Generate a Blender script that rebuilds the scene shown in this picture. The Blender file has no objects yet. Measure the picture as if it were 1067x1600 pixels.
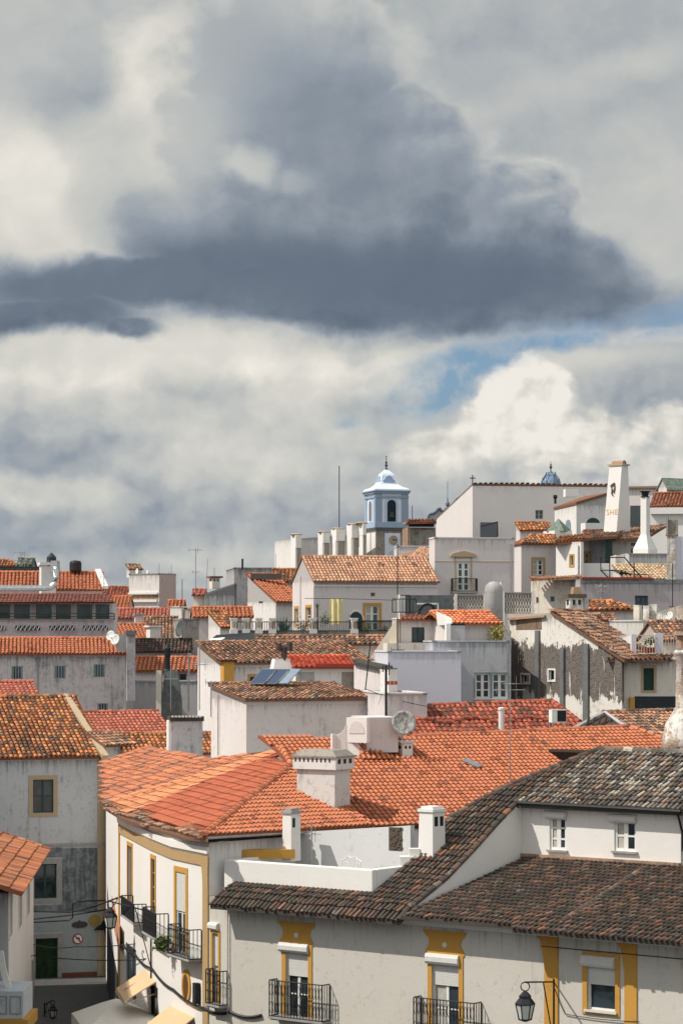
import bpy, math, random
from math import sin, cos, pi, radians
from mathutils import Vector
V = Vector
random.seed(7)
SC = bpy.context.scene
# ------------------------------------------------------------------ camera, sky, sun, exposure
F, HZ, CX, CZ = 4000.0, 1000.0, 533.5, 17.5       # focal length and horizon in photo pixels, eye height in metres
cam = bpy.data.objects.new('camera', bpy.data.cameras.new('camera'))
SC.collection.objects.link(cam)
cam.location = (0, 0, CZ); cam.rotation_euler = (pi/2, 0, 0)
cam.data.sensor_fit = 'VERTICAL'; cam.data.sensor_height = 36; cam.data.lens = F/1600*36
cam.data.shift_y = (HZ-800)/1600; cam.data.clip_end = 6000
SC.camera = cam
SC.view_settings.view_transform = 'Standard'; SC.view_settings.look = 'None'
SC.view_settings.exposure = 0.0; SC.view_settings.gamma = 1
SC.cycles.max_bounces = 5; SC.cycles.diffuse_bounces = 3
SUN_EL, SUN_AZ = 51, 13          # azimuth measured from -X towards the camera
sv = V((-cos(radians(SUN_EL))*cos(radians(SUN_AZ)), -cos(radians(SUN_EL))*sin(radians(SUN_AZ)), sin(radians(SUN_EL))))
sun = bpy.data.objects.new('sun', bpy.data.lights.new('sun', 'SUN'))
SC.collection.objects.link(sun)
sun.data.energy = 4.8; sun.data.angle = radians(0.6); sun.data.color = (1, .94, .85)
sun.rotation_euler = sv.to_track_quat('Z', 'Y').to_euler(); sun.location = (-60, 60, 90)

class N:
    """tiny shader maths: wraps a socket so that node trees can be written as expressions"""
    T = None
    def __init__(s, k): s.k = k
    def __add__(a, b): return mth('ADD', a, b)
    def __radd__(a, b): return mth('ADD', b, a)
    def __sub__(a, b): return mth('SUBTRACT', a, b)
    def __rsub__(a, b): return mth('SUBTRACT', b, a)
    def __mul__(a, b): return mth('MULTIPLY', a, b)
    def __rmul__(a, b): return mth('MULTIPLY', b, a)
    def __truediv__(a, b): return mth('DIVIDE', a, b)
def put(sock, v):
    if isinstance(v, N): N.T.links.new(v.k, sock)
    elif isinstance(v, (tuple, list)) and len(v) == 3 and sock.type == 'RGBA': sock.default_value = (*v, 1)
    else: sock.default_value = v
def mth(op, *a):
    n = N.T.nodes.new('ShaderNodeMath'); n.operation = op
    for i, v in enumerate(a): put(n.inputs[i], v)
    return N(n.outputs[0])
def sstep(a, b, x):
    n = N.T.nodes.new('ShaderNodeMapRange'); n.interpolation_type = 'SMOOTHSTEP'
    put(n.inputs[0], x); n.inputs[1].default_value = a; n.inputs[2].default_value = b
    return N(n.outputs[0])
def xyz(x, y, z):
    n = N.T.nodes.new('ShaderNodeCombineXYZ'); put(n.inputs[0], x); put(n.inputs[1], y); put(n.inputs[2], z); return N(n.outputs[0])
def sep(v):
    n = N.T.nodes.new('ShaderNodeSeparateXYZ'); put(n.inputs[0], v); return [N(o) for o in n.outputs]
def noise(vec, scale, detail=4, rough=.55, lac=2.0, dist=0.0, col=False):
    n = N.T.nodes.new('ShaderNodeTexNoise'); put(n.inputs['Vector'], vec)
    n.inputs['Scale'].default_value = scale; n.inputs['Detail'].default_value = detail
    n.inputs['Roughness'].default_value = rough; n.inputs['Lacunarity'].default_value = lac; n.inputs['Distortion'].default_value = dist
    return N(n.outputs[1 if col else 0])
def ramp(f, stops, interp='LINEAR'):
    n = N.T.nodes.new('ShaderNodeValToRGB'); put(n.inputs[0], f); r = n.color_ramp; r.interpolation = interp
    while len(r.elements) < len(stops): r.elements.new(.5)
    for e, (p, c) in zip(r.elements, stops): e.position = p; e.color = (*c, 1)
    return N(n.outputs[0])
def mix(f, a, b):
    n = N.T.nodes.new('ShaderNodeMix'); n.data_type = 'RGBA'; put(n.inputs[0], f); put(n.inputs[6], a); put(n.inputs[7], b); return N(n.outputs[2])
def mulc(a, b):
    n = N.T.nodes.new('ShaderNodeMix'); n.data_type = 'RGBA'; n.blend_type = 'MULTIPLY'; n.inputs[0].default_value = 1; put(n.inputs[6], a); put(n.inputs[7], b); return N(n.outputs[2])

def lin(r, g, b):   # sRGB 0-255 -> linear
    f = lambda c: ((c/255+.055)/1.055)**2.4 if c > 10 else c/255/12.92
    return (f(r), f(g), f(b))

# ---- world: the real sky, with broken cloud laid over it by direction
w = bpy.data.worlds.new('World'); SC.world = w; w.use_nodes = True
w.cycles.sampling_method = 'MANUAL'; w.cycles.sample_map_resolution = 256
T = w.node_tree; T.nodes.clear(); N.T = T
out = T.nodes.new('ShaderNodeOutputWorld')
bgd = T.nodes.new('ShaderNodeBackground'); bgc = T.nodes.new('ShaderNodeBackground')
sky = T.nodes.new('ShaderNodeTexSky'); sky.sky_type = 'NISHITA'; sky.sun_disc = False
sky.sun_elevation = radians(SUN_EL); sky.sun_rotation = math.atan2(sv.x, sv.y); sky.air_density = 1.0; sky.ozone_density = 5
T.links.new(mulc(N(sky.outputs[0]), (.86, 1.0, 1.12)).k, bgd.inputs[0]); bgd.inputs[1].default_value = .084
tc = T.nodes.new('ShaderNodeTexCoord')
dx, dy, dz = sep(N(tc.outputs['Generated']))
den = mth('MAXIMUM', mth('ABSOLUTE', dy), .25)
X = dx/den*4.0 + .5335            # thousands of photo pixels, measured as angles from due +Y
Yv = 1.0 - dz/den*4.0
base = xyz(X, Yv, 0.0)
def vor(vec, scale, detail=3, rough=.5, smooth=.6):
    n = N.T.nodes.new('ShaderNodeTexVoronoi'); n.voronoi_dimensions = '2D'; n.feature = 'SMOOTH_F1'; n.normalize = True
    put(n.inputs['Vector'], vec); n.inputs['Scale'].default_value = scale; n.inputs['Detail'].default_value = detail
    n.inputs['Roughness'].default_value = rough; n.inputs['Smoothness'].default_value = smooth
    return N(n.outputs['Distance'])
wn = sep(noise(base, 2.4, 3, .5, col=True)); wn2 = sep(noise(base, 9, 7, .6, col=True))
wx = X + (wn[0]-.5)*.16 + (wn2[0]-.5)*.060
wy = Yv + (wn[1]-.5)*.12 + (wn2[1]-.5)*.055
fb = noise(base, 4.0, 9, .58)
def puff(ox, oy, scale, k):
    v = xyz(X+(wn2[0]-.5)*k+ox, (Yv+(wn2[1]-.5)*k+oy)*1.25, 0.0)
    return 1-vor(v, scale, 3, .55)
pf = puff(0, 0, 11, .05); pfo = puff(-.012, -.016, 11, .05)
pb = puff(.3, .2, 4.5, .09); pbo = puff(.3-.03, .2-.035, 4.5, .09)
relS = pf-pfo                      # small round heads, lit from the upper left
relB = pb-pbo
def blob(cx, cy, rx, ry, rot=0, soft=.5, pu=0.0):
    a = radians(rot); ca, sa = cos(a), sin(a)
    u = ((wx-cx)*ca + (wy-cy)*sa)/rx; v = ((wy-cy)*ca - (wx-cx)*sa)/ry
    d = mth('SQRT', u*u+v*v)
    if pu: d = d - (pf-.7)*pu - (pb-.7)*pu
    return sstep(1+soft, 1-soft, d)
L = 0.68 + (fb-.5)*.30
def paint(L, val, m): return L + (val-L)*m
L = paint(L, .64+(fb-.5)*.16, blob(.90, .18, .36, .34, 0, .6)*.9)       # flat veil at the upper right
L = paint(L, .78, blob(.96, .115, .20, .03, -12, .8)*.6)
L = paint(L, .77, blob(1.02, .34, .14, .12, 0, .7)*.8)
L = paint(L, .72, blob(.06, .10, .20, .16, 0, .7)*.85)
L = paint(L, .62, blob(.12, .15, .07, .05, 0, .8)*.5)
L = paint(L, .86, blob(.03, .24, .08, .05, 30, .5, .5)*.7)
L = paint(L, .88, blob(.08, .31, .18, .085, 12, .45, .5)*.9)
L = paint(L, .90, blob(.15, .365, .14, .035, 5, .6)*.7)
L = paint(L, .97, blob(.235, .115, .085, .10, 20, .35, .8)*.95)
L = paint(L, .58, blob(.12, .16, .07, .07, 20, .6, .5)*.6)
L = paint(L, .95, blob(.05, .27, .07, .05, 20, .35, .8)*.7)
L = paint(L, .84, blob(.19, .23, .10, .05, 20, .6)*.6)
L = paint(L, .86, blob(.30, .60, .44, .10, 3, .6)*.9)
L = paint(L, .93, blob(.43, .56, .27, .040, 3, .8)*.75)
L = paint(L, .90, blob(.10, .585, .13, .045, 0, .6)*.6)
L = paint(L, .60, blob(.13, .68, .13, .05, 10, .6, .3)*.8)
L = paint(L, .66, blob(.33, .63, .09, .035, 15, .6, .3)*.6)
L = paint(L, .55, blob(.06, .86, .20, .07, 0, .5, .5)*.85)
L = paint(L, .60, blob(.18, .80, .16, .05, 0, .5, .5)*.75)
L = paint(L, .56, blob(.02, .72, .08, .035, 0, .5, .5)*.6)
L = paint(L, .84, blob(.20, .66, .14, .03, 10, .5, .6)*.55)
L = paint(L, .80, blob(.45, .70, .12, .04, 20, .5, .6)*.5)
L = paint(L, .84, blob(.07, .765, .12, .026, 10, .5, .5)*.85)
L = paint(L, .60, blob(.40, .83, .22, .06, 0, .7)*.8)
L = paint(L, .78, blob(.33, .745, .10, .05, 10, .6, .4)*.6)
L = paint(L, .73, blob(.60, .74, .22, .09, 0, .7)*.85)
L = paint(L, .84, blob(.67, .745, .05, .010, 12, .8)*.7)
L = paint(L, .62, blob(.57, .632, .08, .018, 0, .7)*.7)
L = paint(L, .72, blob(.30, .885, .40, .022, 0, .7)*.7)
low = sstep(.50, .60, Yv)
fb3 = noise(xyz(wx, wy, 2.0), 15, 7, .62)
L = L + relB*.40*low + relS*.16*low + (fb-.5)*.10*low + relB*.12 + (fb3-.5)*.13
gap = blob(.95, .500, .17, .026, -9, .5)
gap = mth('MAXIMUM', gap, blob(.70, .600, .135, .050, -14, .5))
gap = mth('MAXIMUM', gap, blob(.86, .545, .22, .016, -9, .7)*.9)
gap = mth('MAXIMUM', gap, blob(.545, .655, .035, .010, 0, .7)*.9)
gap = gap*sstep(.34, .54, fb)*1.1*(.6+.4*sstep(.36, .58, fb3))
gap = mth('MINIMUM', gap, 1.0)
L = paint(L, .90, blob(.98, .525, .13, .014, -5, .6)*.8)
L = paint(L, .86, blob(.86, .575, .20, .016, -8, .7)*.7)
# cumulus heads at the right, over the gap
cum = mth('MAXIMUM', blob(.835, .655, .095, .085, 0, .16, .6), blob(.93, .72, .12, .09, 0, .16, .6))
cum = mth('MAXIMUM', cum, blob(1.07, .715, .10, .09, 0, .16, .6))
cum = mth('MAXIMUM', cum, blob(.70, .715, .09, .035, 0, .25, .5))
gap = gap*(1-cum)
Lc = .90 + relS*.75 + relB*.5 + (.70-Yv)*1.2 + (fb-.5)*.12
L = paint(L, Lc, cum*sstep(.83, .72, Yv))
# the big dark cloud: a mass of lobes with a flat base
pu = .6
dk = blob(.42, .20, .21, .26, 0, .4, .7)
for b in ((.55, .33, .25, .17, 14, .30, pu), (.72, .445, .27, .08, 6, .26, pu), (.87, .41, .15, .085, 24, .28, pu), (.50, .08, .17, .13, 30, .35, pu),
          (.22, .435, .33, .045, 0, .4, .3), (.06, .485, .19, .036, 0, .4, .4), (.64, .25, .12, .13, 30, .26, pu), (.21, .505, .05, .022, 0, .4, .5), (.80, .33, .13, .08, 25, .24, pu), (.60, .45, .42, .062, 2, .3, .3), (.76, .485, .17, .045, 0, .35, .4), (.30, .36, .16, .09, 20, .5, .4)):
    dk = mth('MAXIMUM', dk, blob(*b))
edge = 1-sstep(.55, 1.0, dk)
Ld = .455 + (.40-Yv)*.66 + (fb-.5)*.24 + relB*.32 + relS*.16 + (fb3-.5)*.10
Ld = paint(Ld, .58, blob(.30, .04, .13, .12, 20, .7, .4)*.8)
Ld = paint(Ld, .68, blob(.31, .15, .08, .13, 20, .8, .5)*.6)
Ld = paint(Ld, .74, blob(.27, .27, .09, .09, 20, .8, .6)*.6)
Ld = paint(Ld, .66+relS*.6, blob(.86, .28, .13, .05, 28, .6, .7)*.75)
Ld = paint(Ld, .62+relS*.6, blob(.68, .16, .05, .07, 50, .6, .7)*.6)
Ld = paint(Ld, .84, blob(.395, .262, .042, .024, 15, .6, .9)*.8)
Ld = paint(Ld, .72, blob(.465, .285, .040, .018, 5, .8, .9)*.65)
Ld = paint(Ld, .34, blob(.58, .42, .34, .05, 5, .7, .3)*.85)
Ld = paint(Ld, .39, blob(.16, .44, .26, .034, 0, .8, .2)*.8)
Ld = paint(Ld, .44, blob(.52, .18, .14, .10, 20, .8, .4)*.6)
Ld = Ld + edge*.14*sstep(.46, .34, Yv)
L = paint(L, Ld, dk)
gap = gap*(1-dk)
cl = ramp(L, [(0, lin(60, 68, 80)), (.25, lin(80, 93, 110)), (.40, lin(111, 122, 137)), (.55, lin(148, 157, 167)), (.70, lin(186, 189, 188)), (.85, lin(213, 211, 204)), (1, lin(240, 235, 226))])
T.links.new(cl.k, bgc.inputs[0]); put(bgc.inputs[1], 1.0 + sstep(.25, -.35, dy)*.72 + sstep(.45, .9, dz)*.35)      # unseen sky behind the viewer and overhead brightened as added fill
mx = T.nodes.new('ShaderNodeMixShader')
T.links.new((1-gap*.92).k, mx.inputs[0]); T.links.new(bgd.outputs[0], mx.inputs[1]); T.links.new(bgc.outputs[0], mx.inputs[2])
T.links.new(mx.outputs[0], out.inputs[0])

# ------------------------------------------------------------------ geometry helpers
def P(px, py, Y): return V(((px-CX)/F*Y, Y, CZ-(py-HZ)/F*Y))
EYE = V((0, 0, CZ))
def hit(p0, n, px, py):
    D = V(((px-CX)/F, 1, -(py-HZ)/F)); return EYE + D*((p0-EYE).dot(n)/D.dot(n))
def pxof(p): return (CX+F*p.x/p.y, HZ-F*(p.z-CZ)/p.y)
def yawdir(yaw):
    a = radians(yaw); return V((cos(a), -sin(a), 0)), V((sin(a), cos(a), 0))

class MB:
    def __init__(s): s.v = []; s.f = []; s.c = []; s.m = []; s.mat = 0
    def poly(s, pts, c=None):
        i = len(s.v); s.v += [tuple(p) for p in pts]; s.f.append(tuple(range(i, i+len(pts)))); s.c.append(c); s.m.append(s.mat)
    def prism(s, bot, top):
        n = len(bot)
        i = len(s.v); s.v += [tuple(p) for p in bot]+[tuple(p) for p in top]
        fs = [tuple(range(i+n-1, i-1, -1)), tuple(range(i+n, i+2*n))]+[(i+k, i+(k+1) % n, i+n+(k+1) % n, i+n+k) for k in range(n)]
        s.f += fs; s.c += [None]*len(fs); s.m += [s.mat]*len(fs)
    def box(s, o, a, b, c):      # corner and three edge vectors
        q = [o, o+a, o+a+b, o+b]; s.prism(q, [p+c for p in q])
    def bx(s, x0, x1, y0, y1, z0, z1): s.box(V((x0, y0, z0)), V((x1-x0, 0, 0)), V((0, y1-y0, 0)), V((0, 0, z1-z0)))
    def tube(s, pts, r, n=6, r2=None):
        pts = [V(p) for p in pts]; m = len(pts); rings = []; i0 = len(s.v)
        for k, p in enumerate(pts):
            t = (pts[min(k+1, m-1)]-pts[max(k-1, 0)]).normalized()
            a = t.cross(V((0, 0, 1)) if abs(t.z) < .9 else V((1, 0, 0))).normalized(); b = t.cross(a)
            rr = r if r2 is None else r+(r2-r)*k/(m-1)
            for j in range(n):
                an = 2*pi*j/n; s.v.append(tuple(p+(a*cos(an)+b*sin(an))*rr))
        fs = []
        for k in range(m-1):
            for j in range(n):
                fs.append((i0+k*n+j, i0+k*n+(j+1) % n, i0+(k+1)*n+(j+1) % n, i0+(k+1)*n+j))
        fs.append(tuple(i0+j for j in range(n-1, -1, -1))); fs.append(tuple(i0+(m-1)*n+j for j in range(n)))
        s.f += fs; s.c += [None]*len(fs); s.m += [s.mat]*len(fs)
    def lathe(s, c, prof, n=16, sx=1, sy=1, rot=0):    # prof: (r, z) list
        i0 = len(s.v)
        for r, z in prof:
            for j in range(n):
                an = 2*pi*j/n+rot; s.v.append((c[0]+r*sx*cos(an), c[1]+r*sy*sin(an), c[2]+z))
        fs = []
        for k in range(len(prof)-1):
            for j in range(n):
                fs.append((i0+k*n+j, i0+k*n+(j+1) % n, i0+(k+1)*n+(j+1) % n, i0+(k+1)*n+j))
        fs.append(tuple(i0+j for j in range(n-1, -1, -1))); fs.append(tuple(i0+(len(prof)-1)*n+j for j in range(n)))
        s.f += fs; s.c += [None]*len(fs); s.m += [s.mat]*len(fs)
    def disc(s, c, nrm, r, n=24, thick=.03, sx=1, cup=0):
        nrm = V(nrm).normalized(); a = V((0, 0, 1)).cross(nrm)
        a = a.normalized() if a.length > .01 else V((1, 0, 0)); b = nrm.cross(a)
        c = V(c); ring = [c+(a*cos(2*pi*j/n)*sx+b*sin(2*pi*j/n))*r for j in range(n)]
        if cup:
            i0 = len(s.v); rings = []
            for sh in (0, thick):
                for q in (1, .8, .55, .3, .05):
                    for p in ring: s.v.append(tuple(c+(p-c)*q - nrm*cup*(1-q*q) - nrm*sh))
            for sh in (0, 1):
                for q in range(4):
                    for j in range(n):
                        k = i0+sh*5*n+q*n; f = (k+j, k+(j+1) % n, k+n+(j+1) % n, k+n+j)
                        s.f.append(f if not sh else f[::-1]); s.c.append(None); s.m.append(s.mat)
            for j in range(n):
                k = i0; s.f.append((k+j, k+5*n+j, k+5*n+(j+1) % n, k+(j+1) % n)); s.c.append(None); s.m.append(s.mat)
            s.f.append(tuple(i0+4*n+j for j in range(n))); s.c.append(None); s.m.append(s.mat)
        else: s.prism([p-nrm*thick for p in ring], ring)

def obj(name, mb, mat, parent=None, smooth=False, bevel=0):
    me = bpy.data.meshes.new(name); off = root_loc(parent) if parent else V((0, 0, 0))
    o = bpy.data.objects.new(name, me)
    if parent is None and mb.v:
        xs = [v[0] for v in mb.v]; ys = [v[1] for v in mb.v]; zs = [v[2] for v in mb.v]
        off = V(((min(xs)+max(xs))/2, (min(ys)+max(ys))/2, min(zs))); o.location = off
    me.from_pydata([(v[0]-off.x, v[1]-off.y, v[2]-off.z) for v in mb.v], [], mb.f)
    for m in (mat if isinstance(mat, (list, tuple)) else [mat]): me.materials.append(m)
    if isinstance(mat, (list, tuple)): me.polygons.foreach_set('material_index', mb.m)
    if any(c is not None for c in mb.c):
        at = me.attributes.new('tint', 'FLOAT_COLOR', 'FACE')
        flat = []
        for c in mb.c: flat += (list(c)+[1]) if c is not None else [.5, .5, .5, 1]
        at.data.foreach_set('color', flat)
    if smooth: me.polygons.foreach_set('use_smooth', [True]*len(me.polygons))
    if bevel:
        b = o.modifiers.new('bevel', 'BEVEL'); b.width = bevel; b.segments = 2; b.limit_method = 'ANGLE'
    SC.collection.objects.link(o)
    if parent is not None: o.parent = parent
    return o
def root_loc(o):
    while o.parent: o = o.parent
    return V(o.location)
LABELS = {}
def tag(o, label, cat, group=None, kind=None):
    o['label'] = label; o['category'] = cat
    assert label not in LABELS or group, label
    LABELS[label] = 1
    if group: o['group'] = group
    if kind: o['kind'] = kind
    return o
def thing(name, loc, label, cat, group=None):
    o = bpy.data.objects.new(name, None); o.location = loc; o.empty_display_size = .3; SC.collection.objects.link(o)
    return tag(o, label, cat, group)
def struct(name, mb, mat):
    o = obj(name, mb, mat); o['kind'] = 'structure'; return o

# ------------------------------------------------------------------ materials
MC = {}
def newmat(name, rough=.9, spec=.3):
    m = bpy.data.materials.new(name); m.use_nodes = True; t = m.node_tree; N.T = t
    b = t.nodes['Principled BSDF']; b.inputs['Roughness'].default_value = rough
    b.inputs['Specular IOR Level'].default_value = spec
    return m, t, b
def geo():
    return N(N.T.nodes.new('ShaderNodeNewGeometry').outputs['Position'])
def bump(b, h, strength=.3, dist=.02):
    n = N.T.nodes.new('ShaderNodeBump'); n.inputs['Strength'].default_value = strength; n.inputs['Distance'].default_value = dist
    put(n.inputs['Height'], h); N.T.links.new(n.outputs[0], b.inputs['Normal'])
def plaster(key, base, dirt=(.20, .19, .18), amt=.3, streak=.5, brick=None, peel=0, fine=1.0, band=None):
    if key in MC: return MC[key]
    m, t, b = newmat(key)
    p = geo(); x, y, z = sep(p)
    n1 = noise(p, .35, 6, .6); n2 = noise(p, 2.2*fine, 8, .68)
    st = noise(xyz(x*3.2, y*3.2, z*.24), 1.5, 7, .68)
    pt = noise(p, 1.1, 8, .72)
    at = t.nodes.new('ShaderNodeAttribute'); at.attribute_name = 'drop'; dr = N(at.outputs['Fac'])
    sf = noise(xyz(x*5, y*5, z*.12), 1.4, 5, .75)
    drip = sstep(.5, .51, dr)*sstep(1.0, .0, (dr-1.0)/(.12+sstep(.42, .75, sf)*(.7+2.6*streak)))
    col = mix(sstep(.35, .7, n1)*.30, base, tuple(c*.88*k for c, k in zip(base, (1, .985, .95))))
    v = n2*.4+st*.35+n1*.25
    col = mix(sstep(.64-.25*amt, .76-.20*amt, v)*min(1, .5+amt*.6), col, dirt)
    col = mix(sstep(.575, .60, pt)*(.10+.18*amt), col, tuple(c*1.12 for c in base))
    col = mix(sstep(.61-.1*amt, .66-.1*amt, noise(p, 3.5, 8, .75))*(.15+.5*amt), col, dirt)
    col = mix(sstep(.56, .78, st)*streak*.75*sstep(.42, .66, noise(p, .55, 4, .6)), col, tuple(c*.8 for c in dirt))
    col = mix(drip*min(.85, .30+.55*amt+.2*streak), col, tuple(c*.75 for c in dirt))
    fn = noise(p, 9, 5, .7)
    col = mix(sstep(.62, .75, fn)*amt*.5, col, dirt)
    if brick is not None:
        pk = noise(p, .8, 9, .7)
        msk = sstep(.56-peel*.25, .585-peel*.25, pk)
        if band:
            wob = z+(pk-.5)*3.4+(st-.5)*1.6
            msk = sstep(.45, .62, sstep(band[1]+.12, band[1]-.12, wob)*sstep(band[0]-.15, band[0]+.15, wob)*.66 - sstep(.60, .66, st)*.35 + pk*.15)
        col = mix(msk, col, mix(sstep(.42, .55, noise(xyz(x*3, y*3, z*12), 1.7, 6, .7)), brick, tuple(c*1.9 for c in brick)))
    put(b.inputs['Base Color'], col)
    bump(b, n2*.6+fn*.5+noise(p, 30, 3, .6)*.35, .35, .03)
    MC[key] = m; return m
def flat(key, c, rough=.7, spec=.3, metal=0, var=.12, sc=4):
    if key in MC: return MC[key]
    m, t, b = newmat(key, rough, spec); b.inputs['Metallic'].default_value = metal
    n = noise(geo(), sc, 6, .65)
    put(b.inputs['Base Color'], mix(sstep(.3, .75, n), c, tuple(max(0, k*(1-var*2)) for k in c)))
    bump(b, n, .15, .01)
    MC[key] = m; return m
def tilemat(key, pal, moss=(.05, .045, .038), mossamt=.3, lich=(.42, .38, .30), licamt=.1, soft=1):
    """pal: list of clay colours picked per tile; moss and lichen grow in patches"""
    if key in MC: return MC[key]
    m, t, b = newmat(key, .85, .25)
    a = t.nodes.new('ShaderNodeAttribute'); a.attribute_name = 'tint'
    r, g, bl = sep(N(a.outputs['Color']))
    p = geo()
    col = ramp(r, [((i+.5)/len(pal), c) for i, c in enumerate(pal)])
    col = mulc(col, ramp(g, [(0, (.50, .48, .47)), (.12, (1-.16*soft,)*3), (1, (1+.10*soft,)*3)]))
    n1 = noise(p, .45, 5, .6); n2 = noise(p, 6, 6, .7); n3 = noise(p, 14, 4, .6)
    mm = sstep(.78-mossamt*.55, .98-mossamt*.45, n1*.5+bl*.35+n2*.35)
    col = mix(mm*.9, col, moss)
    ll = sstep(1-licamt, 1.02-licamt, bl*.62+n2*.48)
    col = mix(ll*.85, col, lich)
    col = mix(sstep(.55, .8, n3)*.35*soft, col, tuple(c*.5 for c in pal[0]))
    put(b.inputs['Base Color'], col); bump(b, n2+n3*.5, .3, .015)
    MC[key] = m; return m
WHITE = plaster('white_plaster', (.70, .675, .645), (.36, .33, .30), .12, .25)
WHITE2 = plaster('weathered_white_plaster', (.66, .63, .61), (.30, .28, .265), .42, .5)
PINKW = plaster('pinkish_white_plaster', (.62, .565, .55), (.33, .30, .30), .3, .4)
GREYW = plaster('grey_plaster', (.40, .385, .39), (.13, .13, .135), .55, .8)
DARKW = plaster('dark_stained_plaster', (.22, .22, .225), (.06, .065, .07), .7, .9)
LAV = plaster('pale_lavender_plaster', (.60, .58, .64), (.42, .42, .45), .12, .3)
CREAM = plaster('cream_plaster', (.66, .60, .52), (.36, .29, .22), .4, .6)
PEEL = plaster('peeling_plaster', (.66, .62, .57), (.24, .21, .185), .5, .6, brick=(.085, .075, .066), peel=.45, band=(14.3, 17.25))
SPOT = plaster('mottled_whitewash', (.66, .63, .59), (.22, .20, .18), .75, .4, brick=(.24, .20, .16), peel=.12)
STONE = plaster('stone', (.30, .265, .225), (.12, .105, .09), .6, .5)
BRICK = plaster('old_brick', (.34, .22, .15), (.14, .10, .08), .7, .5)
SHADEW = plaster('unseen_house_plaster', (.42, .43, .46), (.16, .17, .19), .6, .8)
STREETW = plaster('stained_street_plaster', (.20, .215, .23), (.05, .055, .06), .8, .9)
BLUEP = plaster('pale_blue_plaster', (.46, .54, .66), (.30, .34, .40), .2, .3)
BLUEW = plaster('cool_white_plaster', (.64, .68, .76), (.40, .42, .46), .15, .3)
OCHRE = plaster('ochre_paint', (.50, .265, .055), (.30, .15, .05), .35, .4)
OCHREB = plaster('faded_ochre_paint', (.40, .27, .13), (.22, .15, .09), .4, .6)
TANP = plaster('tan_trim', (.42, .32, .21), (.26, .20, .15), .3, .4)
IRON = flat('wrought_iron', (.015, .016, .018), .6)
WPAINT = flat('white_paint', (.72, .71, .68), .5, var=.05)
GREYP = flat('grey_stone_trim', (.33, .32, .31), .9)
GREENP = flat('dark_green_paint', (.02, .055, .05), .5)
TEALP = flat('grey_green_paint', (.20, .27, .28), .6)
DARKWOOD = flat('dark_wood', (.05, .03, .02), .7)
METAL = flat('galvanised_metal', (.42, .43, .44), .35, .5, .8)
DISHW = flat('dish_white', (.66, .65, .62), .6)
BLACKM = flat('black_metal', (.012, .014, .016), .55)
SHUT = flat('roller_shutter_white', (.60, .59, .56), .6, var=.04)
CLOTH = flat('tan_awning_cloth', (.60, .42, .25), .9, var=.05)
CANVAS = flat('white_canvas', (.78, .74, .68), .9, var=.05)
YCLOTH = flat('yellow_cloth', (.78, .68, .36), .9, var=.05)
COPPER = flat('verdigris_copper', (.18, .235, .195), .8, var=.3)
REDP = flat('dull_red_paint', (.32, .05, .03), .7)
BLUEC = flat('blue_glazed_dome', (.19, .28, .39), .5, var=.25)
def glassmat():
    m, t, b = newmat('window_glass', .08, .6)
    n = noise(geo(), 1.3, 2)
    put(b.inputs['Base Color'], mix(sstep(.4, .6, n), (.012, .018, .022), (.03, .045, .055)))
    return m
GLASS = glassmat()
CURT = flat('pale_curtain', (.45, .42, .38), .9)
def leafmat(key, a, c):
    m, t, b = newmat(key, .7); put(b.inputs['Base Color'], mix(noise(geo(), 8, 3), a, c)); return m
LEAF = leafmat('foliage', (.035, .07, .02), (.10, .15, .04))
FLOWER = leafmat('pink_flowers', (.30, .05, .08), (.45, .12, .16))
YLEAF = leafmat('yellowing_foliage', (.20, .20, .04), (.40, .30, .06))
def solarmat():
    m, t, b = newmat('solar_cells', .15, .6)
    put(b.inputs['Base Color'], (.02, .045, .10)); return m
SOLAR = solarmat()
ORG = [(.50, .155, .065), (.56, .19, .085), (.46, .14, .06), (.55, .19, .09), (.42, .13, .065), (.52, .165, .07)]
T_ORANGE = tilemat('orange_clay_tiles', [(.47, .165, .085), (.50, .18, .095), (.44, .15, .075), (.48, .17, .085)], mossamt=.12, licamt=.02, soft=.45)
T_ORANGE2 = tilemat('weathered_orange_tiles', [(.50, .18, .07), (.58, .26, .10), (.38, .13, .055), (.30, .11, .05), (.46, .22, .09)], mossamt=.46, licamt=.14)
T_RED = tilemat('salmon_red_tiles', [(.44, .13, .085), (.50, .18, .12), (.38, .11, .075)], mossamt=.2, licamt=.08)
T_SMOOTH = tilemat('flat_red_tiles', [(.42, .115, .06), (.44, .125, .066), (.40, .108, .056)], mossamt=.10, licamt=0)
T_PALE = tilemat('sunbleached_orange_tiles', [(.66, .27, .13), (.63, .25, .12), (.60, .23, .11)], mossamt=.02, licamt=0)
T_BROWN = tilemat('brown_clay_tiles', [(.36, .17, .10), (.46, .24, .14), (.24, .12, .08), (.52, .30, .19), (.17, .10, .075)], mossamt=.45, licamt=.16)
T_DARK = tilemat('lichen_blackened_tiles', [(.13, .085, .065), (.20, .11, .075), (.09, .065, .055), (.28, .13, .075), (.17, .13, .105)], mossamt=.66, lich=(.24, .20, .165), licamt=.14)
T_GREYT = tilemat('grey_lichened_tiles', [(.15, .13, .115), (.22, .19, .165), (.10, .09, .08), (.30, .17, .10), (.34, .30, .26)], mossamt=.55, lich=(.46, .41, .33), licamt=.24)
T_PINK = tilemat('pinkish_tan_tiles', [(.52, .30, .19), (.60, .36, .24), (.44, .24, .15), (.56, .28, .17)], mossamt=.2, licamt=.1)
T_DRED = tilemat('dark_red_tiles', [(.38, .10, .06), (.44, .13, .075), (.30, .08, .05)], mossamt=.36, licamt=.02)

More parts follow.
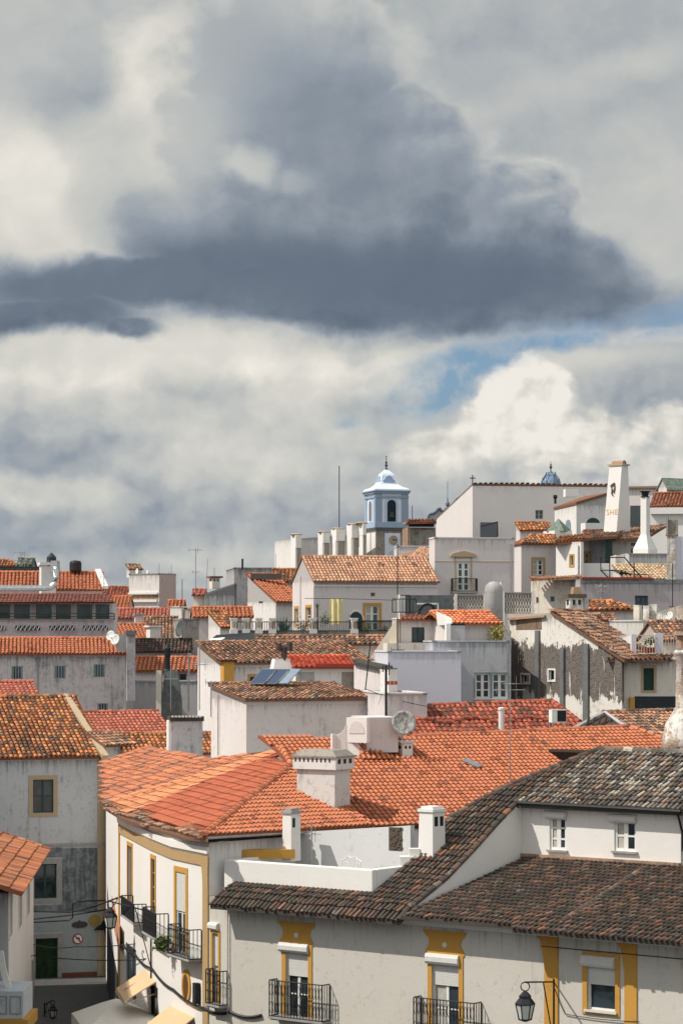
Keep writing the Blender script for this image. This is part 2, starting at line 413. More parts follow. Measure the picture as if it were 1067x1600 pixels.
# ------------------------------------------------------------------ tiled roofs
def inpoly(x, y, pg):
    c = False; j = len(pg)-1
    for i in range(len(pg)):
        xi, yi = pg[i]; xj, yj = pg[j]
        if (yi > y) != (yj > y) and x < (xj-xi)*(y-yi)/(yj-yi)+xi: c = not c
        j = i
    return c
def tilefield(mb, pg, surf, w=.23, l=.36, h=.5, jit=1.0, segs=4, skew=0):
    """half-round cover tiles over region pg of (u, v); surf(u, v) -> (point, up-normal)"""
    us = [p[0] for p in pg]; vs = [p[1] for p in pg]
    nu0, nu1 = int(min(us)//w)-1, int(max(us)//w)+2
    nv0, nv1 = int(min(vs)//l)-1, int(max(vs)//l)+2
    for i in range(nu0, nu1):
        u0 = (i+.5)*w
        for j in range(nv0, nv1):
            v0 = j*l
            if not inpoly(u0, v0+l*.5, pg): continue
            r = random.random; ju = (r()-.5)*.018*jit; jr = (r()-.5)*.05*jit; jl = (r()-.5)*.04*jit; jh = r()*.012*jit
            a, na = surf(u0+ju, v0-l*.08+jl); b, nb = surf(u0+ju+jr*.5, v0+l*1.02)
            dirn = (b-a).normalized(); sd = dirn.cross(na).normalized()
            R0, R1 = w*.37, w*.30; rows = []
            for c0, nn, R, up in ((a, na, R0, .045+jh), (b, nb, R1, .008)):
                rows.append([c0+nn*(up+sin(pi*k/segs)*R*h*1.5)+sd*(-cos(pi*k/segs)*R) for k in range(segs+1)])
            i0 = len(mb.v); mb.v += [tuple(p) for q in rows for p in q]; tint = (r(), r(), r()); n = segs+1
            for k in range(segs): mb.f.append((i0+k, i0+k+1, i0+n+k+1, i0+n+k)); mb.c.append(tint); mb.m.append(0)
            mb.f.append(tuple(i0+k for k in range(segs, -1, -1))); mb.c.append((tint[0], tint[1]*.5, tint[2])); mb.m.append(0)
def underlay(mb, pg, surf, th=.10, w=None):
    """clay bed under the cover tiles"""
    t = (.55, .0, .35)  # darkest tint, so shade between the cover tiles is put into the colour
    top = [surf(*p)[0]+surf(*p)[1]*.012 for p in pg]; bot = [p-V((0, 0, th)) for p in top]
    n = len(pg); i = len(mb.v); mb.v += [tuple(p) for p in bot+top]
    fs = [tuple(range(i+n-1, i-1, -1)), tuple(range(i+n, i+2*n))]+[(i+k, i+(k+1) % n, i+n+(k+1) % n, i+n+k) for k in range(n)]
    mb.f += fs; mb.c += [t]*len(fs); mb.m += [0]*len(fs)
def caprow(mb, a, b, r=.13, l=.38, lift=.04):
    a, b = V(a), V(b); d = b-a; n = max(1, int(d.length/l)); d.normalize()
    sd = d.cross(V((0, 0, 1))).normalized(); up = sd.cross(d).normalized(); L0 = (V(b)-V(a)).length/n
    for k in range(n):
        p0 = a+d*(k*L0-.03); p1 = a+d*((k+1)*L0); t = (random.random(), random.random(), random.random()); S = 5
        i0 = len(mb.v)
        for p, R, u in ((p0, r*1.08, .02), (p1, r*.9, 0)):
            for q in range(S+1): mb.v.append(tuple(p+sd*(-cos(pi*q/S)*R)+up*(lift-.06+u+sin(pi*q/S)*R)))
        for q in range(S): mb.f.append((i0+q, i0+q+1, i0+S+2+q, i0+S+1+q)); mb.c.append(t); mb.m.append(0)
        mb.f.append(tuple(i0+q for q in range(S, -1, -1))); mb.c.append(t); mb.m.append(0)
        mb.f.append(tuple(i0+S+1+q for q in range(S+1))); mb.c.append(t); mb.m.append(0)
def roofplane(mb, pts, w=.23, l=.36, h=.5, caps=(), jit=1.0, segs=4, bed=.10, u=None):
    """pts: planar polygon, first edge is the eave; caps: edge indices carrying a row of cap tiles"""
    pts = [V(p) for p in pts]; o = pts[0]; u = V(u) if u is not None else (pts[1]-pts[0]).normalized()
    far = max(pts, key=lambda p: (p-o).cross(u).length)
    nrm = u.cross((far-o)).normalized()
    if nrm.z < 0: nrm = -nrm
    v = nrm.cross(u).normalized()
    if (far-o).dot(v) < 0: v = -v
    pg = [((p-o).dot(u), (p-o).dot(v)) for p in pts]
    ph = random.uniform(0, 6); am = .022*jit
    surf = lambda a, b: (o+u*a+v*b+nrm*(am*math.sin(a*.8+b*.5+ph)+am*.7*math.sin(a*2.1-b*1.3+ph)), nrm)
    flat_ = lambda a, b: (o+u*a+v*b-nrm*am*1.2, nrm)
    underlay(mb, pg, flat_, bed); tilefield(mb, pg, surf, w, l, h, jit, segs)
    for e in caps: caprow(mb, pts[e], pts[(e+1) % len(pts)])
# ------------------------------------------------------------------ houses
def ground(x, y):
    s = 0 if y < 138 else (1 if y > 215 else (y-138)/77)
    h = 10.5 if x > 0 else (10.5-max(-x-0, 0)*.25 if x > -20 else 5.5)
    far = 0 if y < 300 else -min((y-300)*.02, 30)
    return s*s*(3-2*s)*h+far
class House:
    def __init__(s, name, label, cat='house', fp=None, a=None, zt=None, mat=WHITE, group=None, zb=None):
        """a = (px0, px1, py_eave, Y, yaw, depth) front wall seen between px0 and px1; or fp = footprint XY list, counter-clockwise from front left"""
        if a:
            px0, px1, pe, Y, yaw, dep = a
            FL = P(px0, pe, Y); d, n = yawdir(yaw)
            k = (px1-CX)/F; w = (k*FL.y-FL.x)/(d.x-k*d.y)
            if isinstance(dep, tuple):
                Q, kx = (FL, (dep[1]-CX)/F) if dep[0] == 'L' else (FL+d*w, (dep[1]-CX)/F)
                dep = (kx*Q.y-Q.x)/(n.x-kx*n.y)
            s.w, s.dep, s.d, s.n, s.FL = w, dep, d, n, FL
            fp = [FL, FL+d*w, FL+d*w+n*dep, FL+n*dep]; zt = FL.z
        s.fp = [V((p[0], p[1], 0)) for p in fp]; s.zt = zt; s.tops = [zt]*len(fp); s.mat = mat
        cx = sum(p.x for p in s.fp)/len(fp); cy = sum(p.y for p in s.fp)/len(fp)
        s.zb = min(ground(p.x, p.y) for p in s.fp)-.3 if zb is None else zb
        s.root = thing(name, (cx, cy, s.zb), label, cat, group)
        s.holes = {}; s.extra = []; s.wins = []
    def frame(s, k):
        A, B = s.fp[k], s.fp[(k+1) % len(s.fp)]; u = (B-A).normalized()
        return A, u, V((u.y, -u.x, 0)), (B-A).length
    def on(s, k, px, py, out=0):
        A, u, n, _ = s.frame(k); p = hit(A+n*out, n, px, py); return (p-A).dot(u), p.z
    def rect(s, k, x0, y0, x1, y1):
        ym, xm = (y0+y1)/2, (x0+x1)/2
        return s.on(k, x0, ym)[0], s.on(k, x1, ym)[0], s.on(k, xm, y1)[1], s.on(k, xm, y0)[1]
    def wb(s, mb, k, s0, s1, z0, z1, d0, d1):
        """box on wall k from distance d0 to d1 in front of it"""
        A, u, n, _ = s.frame(k); mb.box(A+u*s0+n*d0+V((0, 0, z0)), n*(d1-d0), u*(s1-s0), V((0, 0, z1-z0)))
    def pt(s, k, a, z, d=0):
        A, u, n, _ = s.frame(k); return A+u*a+n*d+V((0, 0, z))
    def part(s, name, mb, mat, parent=None, **kw): return obj(name, mb, mat, parent or s.root, **kw)
    def patch(s, name, k, x0, y0, x1, y1, mat, d=.03, d0=-.002, **kw):
        mb = MB(); r = s.rect(k, x0, y0, x1, y1); s.wb(mb, k, *r, d0, d); return s.part(name, mb, mat, **kw)
    def win(s, k, x0, y0, x1, y1, frame=WPAINT, cols=2, rows=3, trim=None, tw=.14, sill=None, shut=0, box=None, grille=None, deep=.16, curtain=False, fw=.06, name='window', r=None, glass=None):
        r = r or s.rect(k, x0, y0, x1, y1); s0, s1, z0, z1 = r
        s.holes.setdefault(k, []).append((s0, s1, z0, z1, deep+.05))
        D = -deep; mb = MB(); ww = s1-s0; hh = z1-z0
        fw = min(fw, ww*.14)
        s.wb(mb, k, s0, s0+fw, z0, z1, D, D+.06); s.wb(mb, k, s1-fw, s1, z0, z1, D, D+.06)
        s.wb(mb, k, s0+fw, s1-fw, z1-fw, z1, D, D+.06); s.wb(mb, k, s0+fw, s1-fw, z0, z0+fw, D, D+.06)
        for i in range(1, cols):
            c = s0+ww*i/cols; q = fw*(.9 if i*2 == cols else .4); s.wb(mb, k, c-q, c+q, z0+fw, z1-fw, D, D+.052)
        for j in range(1, rows):
            c = z0+hh*j/rows; s.wb(mb, k, s0+fw, s1-fw, c-fw*.35, c+fw*.35, D, D+.045)
        o = s.part(name, mb, frame)
        g = MB(); s.wb(g, k, s0+.01, s1-.01, z0+.01, z1-.01, D-.02, D+.015); obj('pane', g, glass or GLASS, o)
        if curtain:
            g = MB(); s.wb(g, k, s0+fw*1.2, s0+ww*.42, z0+fw, z1-fw, D+.017, D+.022); obj('curtain', g, CURT, o)
        if shut:
            g = MB(); zz = z1-hh*shut; nn = max(3, int((z1-zz)/.06))
            for j in range(nn):
                za = zz+(z1-zz)*j/nn; zc = zz+(z1-zz)*(j+1)/nn
                s.wb(g, k, s0+.01, s1-.01, za+.006, zc, D+.07, D+.095); s.wb(g, k, s0+.01, s1-.01, za, za+.006, D+.06, D+.08)
            obj('roller_shutter', g, SHUT, o)
        if box:
            g = MB(); bs = s.rect(k, *box)
            zc = (bs[2]+bs[3])/2; rr = (bs[3]-bs[2])/2
            pr = [(D+.1, bs[2]), (.10, bs[2]), (.15, bs[2]+rr*.5), (.15, bs[3]-rr*.6), (.10, bs[3]), (.003, bs[3]+.02), (.003, bs[2]+rr)][1:]
            L = [s.pt(k, bs[0], z, d) for d, z in pr]+[s.pt(k, bs[0], bs[2], .003)]; R = [s.pt(k, bs[1], z, d) for d, z in pr]+[s.pt(k, bs[1], bs[2], .003)]
            g.prism(L, R); obj('shutter_box', g, SHUT, o)
        if trim:
            g = MB(); t = tw; e = .035
            s.wb(g, k, s0-t, s0, z0, z1+t, -.005, e); s.wb(g, k, s1, s1+t, z0, z1+t, -.005, e); s.wb(g, k, s0, s1, z1, z1+t, -.005, e)
            if name == 'window': s.wb(g, k, s0-t, s1+t, z0-t*.9, z0, -.005, e)
            obj('window_trim', g, trim, o)
        if sill:
            g = MB(); s.wb(g, k, s0-.08, s1+.08, z0-.07, z0-.002, -.04, .10); obj('sill', g, sill, o)
        if grille:
            g = MB()
            for i in range(grille):
                c = s0+ww*(i+.5)/grille; s.wb(g, k, c-.035, c+.035, z0, z1, -.03, .01)
            obj('grille', g, TEALP, o)
        return o
    def walls(s, closed_top=True):
        mb = MB(); n = len(s.fp)
        for k in range(n):
            A, u, nn, L = s.frame(k); zA, zB = s.tops[k], s.tops[(k+1) % n]; zm = min(zA, zB)
            hs = [h for h in s.holes.get(k, [])]
            ss = sorted(set([0, L]+[min(max(q, 0), L) for h in hs for q in h[:2]])); zs = sorted(set([s.zb, zm]+[min(max(q, s.zb), zm) for h in hs for q in h[2:4]]))
            for a, b in zip(ss, ss[1:]):
                for c, d in zip(zs, zs[1:]):
                    if b-a < 1e-5 or d-c < 1e-5: continue
                    ma, mc = (a+b)/2, (c+d)/2
                    if any(h[0] < ma < h[1] and h[2] < mc < h[3] for h in hs): continue
                    mb.poly([s.pt(k, a, c), s.pt(k, b, c), s.pt(k, b, d), s.pt(k, a, d)])
            for h in hs:
                a, b, c, d, dp = h; q = [(a, c), (b, c), (b, d), (a, d)]
                for (x0, z0), (x1, z1) in zip(q, q[1:]+q[:1]):
                    mb.poly([s.pt(k, x0, z0), s.pt(k, x0, z0, -dp), s.pt(k, x1, z1, -dp), s.pt(k, x1, z1)])
                mb.poly([s.pt(k, x, z, -dp) for x, z in q])
            if abs(zA-zB) > 1e-4:
                q = [s.pt(k, 0, zm), s.pt(k, L, zm)]
                q.append(s.pt(k, L, zB) if zB > zA else s.pt(k, 0, zA)); mb.poly(q)
        for e in s.extra: mb.poly(e)
        if closed_top: mb.poly([V((p.x, p.y, t)) for p, t in zip(s.fp, s.tops)])
        o = s.part('wall', mb, s.mat); at = o.data.attributes.new('drop', 'FLOAT', 'POINT')
        low_ = s.tops[0]; at.data.foreach_set('value', [1+max(0, (s.drop_z(v) if hasattr(s, 'drop_z') else low_)-v[2]) for v in mb.v])
        return o
    def roof(s, kind, mat, pitch=20, ry=None, w=.24, l=.36, ov=.3, ovs=.12, caps=True, name='roof', run=None, hipl=False, hipr=False, jit=1.0, segs=4, cornice=True):
        """box-plan houses. gable: ridge along the front; shed: rises to the back"""
        FL = V(s.FL); d, n = s.d, s.n
        if pitch is None:
            rr = s.dep if kind == 'shed' else s.dep/2; m0 = FL+d*s.w/2+n*rr; z_ = CZ-(ry-HZ)/F*m0.y; tp = max(.06, (z_-s.zt-.06)/rr); run = rr; ry = None
        else: tp = math.tan(radians(pitch))
        up = V((0, 0, 1)); pl = (d.cross(n*1+up*tp)).normalized(); o0 = V((FL.x, FL.y, s.zt+.06))
        if ry is not None:
            mid = (pxof(o0)[0]+pxof(o0+d*s.w)[0])/2; q = hit(o0, pl, mid, ry); run = (q-o0).dot(n)
        elif run is None: run = s.dep if kind == 'shed' else s.dep/2
        run = max(.4, run)
        A = lambda a, t: o0+d*a+n*t+up*(t*tp)
        mb = MB(); hl = run*.9 if hipl else -ovs; hr = run*.9 if hipr else -ovs
        pts = [A(-ovs, -ov), A(s.w+ovs, -ov), A(s.w-hr, run), A(hl, run)]
        roofplane(mb, pts, w, l, caps=([2] if caps else [])+([1] if hipr else [])+([3] if hipl else []), jit=jit, segs=segs)
        if kind == 'gable':
            back = max(run*2, run+.5)
            rz = run*tp; B = lambda a, t: o0+d*a+n*t+up*(2*rz-t*tp)
            q = [B(-ovs, 2*run+ov), B(s.w+ovs, 2*run+ov), B(s.w-hr, run), B(hl, run)]
            underlay(mb, [(0, 0), (1, 0), (2, 0), (3, 0)], lambda a, b: (q[a], V((0, 0, 1))))
            if hipl: qq = [pts[0], pts[3], q[0]]; underlay(mb, [(0, 0), (1, 0), (2, 0)], lambda a, b: (qq[a], V((0, 0, 1))))
            if hipr: q3 = [pts[1], q[1], pts[2]]; underlay(mb, [(0, 0), (1, 0), (2, 0)], lambda a, b: (q3[a], V((0, 0, 1))))
            s.fp[2] = s.fp[1]+n*2*run; s.fp[3] = s.fp[0]+n*2*run
            if not hipl: s.extra.append([V((*s.fp[3].xy, s.zt)), V((*s.fp[0].xy, s.zt)), V((*(s.fp[0]+n*run).xy, s.zt+rz-.05))])
            if not hipr: s.extra.append([V((*s.fp[1].xy, s.zt)), V((*s.fp[2].xy, s.zt)), V((*(s.fp[1]+n*run).xy, s.zt+rz-.05))])
        else:
            s.fp[2] = s.fp[1]+n*run; s.fp[3] = s.fp[0]+n*run; s.tops[2] = s.tops[3] = s.zt+run*tp-.04
        r = s.part(name, mb, mat); s.rf = r; s.plane = (o0, pl, d)
        if cornice:
            m2 = MB(); s.wb(m2, 0, 0, s.w, s.zt-.16, s.zt-.01, -.01, .10); s.wb(m2, 0, 0, s.w, s.zt-.26, s.zt-.16, -.01, .05); s.part('cornice', m2, s.mat)
        return r
    def flat(s, mat=None, t=.06, ov=.04):
        mb = MB(); c = sum(s.fp, V((0, 0, 0)))/len(s.fp)
        n = len(s.fp)
        for k in range(n):
            A, B = s.fp[k], s.fp[(k+1) % n]; a, b = V((A.x, A.y, s.tops[k])), V((B.x, B.y, s.tops[(k+1) % n]))
            u = (B-A).normalized(); nn = V((u.y, -u.x, 0))
            mb.prism([a+nn*ov-u*ov, b+nn*ov+u*ov, b-nn*.2+u*ov, a-nn*.2-u*ov], [a+nn*ov-u*ov+V((0, 0, t)), b+nn*ov+u*ov+V((0, 0, t+.002*k)), b-nn*.2+u*ov+V((0, 0, t+.002*k)), a-nn*.2-u*ov+V((0, 0, t))])
        return s.part('coping', mb, mat or s.mat)
def slope_roof(H, mat, plane, pxs, w=.23, l=.36, caps=(), name='roof', jit=1, segs=4, bed=.1, h=.5):
    """roof polygon given by the photo's outline laid on a real sloping plane"""
    mb = MB(); pts = [hit(plane[0], plane[1], *p) for p in pxs]
    roofplane(mb, pts, w, l, h, caps, jit, segs, bed, plane[2]); return obj(name, mb, mat, H.root if isinstance(H, House) else H)
def planeof(p0, yaw, pitch):
    d, n = yawdir(yaw); return (V(p0), d.cross(n+V((0, 0, math.tan(radians(pitch))))).normalized(), d)

# ------------------------------------------------------------------ chimneys, aerials, ironwork
def block(mb, px0, px1, py0, py1, Y, yaw=0, dep=.6, top=1.0, topd=None, xr=None):
    """a (tapering) block whose front face spans the given box; returns its 4 top corners"""
    FL = P(px0, py1, Y); d, n = yawdir(yaw); k = (px1-CX)/F; w = (k*FL.y-FL.x)/(d.x-k*d.y); h = P(px0, py0, Y).z-FL.z
    b = [FL, FL+d*w, FL+d*w+n*dep, FL+n*dep]; c = sum(b, V((0, 0, 0)))/4; td = top if topd is None else topd
    t = []
    for p in b:
        q = p-c; t.append(c+d*(q.dot(d)*top)+n*(q.dot(n)*td)+V((0, 0, h)))
    mb.prism(b, t); return t, d, n, w, h
def chimney(H, px0, px1, py0, py1, Y, yaw=-20, dep=.6, mat=WHITE, top=1.0, cap=GREYP, slots=2, caph=.12, over=.07, name='chimney', base=None, label=None):
    mb = MB(); t, d, n, w, h = block(mb, px0, px1, py0, py1, Y, yaw, dep, top)
    c = obj(name, mb, mat, H.root if isinstance(H, House) else H, bevel=.02) if H is not None else None
    if c is None:
        c = obj(name, mb, mat); tag(c, label, 'chimney')
    tw = (t[1]-t[0]).length; td = (t[3]-t[0]).length
    m = MB(); o = t[0]-d*over-n*over
    m.box(o+V((0, 0, .001)), d*(tw+2*over), n*(td+2*over), V((0, 0, caph)))
    obj('chimney_cap', m, cap, c)
    if slots:
        sh = min(.30, h*.18); sw = tw/(slots*2+1); off = (1-top)*w/2*(sh+.12)/max(h, .1)
        bxs = [(t[0]+d*(sw*(1+2*i))-n*(.006+off), d*sw, n*.02) for i in range(slots)]
        bxs += [(t[0]-d*(.006+off)+n*(td*.28), d*.02, n*td*.44), (t[1]-d*(.014-off)+n*(td*.28), d*.02, n*td*.44)]
        for a, e, g in bxs:
            m = MB(); m.box(a-V((0, 0, sh+.12)), e, g, V((0, 0, sh))); obj('smoke_slot', m, BLACKM, c)
    return c
def aerial(label, px, py0, py1, Y, els=(), r=.025, dx=0, cat='antenna', name='antenna', mat=METAL, group=None):
    mb = MB(); a = P(px, py1, Y); b = P(px+dx, py0, Y); mb.tube([a, b], r, 5)
    o = obj(name, mb, mat); tag(o, label, cat, group)
    for (f, ln, k, az) in els:      # fraction of height from top, boom length, rods, bearing
        c = b+(a-b)*f; u = V((cos(radians(az)), sin(radians(az)), 0)); v = V((-u.y, u.x, 0)); m = MB()
        m.tube([c-u*ln/2, c+u*ln/2], r*.7, 4)
        for i in range(k):
            q = c+u*(ln*(i/(max(1, k-1))-.5)); L = .22+.10*(i % 3)
            m.tube([q-v*L-V((0, 0, .0)), q+v*L], r*.45, 4)
            if i % 2 == 0: m.tube([q-V((0, 0, L*.7)), q+V((0, 0, L*.7))], r*.4, 4)
        obj('aerial_boom', m, mat, o)
    return o
def dish(label, px, py, Y, rpx, az=-30, el=25, mat=DISHW, H=None, group=None, cup=.25, stand=True):
    R = rpx/F*Y; c = P(px, py, Y); nrm = V((sin(radians(az))*cos(radians(el)), -cos(radians(az))*cos(radians(el)), sin(radians(el))))
    mb = MB(); mb.disc(c, nrm, R, 28, .02, 1, R*cup); 
    r = thing('satellite_dish', c-V((0, 0, R+.35)), label, 'satellite dish', group)
    obj('reflector', mb, mat, r, smooth=True)
    m = MB(); back = c-nrm*(R*cup+.02); m.tube([back, back-nrm*.12-V((0, 0, .05)), c-nrm*(R*cup+.15)-V((0, 0, R+.35))], .035, 6); obj('mount', m, METAL, r)
    m = MB(); lo = c-V((0, 0, R*.95)); m.tube([lo, c+nrm*R*.9], .014, 4); m.tube([c+nrm*R*.86, c+nrm*(R*.86+.12)], .04, 6); obj('feed_arm', m, METAL, r)
    return r
def wire(label, pts, r=.018, sag=.0, n=10, mat=BLACKM, name='cable', group=None):
    q = []
    for a, b in zip(pts, pts[1:]):
        a, b = V(a), V(b)
        for i in range(n): t = i/n; q.append(a+(b-a)*t-V((0, 0, sag*4*t*(1-t))))
    q.append(V(pts[-1])); mb = MB(); mb.tube(q, r, 5); o = obj(name, mb, mat); return tag(o, label, 'cable', group)
def railing(o_parent, a, b, h, step=.12, mat=IRON, name='railing', scroll=False, r=.014, rails=(0.0, 1.0)):
    a, b = V(a), V(b); d = (b-a); L = d.length; u = d.normalized(); mb = MB(); n = max(2, int(L/step))
    for f in rails: mb.tube([a+V((0, 0, h*f+.02)), b+V((0, 0, h*f+.02))], r*1.5, 4)
    for i in range(n+1):
        p = a+u*(L*i/n); mb.tube([p, p+V((0, 0, h))], r*(1.6 if i in (0, n) else 1), 4)
        if scroll and i < n:
            q = p+u*(L/n/2); w = L/n*.40
            for (z0, z1) in ((.10, .42), (.60, .92)):
                pts = [q+u*(w*cos(2*pi*k/10))+V((0, 0, h*((z0+z1)/2)+h*(z1-z0)/2*sin(2*pi*k/10))) for k in range(11)]
                mb.tube(pts, r*.7, 4)
    return obj(name, mb, mat, o_parent)
def balcony(H, k, x0, y0, x1, y1, out=.45, slab=.12, h=1.0, stone=GREYP, left=True):
    """railed balcony: box gives rail line and slab bottom, on the plane of its front"""
    s0, zt = H.on(k, x0, y0, out); s1, _ = H.on(k, x1, y0, out); _, zb = H.on(k, (x0+x1)/2, y1, out)
    h = zt-zb-slab
    mb = MB(); H.wb(mb, k, s0-.04, s1+.04, zb+.05, zb+slab, -.02, out+.05); H.wb(mb, k, s0+.02, s1-.02, zb, zb+.05, -.02, out-.02)
    b = H.part('balcony', mb, stone)
    z = zb+slab
    railing(b, H.pt(k, s0, z, out), H.pt(k, s1, z, out), h, .135, scroll=True)
    railing(b, H.pt(k, s0, z, .03), H.pt(k, s0, z, out), h, .13); railing(b, H.pt(k, s1, z, .03), H.pt(k, s1, z, out), h, .13)
    return b
def leafclump(mb, c, r, n, s=.06, up=0):
    for i in range(n):
        q = V((random.gauss(0, .45), random.gauss(0, .45), random.gauss(0, .45)))
        p = V(c)+q*r; a = V((random.uniform(-1, 1), random.uniform(-1, 1), random.uniform(-1, 1))).normalized()*s; b = a.cross(V((random.uniform(-1, 1), random.uniform(-1, 1), 1))).normalized()*s*.5
        mb.poly([p-a, p-b, p+a+V((0, 0, up)), p+b])
# ------------------------------------------------------------------ the ground
mb = MB(); xs = [-1500, -400, -120, -60]+list(range(-40, 61, 8))+[90, 150, 400, 1500]; ys = [-200, 0, 60]+list(range(80, 330, 10))+[400, 600, 1000, 3000]
gz = lambda x, y: ground(max(-60, min(60, x)), y)
for i in range(len(xs)-1):
    for j in range(len(ys)-1):
        mb.poly([V((x, y, gz(x, y))) for x, y in ((xs[i], ys[j]), (xs[i+1], ys[j]), (xs[i+1], ys[j+1]), (xs[i], ys[j+1]))])
PAVE = plaster('street_paving', (.075, .075, .075), (.035, .035, .035), .6, .1)
struct('ground', mb, PAVE)

# ================================================================== FRONT HOUSE (ochre trim, two storeys, roof terrace)
AY = 38
Ad, An = yawdir(AY); AO = P(460, 1408, 89)
def onA(px, py, t=0):
    p = hit(AO+An*t, An, px, py); return (p-AO).dot(Ad), p.z
def LA(s_, t, z): return V((*(AO+Ad*s_+An*t).xy, z))
c1 = LA(onA(356, 1400)[0], 0, 0); k = (327-CX)/F; dd, _ = yawdir(55)
w_ = (k*c1.y-c1.x)/(dd.x-k*dd.y); c0 = c1+dd*w_
sR = onA(1130, 1470)[0]; cR = LA(sR, 0, 0)
s_ck = onA(645, 1422)[0]
ck = LA(s_ck, 0, 0)
prof = [(-.7, 8.12)]
for q in ((640, 1420), (660, 1405), (700, 1372), (740, 1330), (780, 1285), (816, 1248)):
    p = hit(ck, Ad, *q); prof.append(((p-AO).dot(An), p.z))
T1, ZU = prof[-1]
prof.append((T1+3.6, ZU+1.62)); TR = T1+3.6
def zp(t):
    for (a, za), (b, zb_) in zip(prof, prof[1:]):
        if t <= b: return za+(zb_-za)*(t-a)/(b-a)
    return prof[-1][1]
TOP = 8.30
A = House('terrace_house', 'long white two-storey house with ochre window surrounds, iron balconies and a blackened tile roof', fp=[c0, c1, cR, cR+An*(TR+4), c1+An*6+Ad*1.5, c0+An*2], zt=TOP, mat=plaster('old_limewash', (.53, .50, .45), (.28, .25, .21), .36, .5), zb=-.1)
OT = dict(trim=OCHRE, tw=.17)
A.win(0, 333, 1458, 342, 1572, cols=1, rows=4, trim=OCHRE, tw=.12, shut=.45, name='balcony_door', box=(329, 1442, 343, 1453))
A.win(1, 447, 1478, 482, 1592, cols=2, rows=3, shut=.42, box=(438, 1474, 483, 1488), name='balcony_door', **OT)
A.win(1, 675, 1495, 717, 1618, cols=2, rows=3, shut=.37, curtain=True, box=(667, 1491, 718, 1507), name='balcony_door', **OT)
A.win(1, 917, 1497, 961, 1579, cols=1, rows=1, shut=.52, box=(909, 1494, 961, 1511), sill=SHUT, **OT)
for (x0, x1, yt, yb) in ((438, 490, 1443, 1476), (665, 726, 1457, 1492)):       # ochre crests over the doors
    s0, s1, z0, z1 = A.rect(1, x0, yt, x1, yb); mb = MB(); w2 = s1-s0
    pr = [(0, 0), (1, 0), (1, .12), (.94, .30), (.90, .5), (.92, .72), (1, .86), (1.03, 1), (-.03, 1), (0, .86), (.08, .72), (.10, .5), (.06, .30), (0, .12)]
    a = [A.pt(1, s0+w2*x, z0+(z1-z0)*z, .034) for x, z in pr]; mb.prism([p-An*-.035 for p in a], a)
    o = A.part('window_crest', mb, OCHRE)
    mb = MB(); mb.disc(A.pt(1, s0+w2*.5, z0+(z1-z0)*.45, .05), -An, .09, 14, .03); obj('rosette', mb, SHUT, o)
    mb = MB(); A.wb(mb, 1, s0-.06, s1+.06, z1-.01, z1+.05, -.002, .09); obj('crest_moulding', mb, OCHRE, o)
for (x0, x1, y0) in ((851, 872, 1446), (976, 995, 1456)):
    s0, s1 = A.on(1, x0, 1520)[0], A.on(1, x1, 1520)[0]; mb = MB(); A.wb(mb, 1, s0, s1, 0, TOP-.2, -.002, .05)
    q = [(s0, TOP-1.3), (s1, TOP-1.0), (s1, TOP-.02), (s0-.45, TOP-.02), (s0-.40, TOP-.25), (s0-.12, TOP-.55)]
    a = [A.pt(1, x, z, .055) for x, z in q]; mb.prism([p+An*.05 for p in a], a)
    A.part('pilaster', mb, OCHRE)
balcony(A, 0, 322, 1515, 343, 1575, out=.35)
balcony(A, 1, 421, 1532, 503, 1598, out=.45)
balcony(A, 1, 646, 1559, 740, 1632, out=.45)
mb = MB(); A.wb(mb, 1, 0, sR+3, TOP-.34, TOP-.18, -.002, .10); A.wb(mb, 1, -.05, sR+3, TOP-.18, TOP-.02, -.002, .32); A.wb(mb, 0, -.1, w_*-1 if w_ < 0 else 0, TOP-.3, TOP-.02, -.002, .3) if False else None
A.part('cornice', mb, WHITE)
A.patch('cellar_band', 1, 356, 1640, 1120, 1760, OCHREB, d=.02) if False else None
A.walls()
# eave strip and swept main slope
sL = onA(583, 1400, .8)[0]; s0c = onA(349, 1396)[0]
surf = lambda a, b: (LA(a, b, zp(b)), (An.cross(V((0, 0, 1))).cross((LA(0, b+.1, zp(b+.1))-LA(0, b-.1, zp(b-.1))))).normalized())
def surfA(a, b):
    g = (LA(0, b+.15, zp(b+.15))-LA(0, b-.15, zp(b-.15))).normalized(); n_ = Ad.cross(g).normalized()
    return LA(a, b, zp(b)), (n_ if n_.z > 0 else -n_)
def bedA(mb, pg, surf_, nstep=14):   # curved bed in strips of constant b
    b0, b1 = min(p[1] for p in pg), max(p[1] for p in pg)
    for i in range(nstep):
        ba, bb = b0+(b1-b0)*i/nstep, b0+(b1-b0)*(i+1)/nstep; rows = []
        for b in (ba+1e-4, bb-1e-4):
            xsn = []; 
            for (x0, y0), (x1, y1) in zip(pg, pg[1:]+pg[:1]):
                if (y0 > b) != (y1 > b): xsn.append(x0+(x1-x0)*(b-y0)/(y1-y0))
            xsn.sort(); rows.append((b, xsn))
        (ba_, xa), (bb_, xb) = rows
        if len(xa) >= 2 and len(xb) >= 2:
            q = [surf_(xa[0], ba_)[0], surf_(xa[-1], ba_)[0], surf_(xb[-1], bb_)[0], surf_(xb[0], bb_)[0]]
            mb.prism([p-V((0, 0, .12)) for p in q], [p+V((0, 0, .01)) for p in q])
mb = MB()
Aw = dict(w=.195, l=.35, h=.6, jit=2.0, segs=5)
strip = [(s0c, -.86), (sL, -.86), (sL, .75), (s0c, .75)]
tilefield(mb, strip, surfA, **Aw); bedA(mb, [(s0c, -.70), (sL, -.70), (sL, .75), (s0c, .75)], surfA, 3)
main = [(sL, -.86), (s_ck-.02, -.86), (s_ck-.02, T1), (s_ck+1.0, TR), (sL+1.1, T1+.6), (sL+.15, 5.2), (sL, 4.2)]
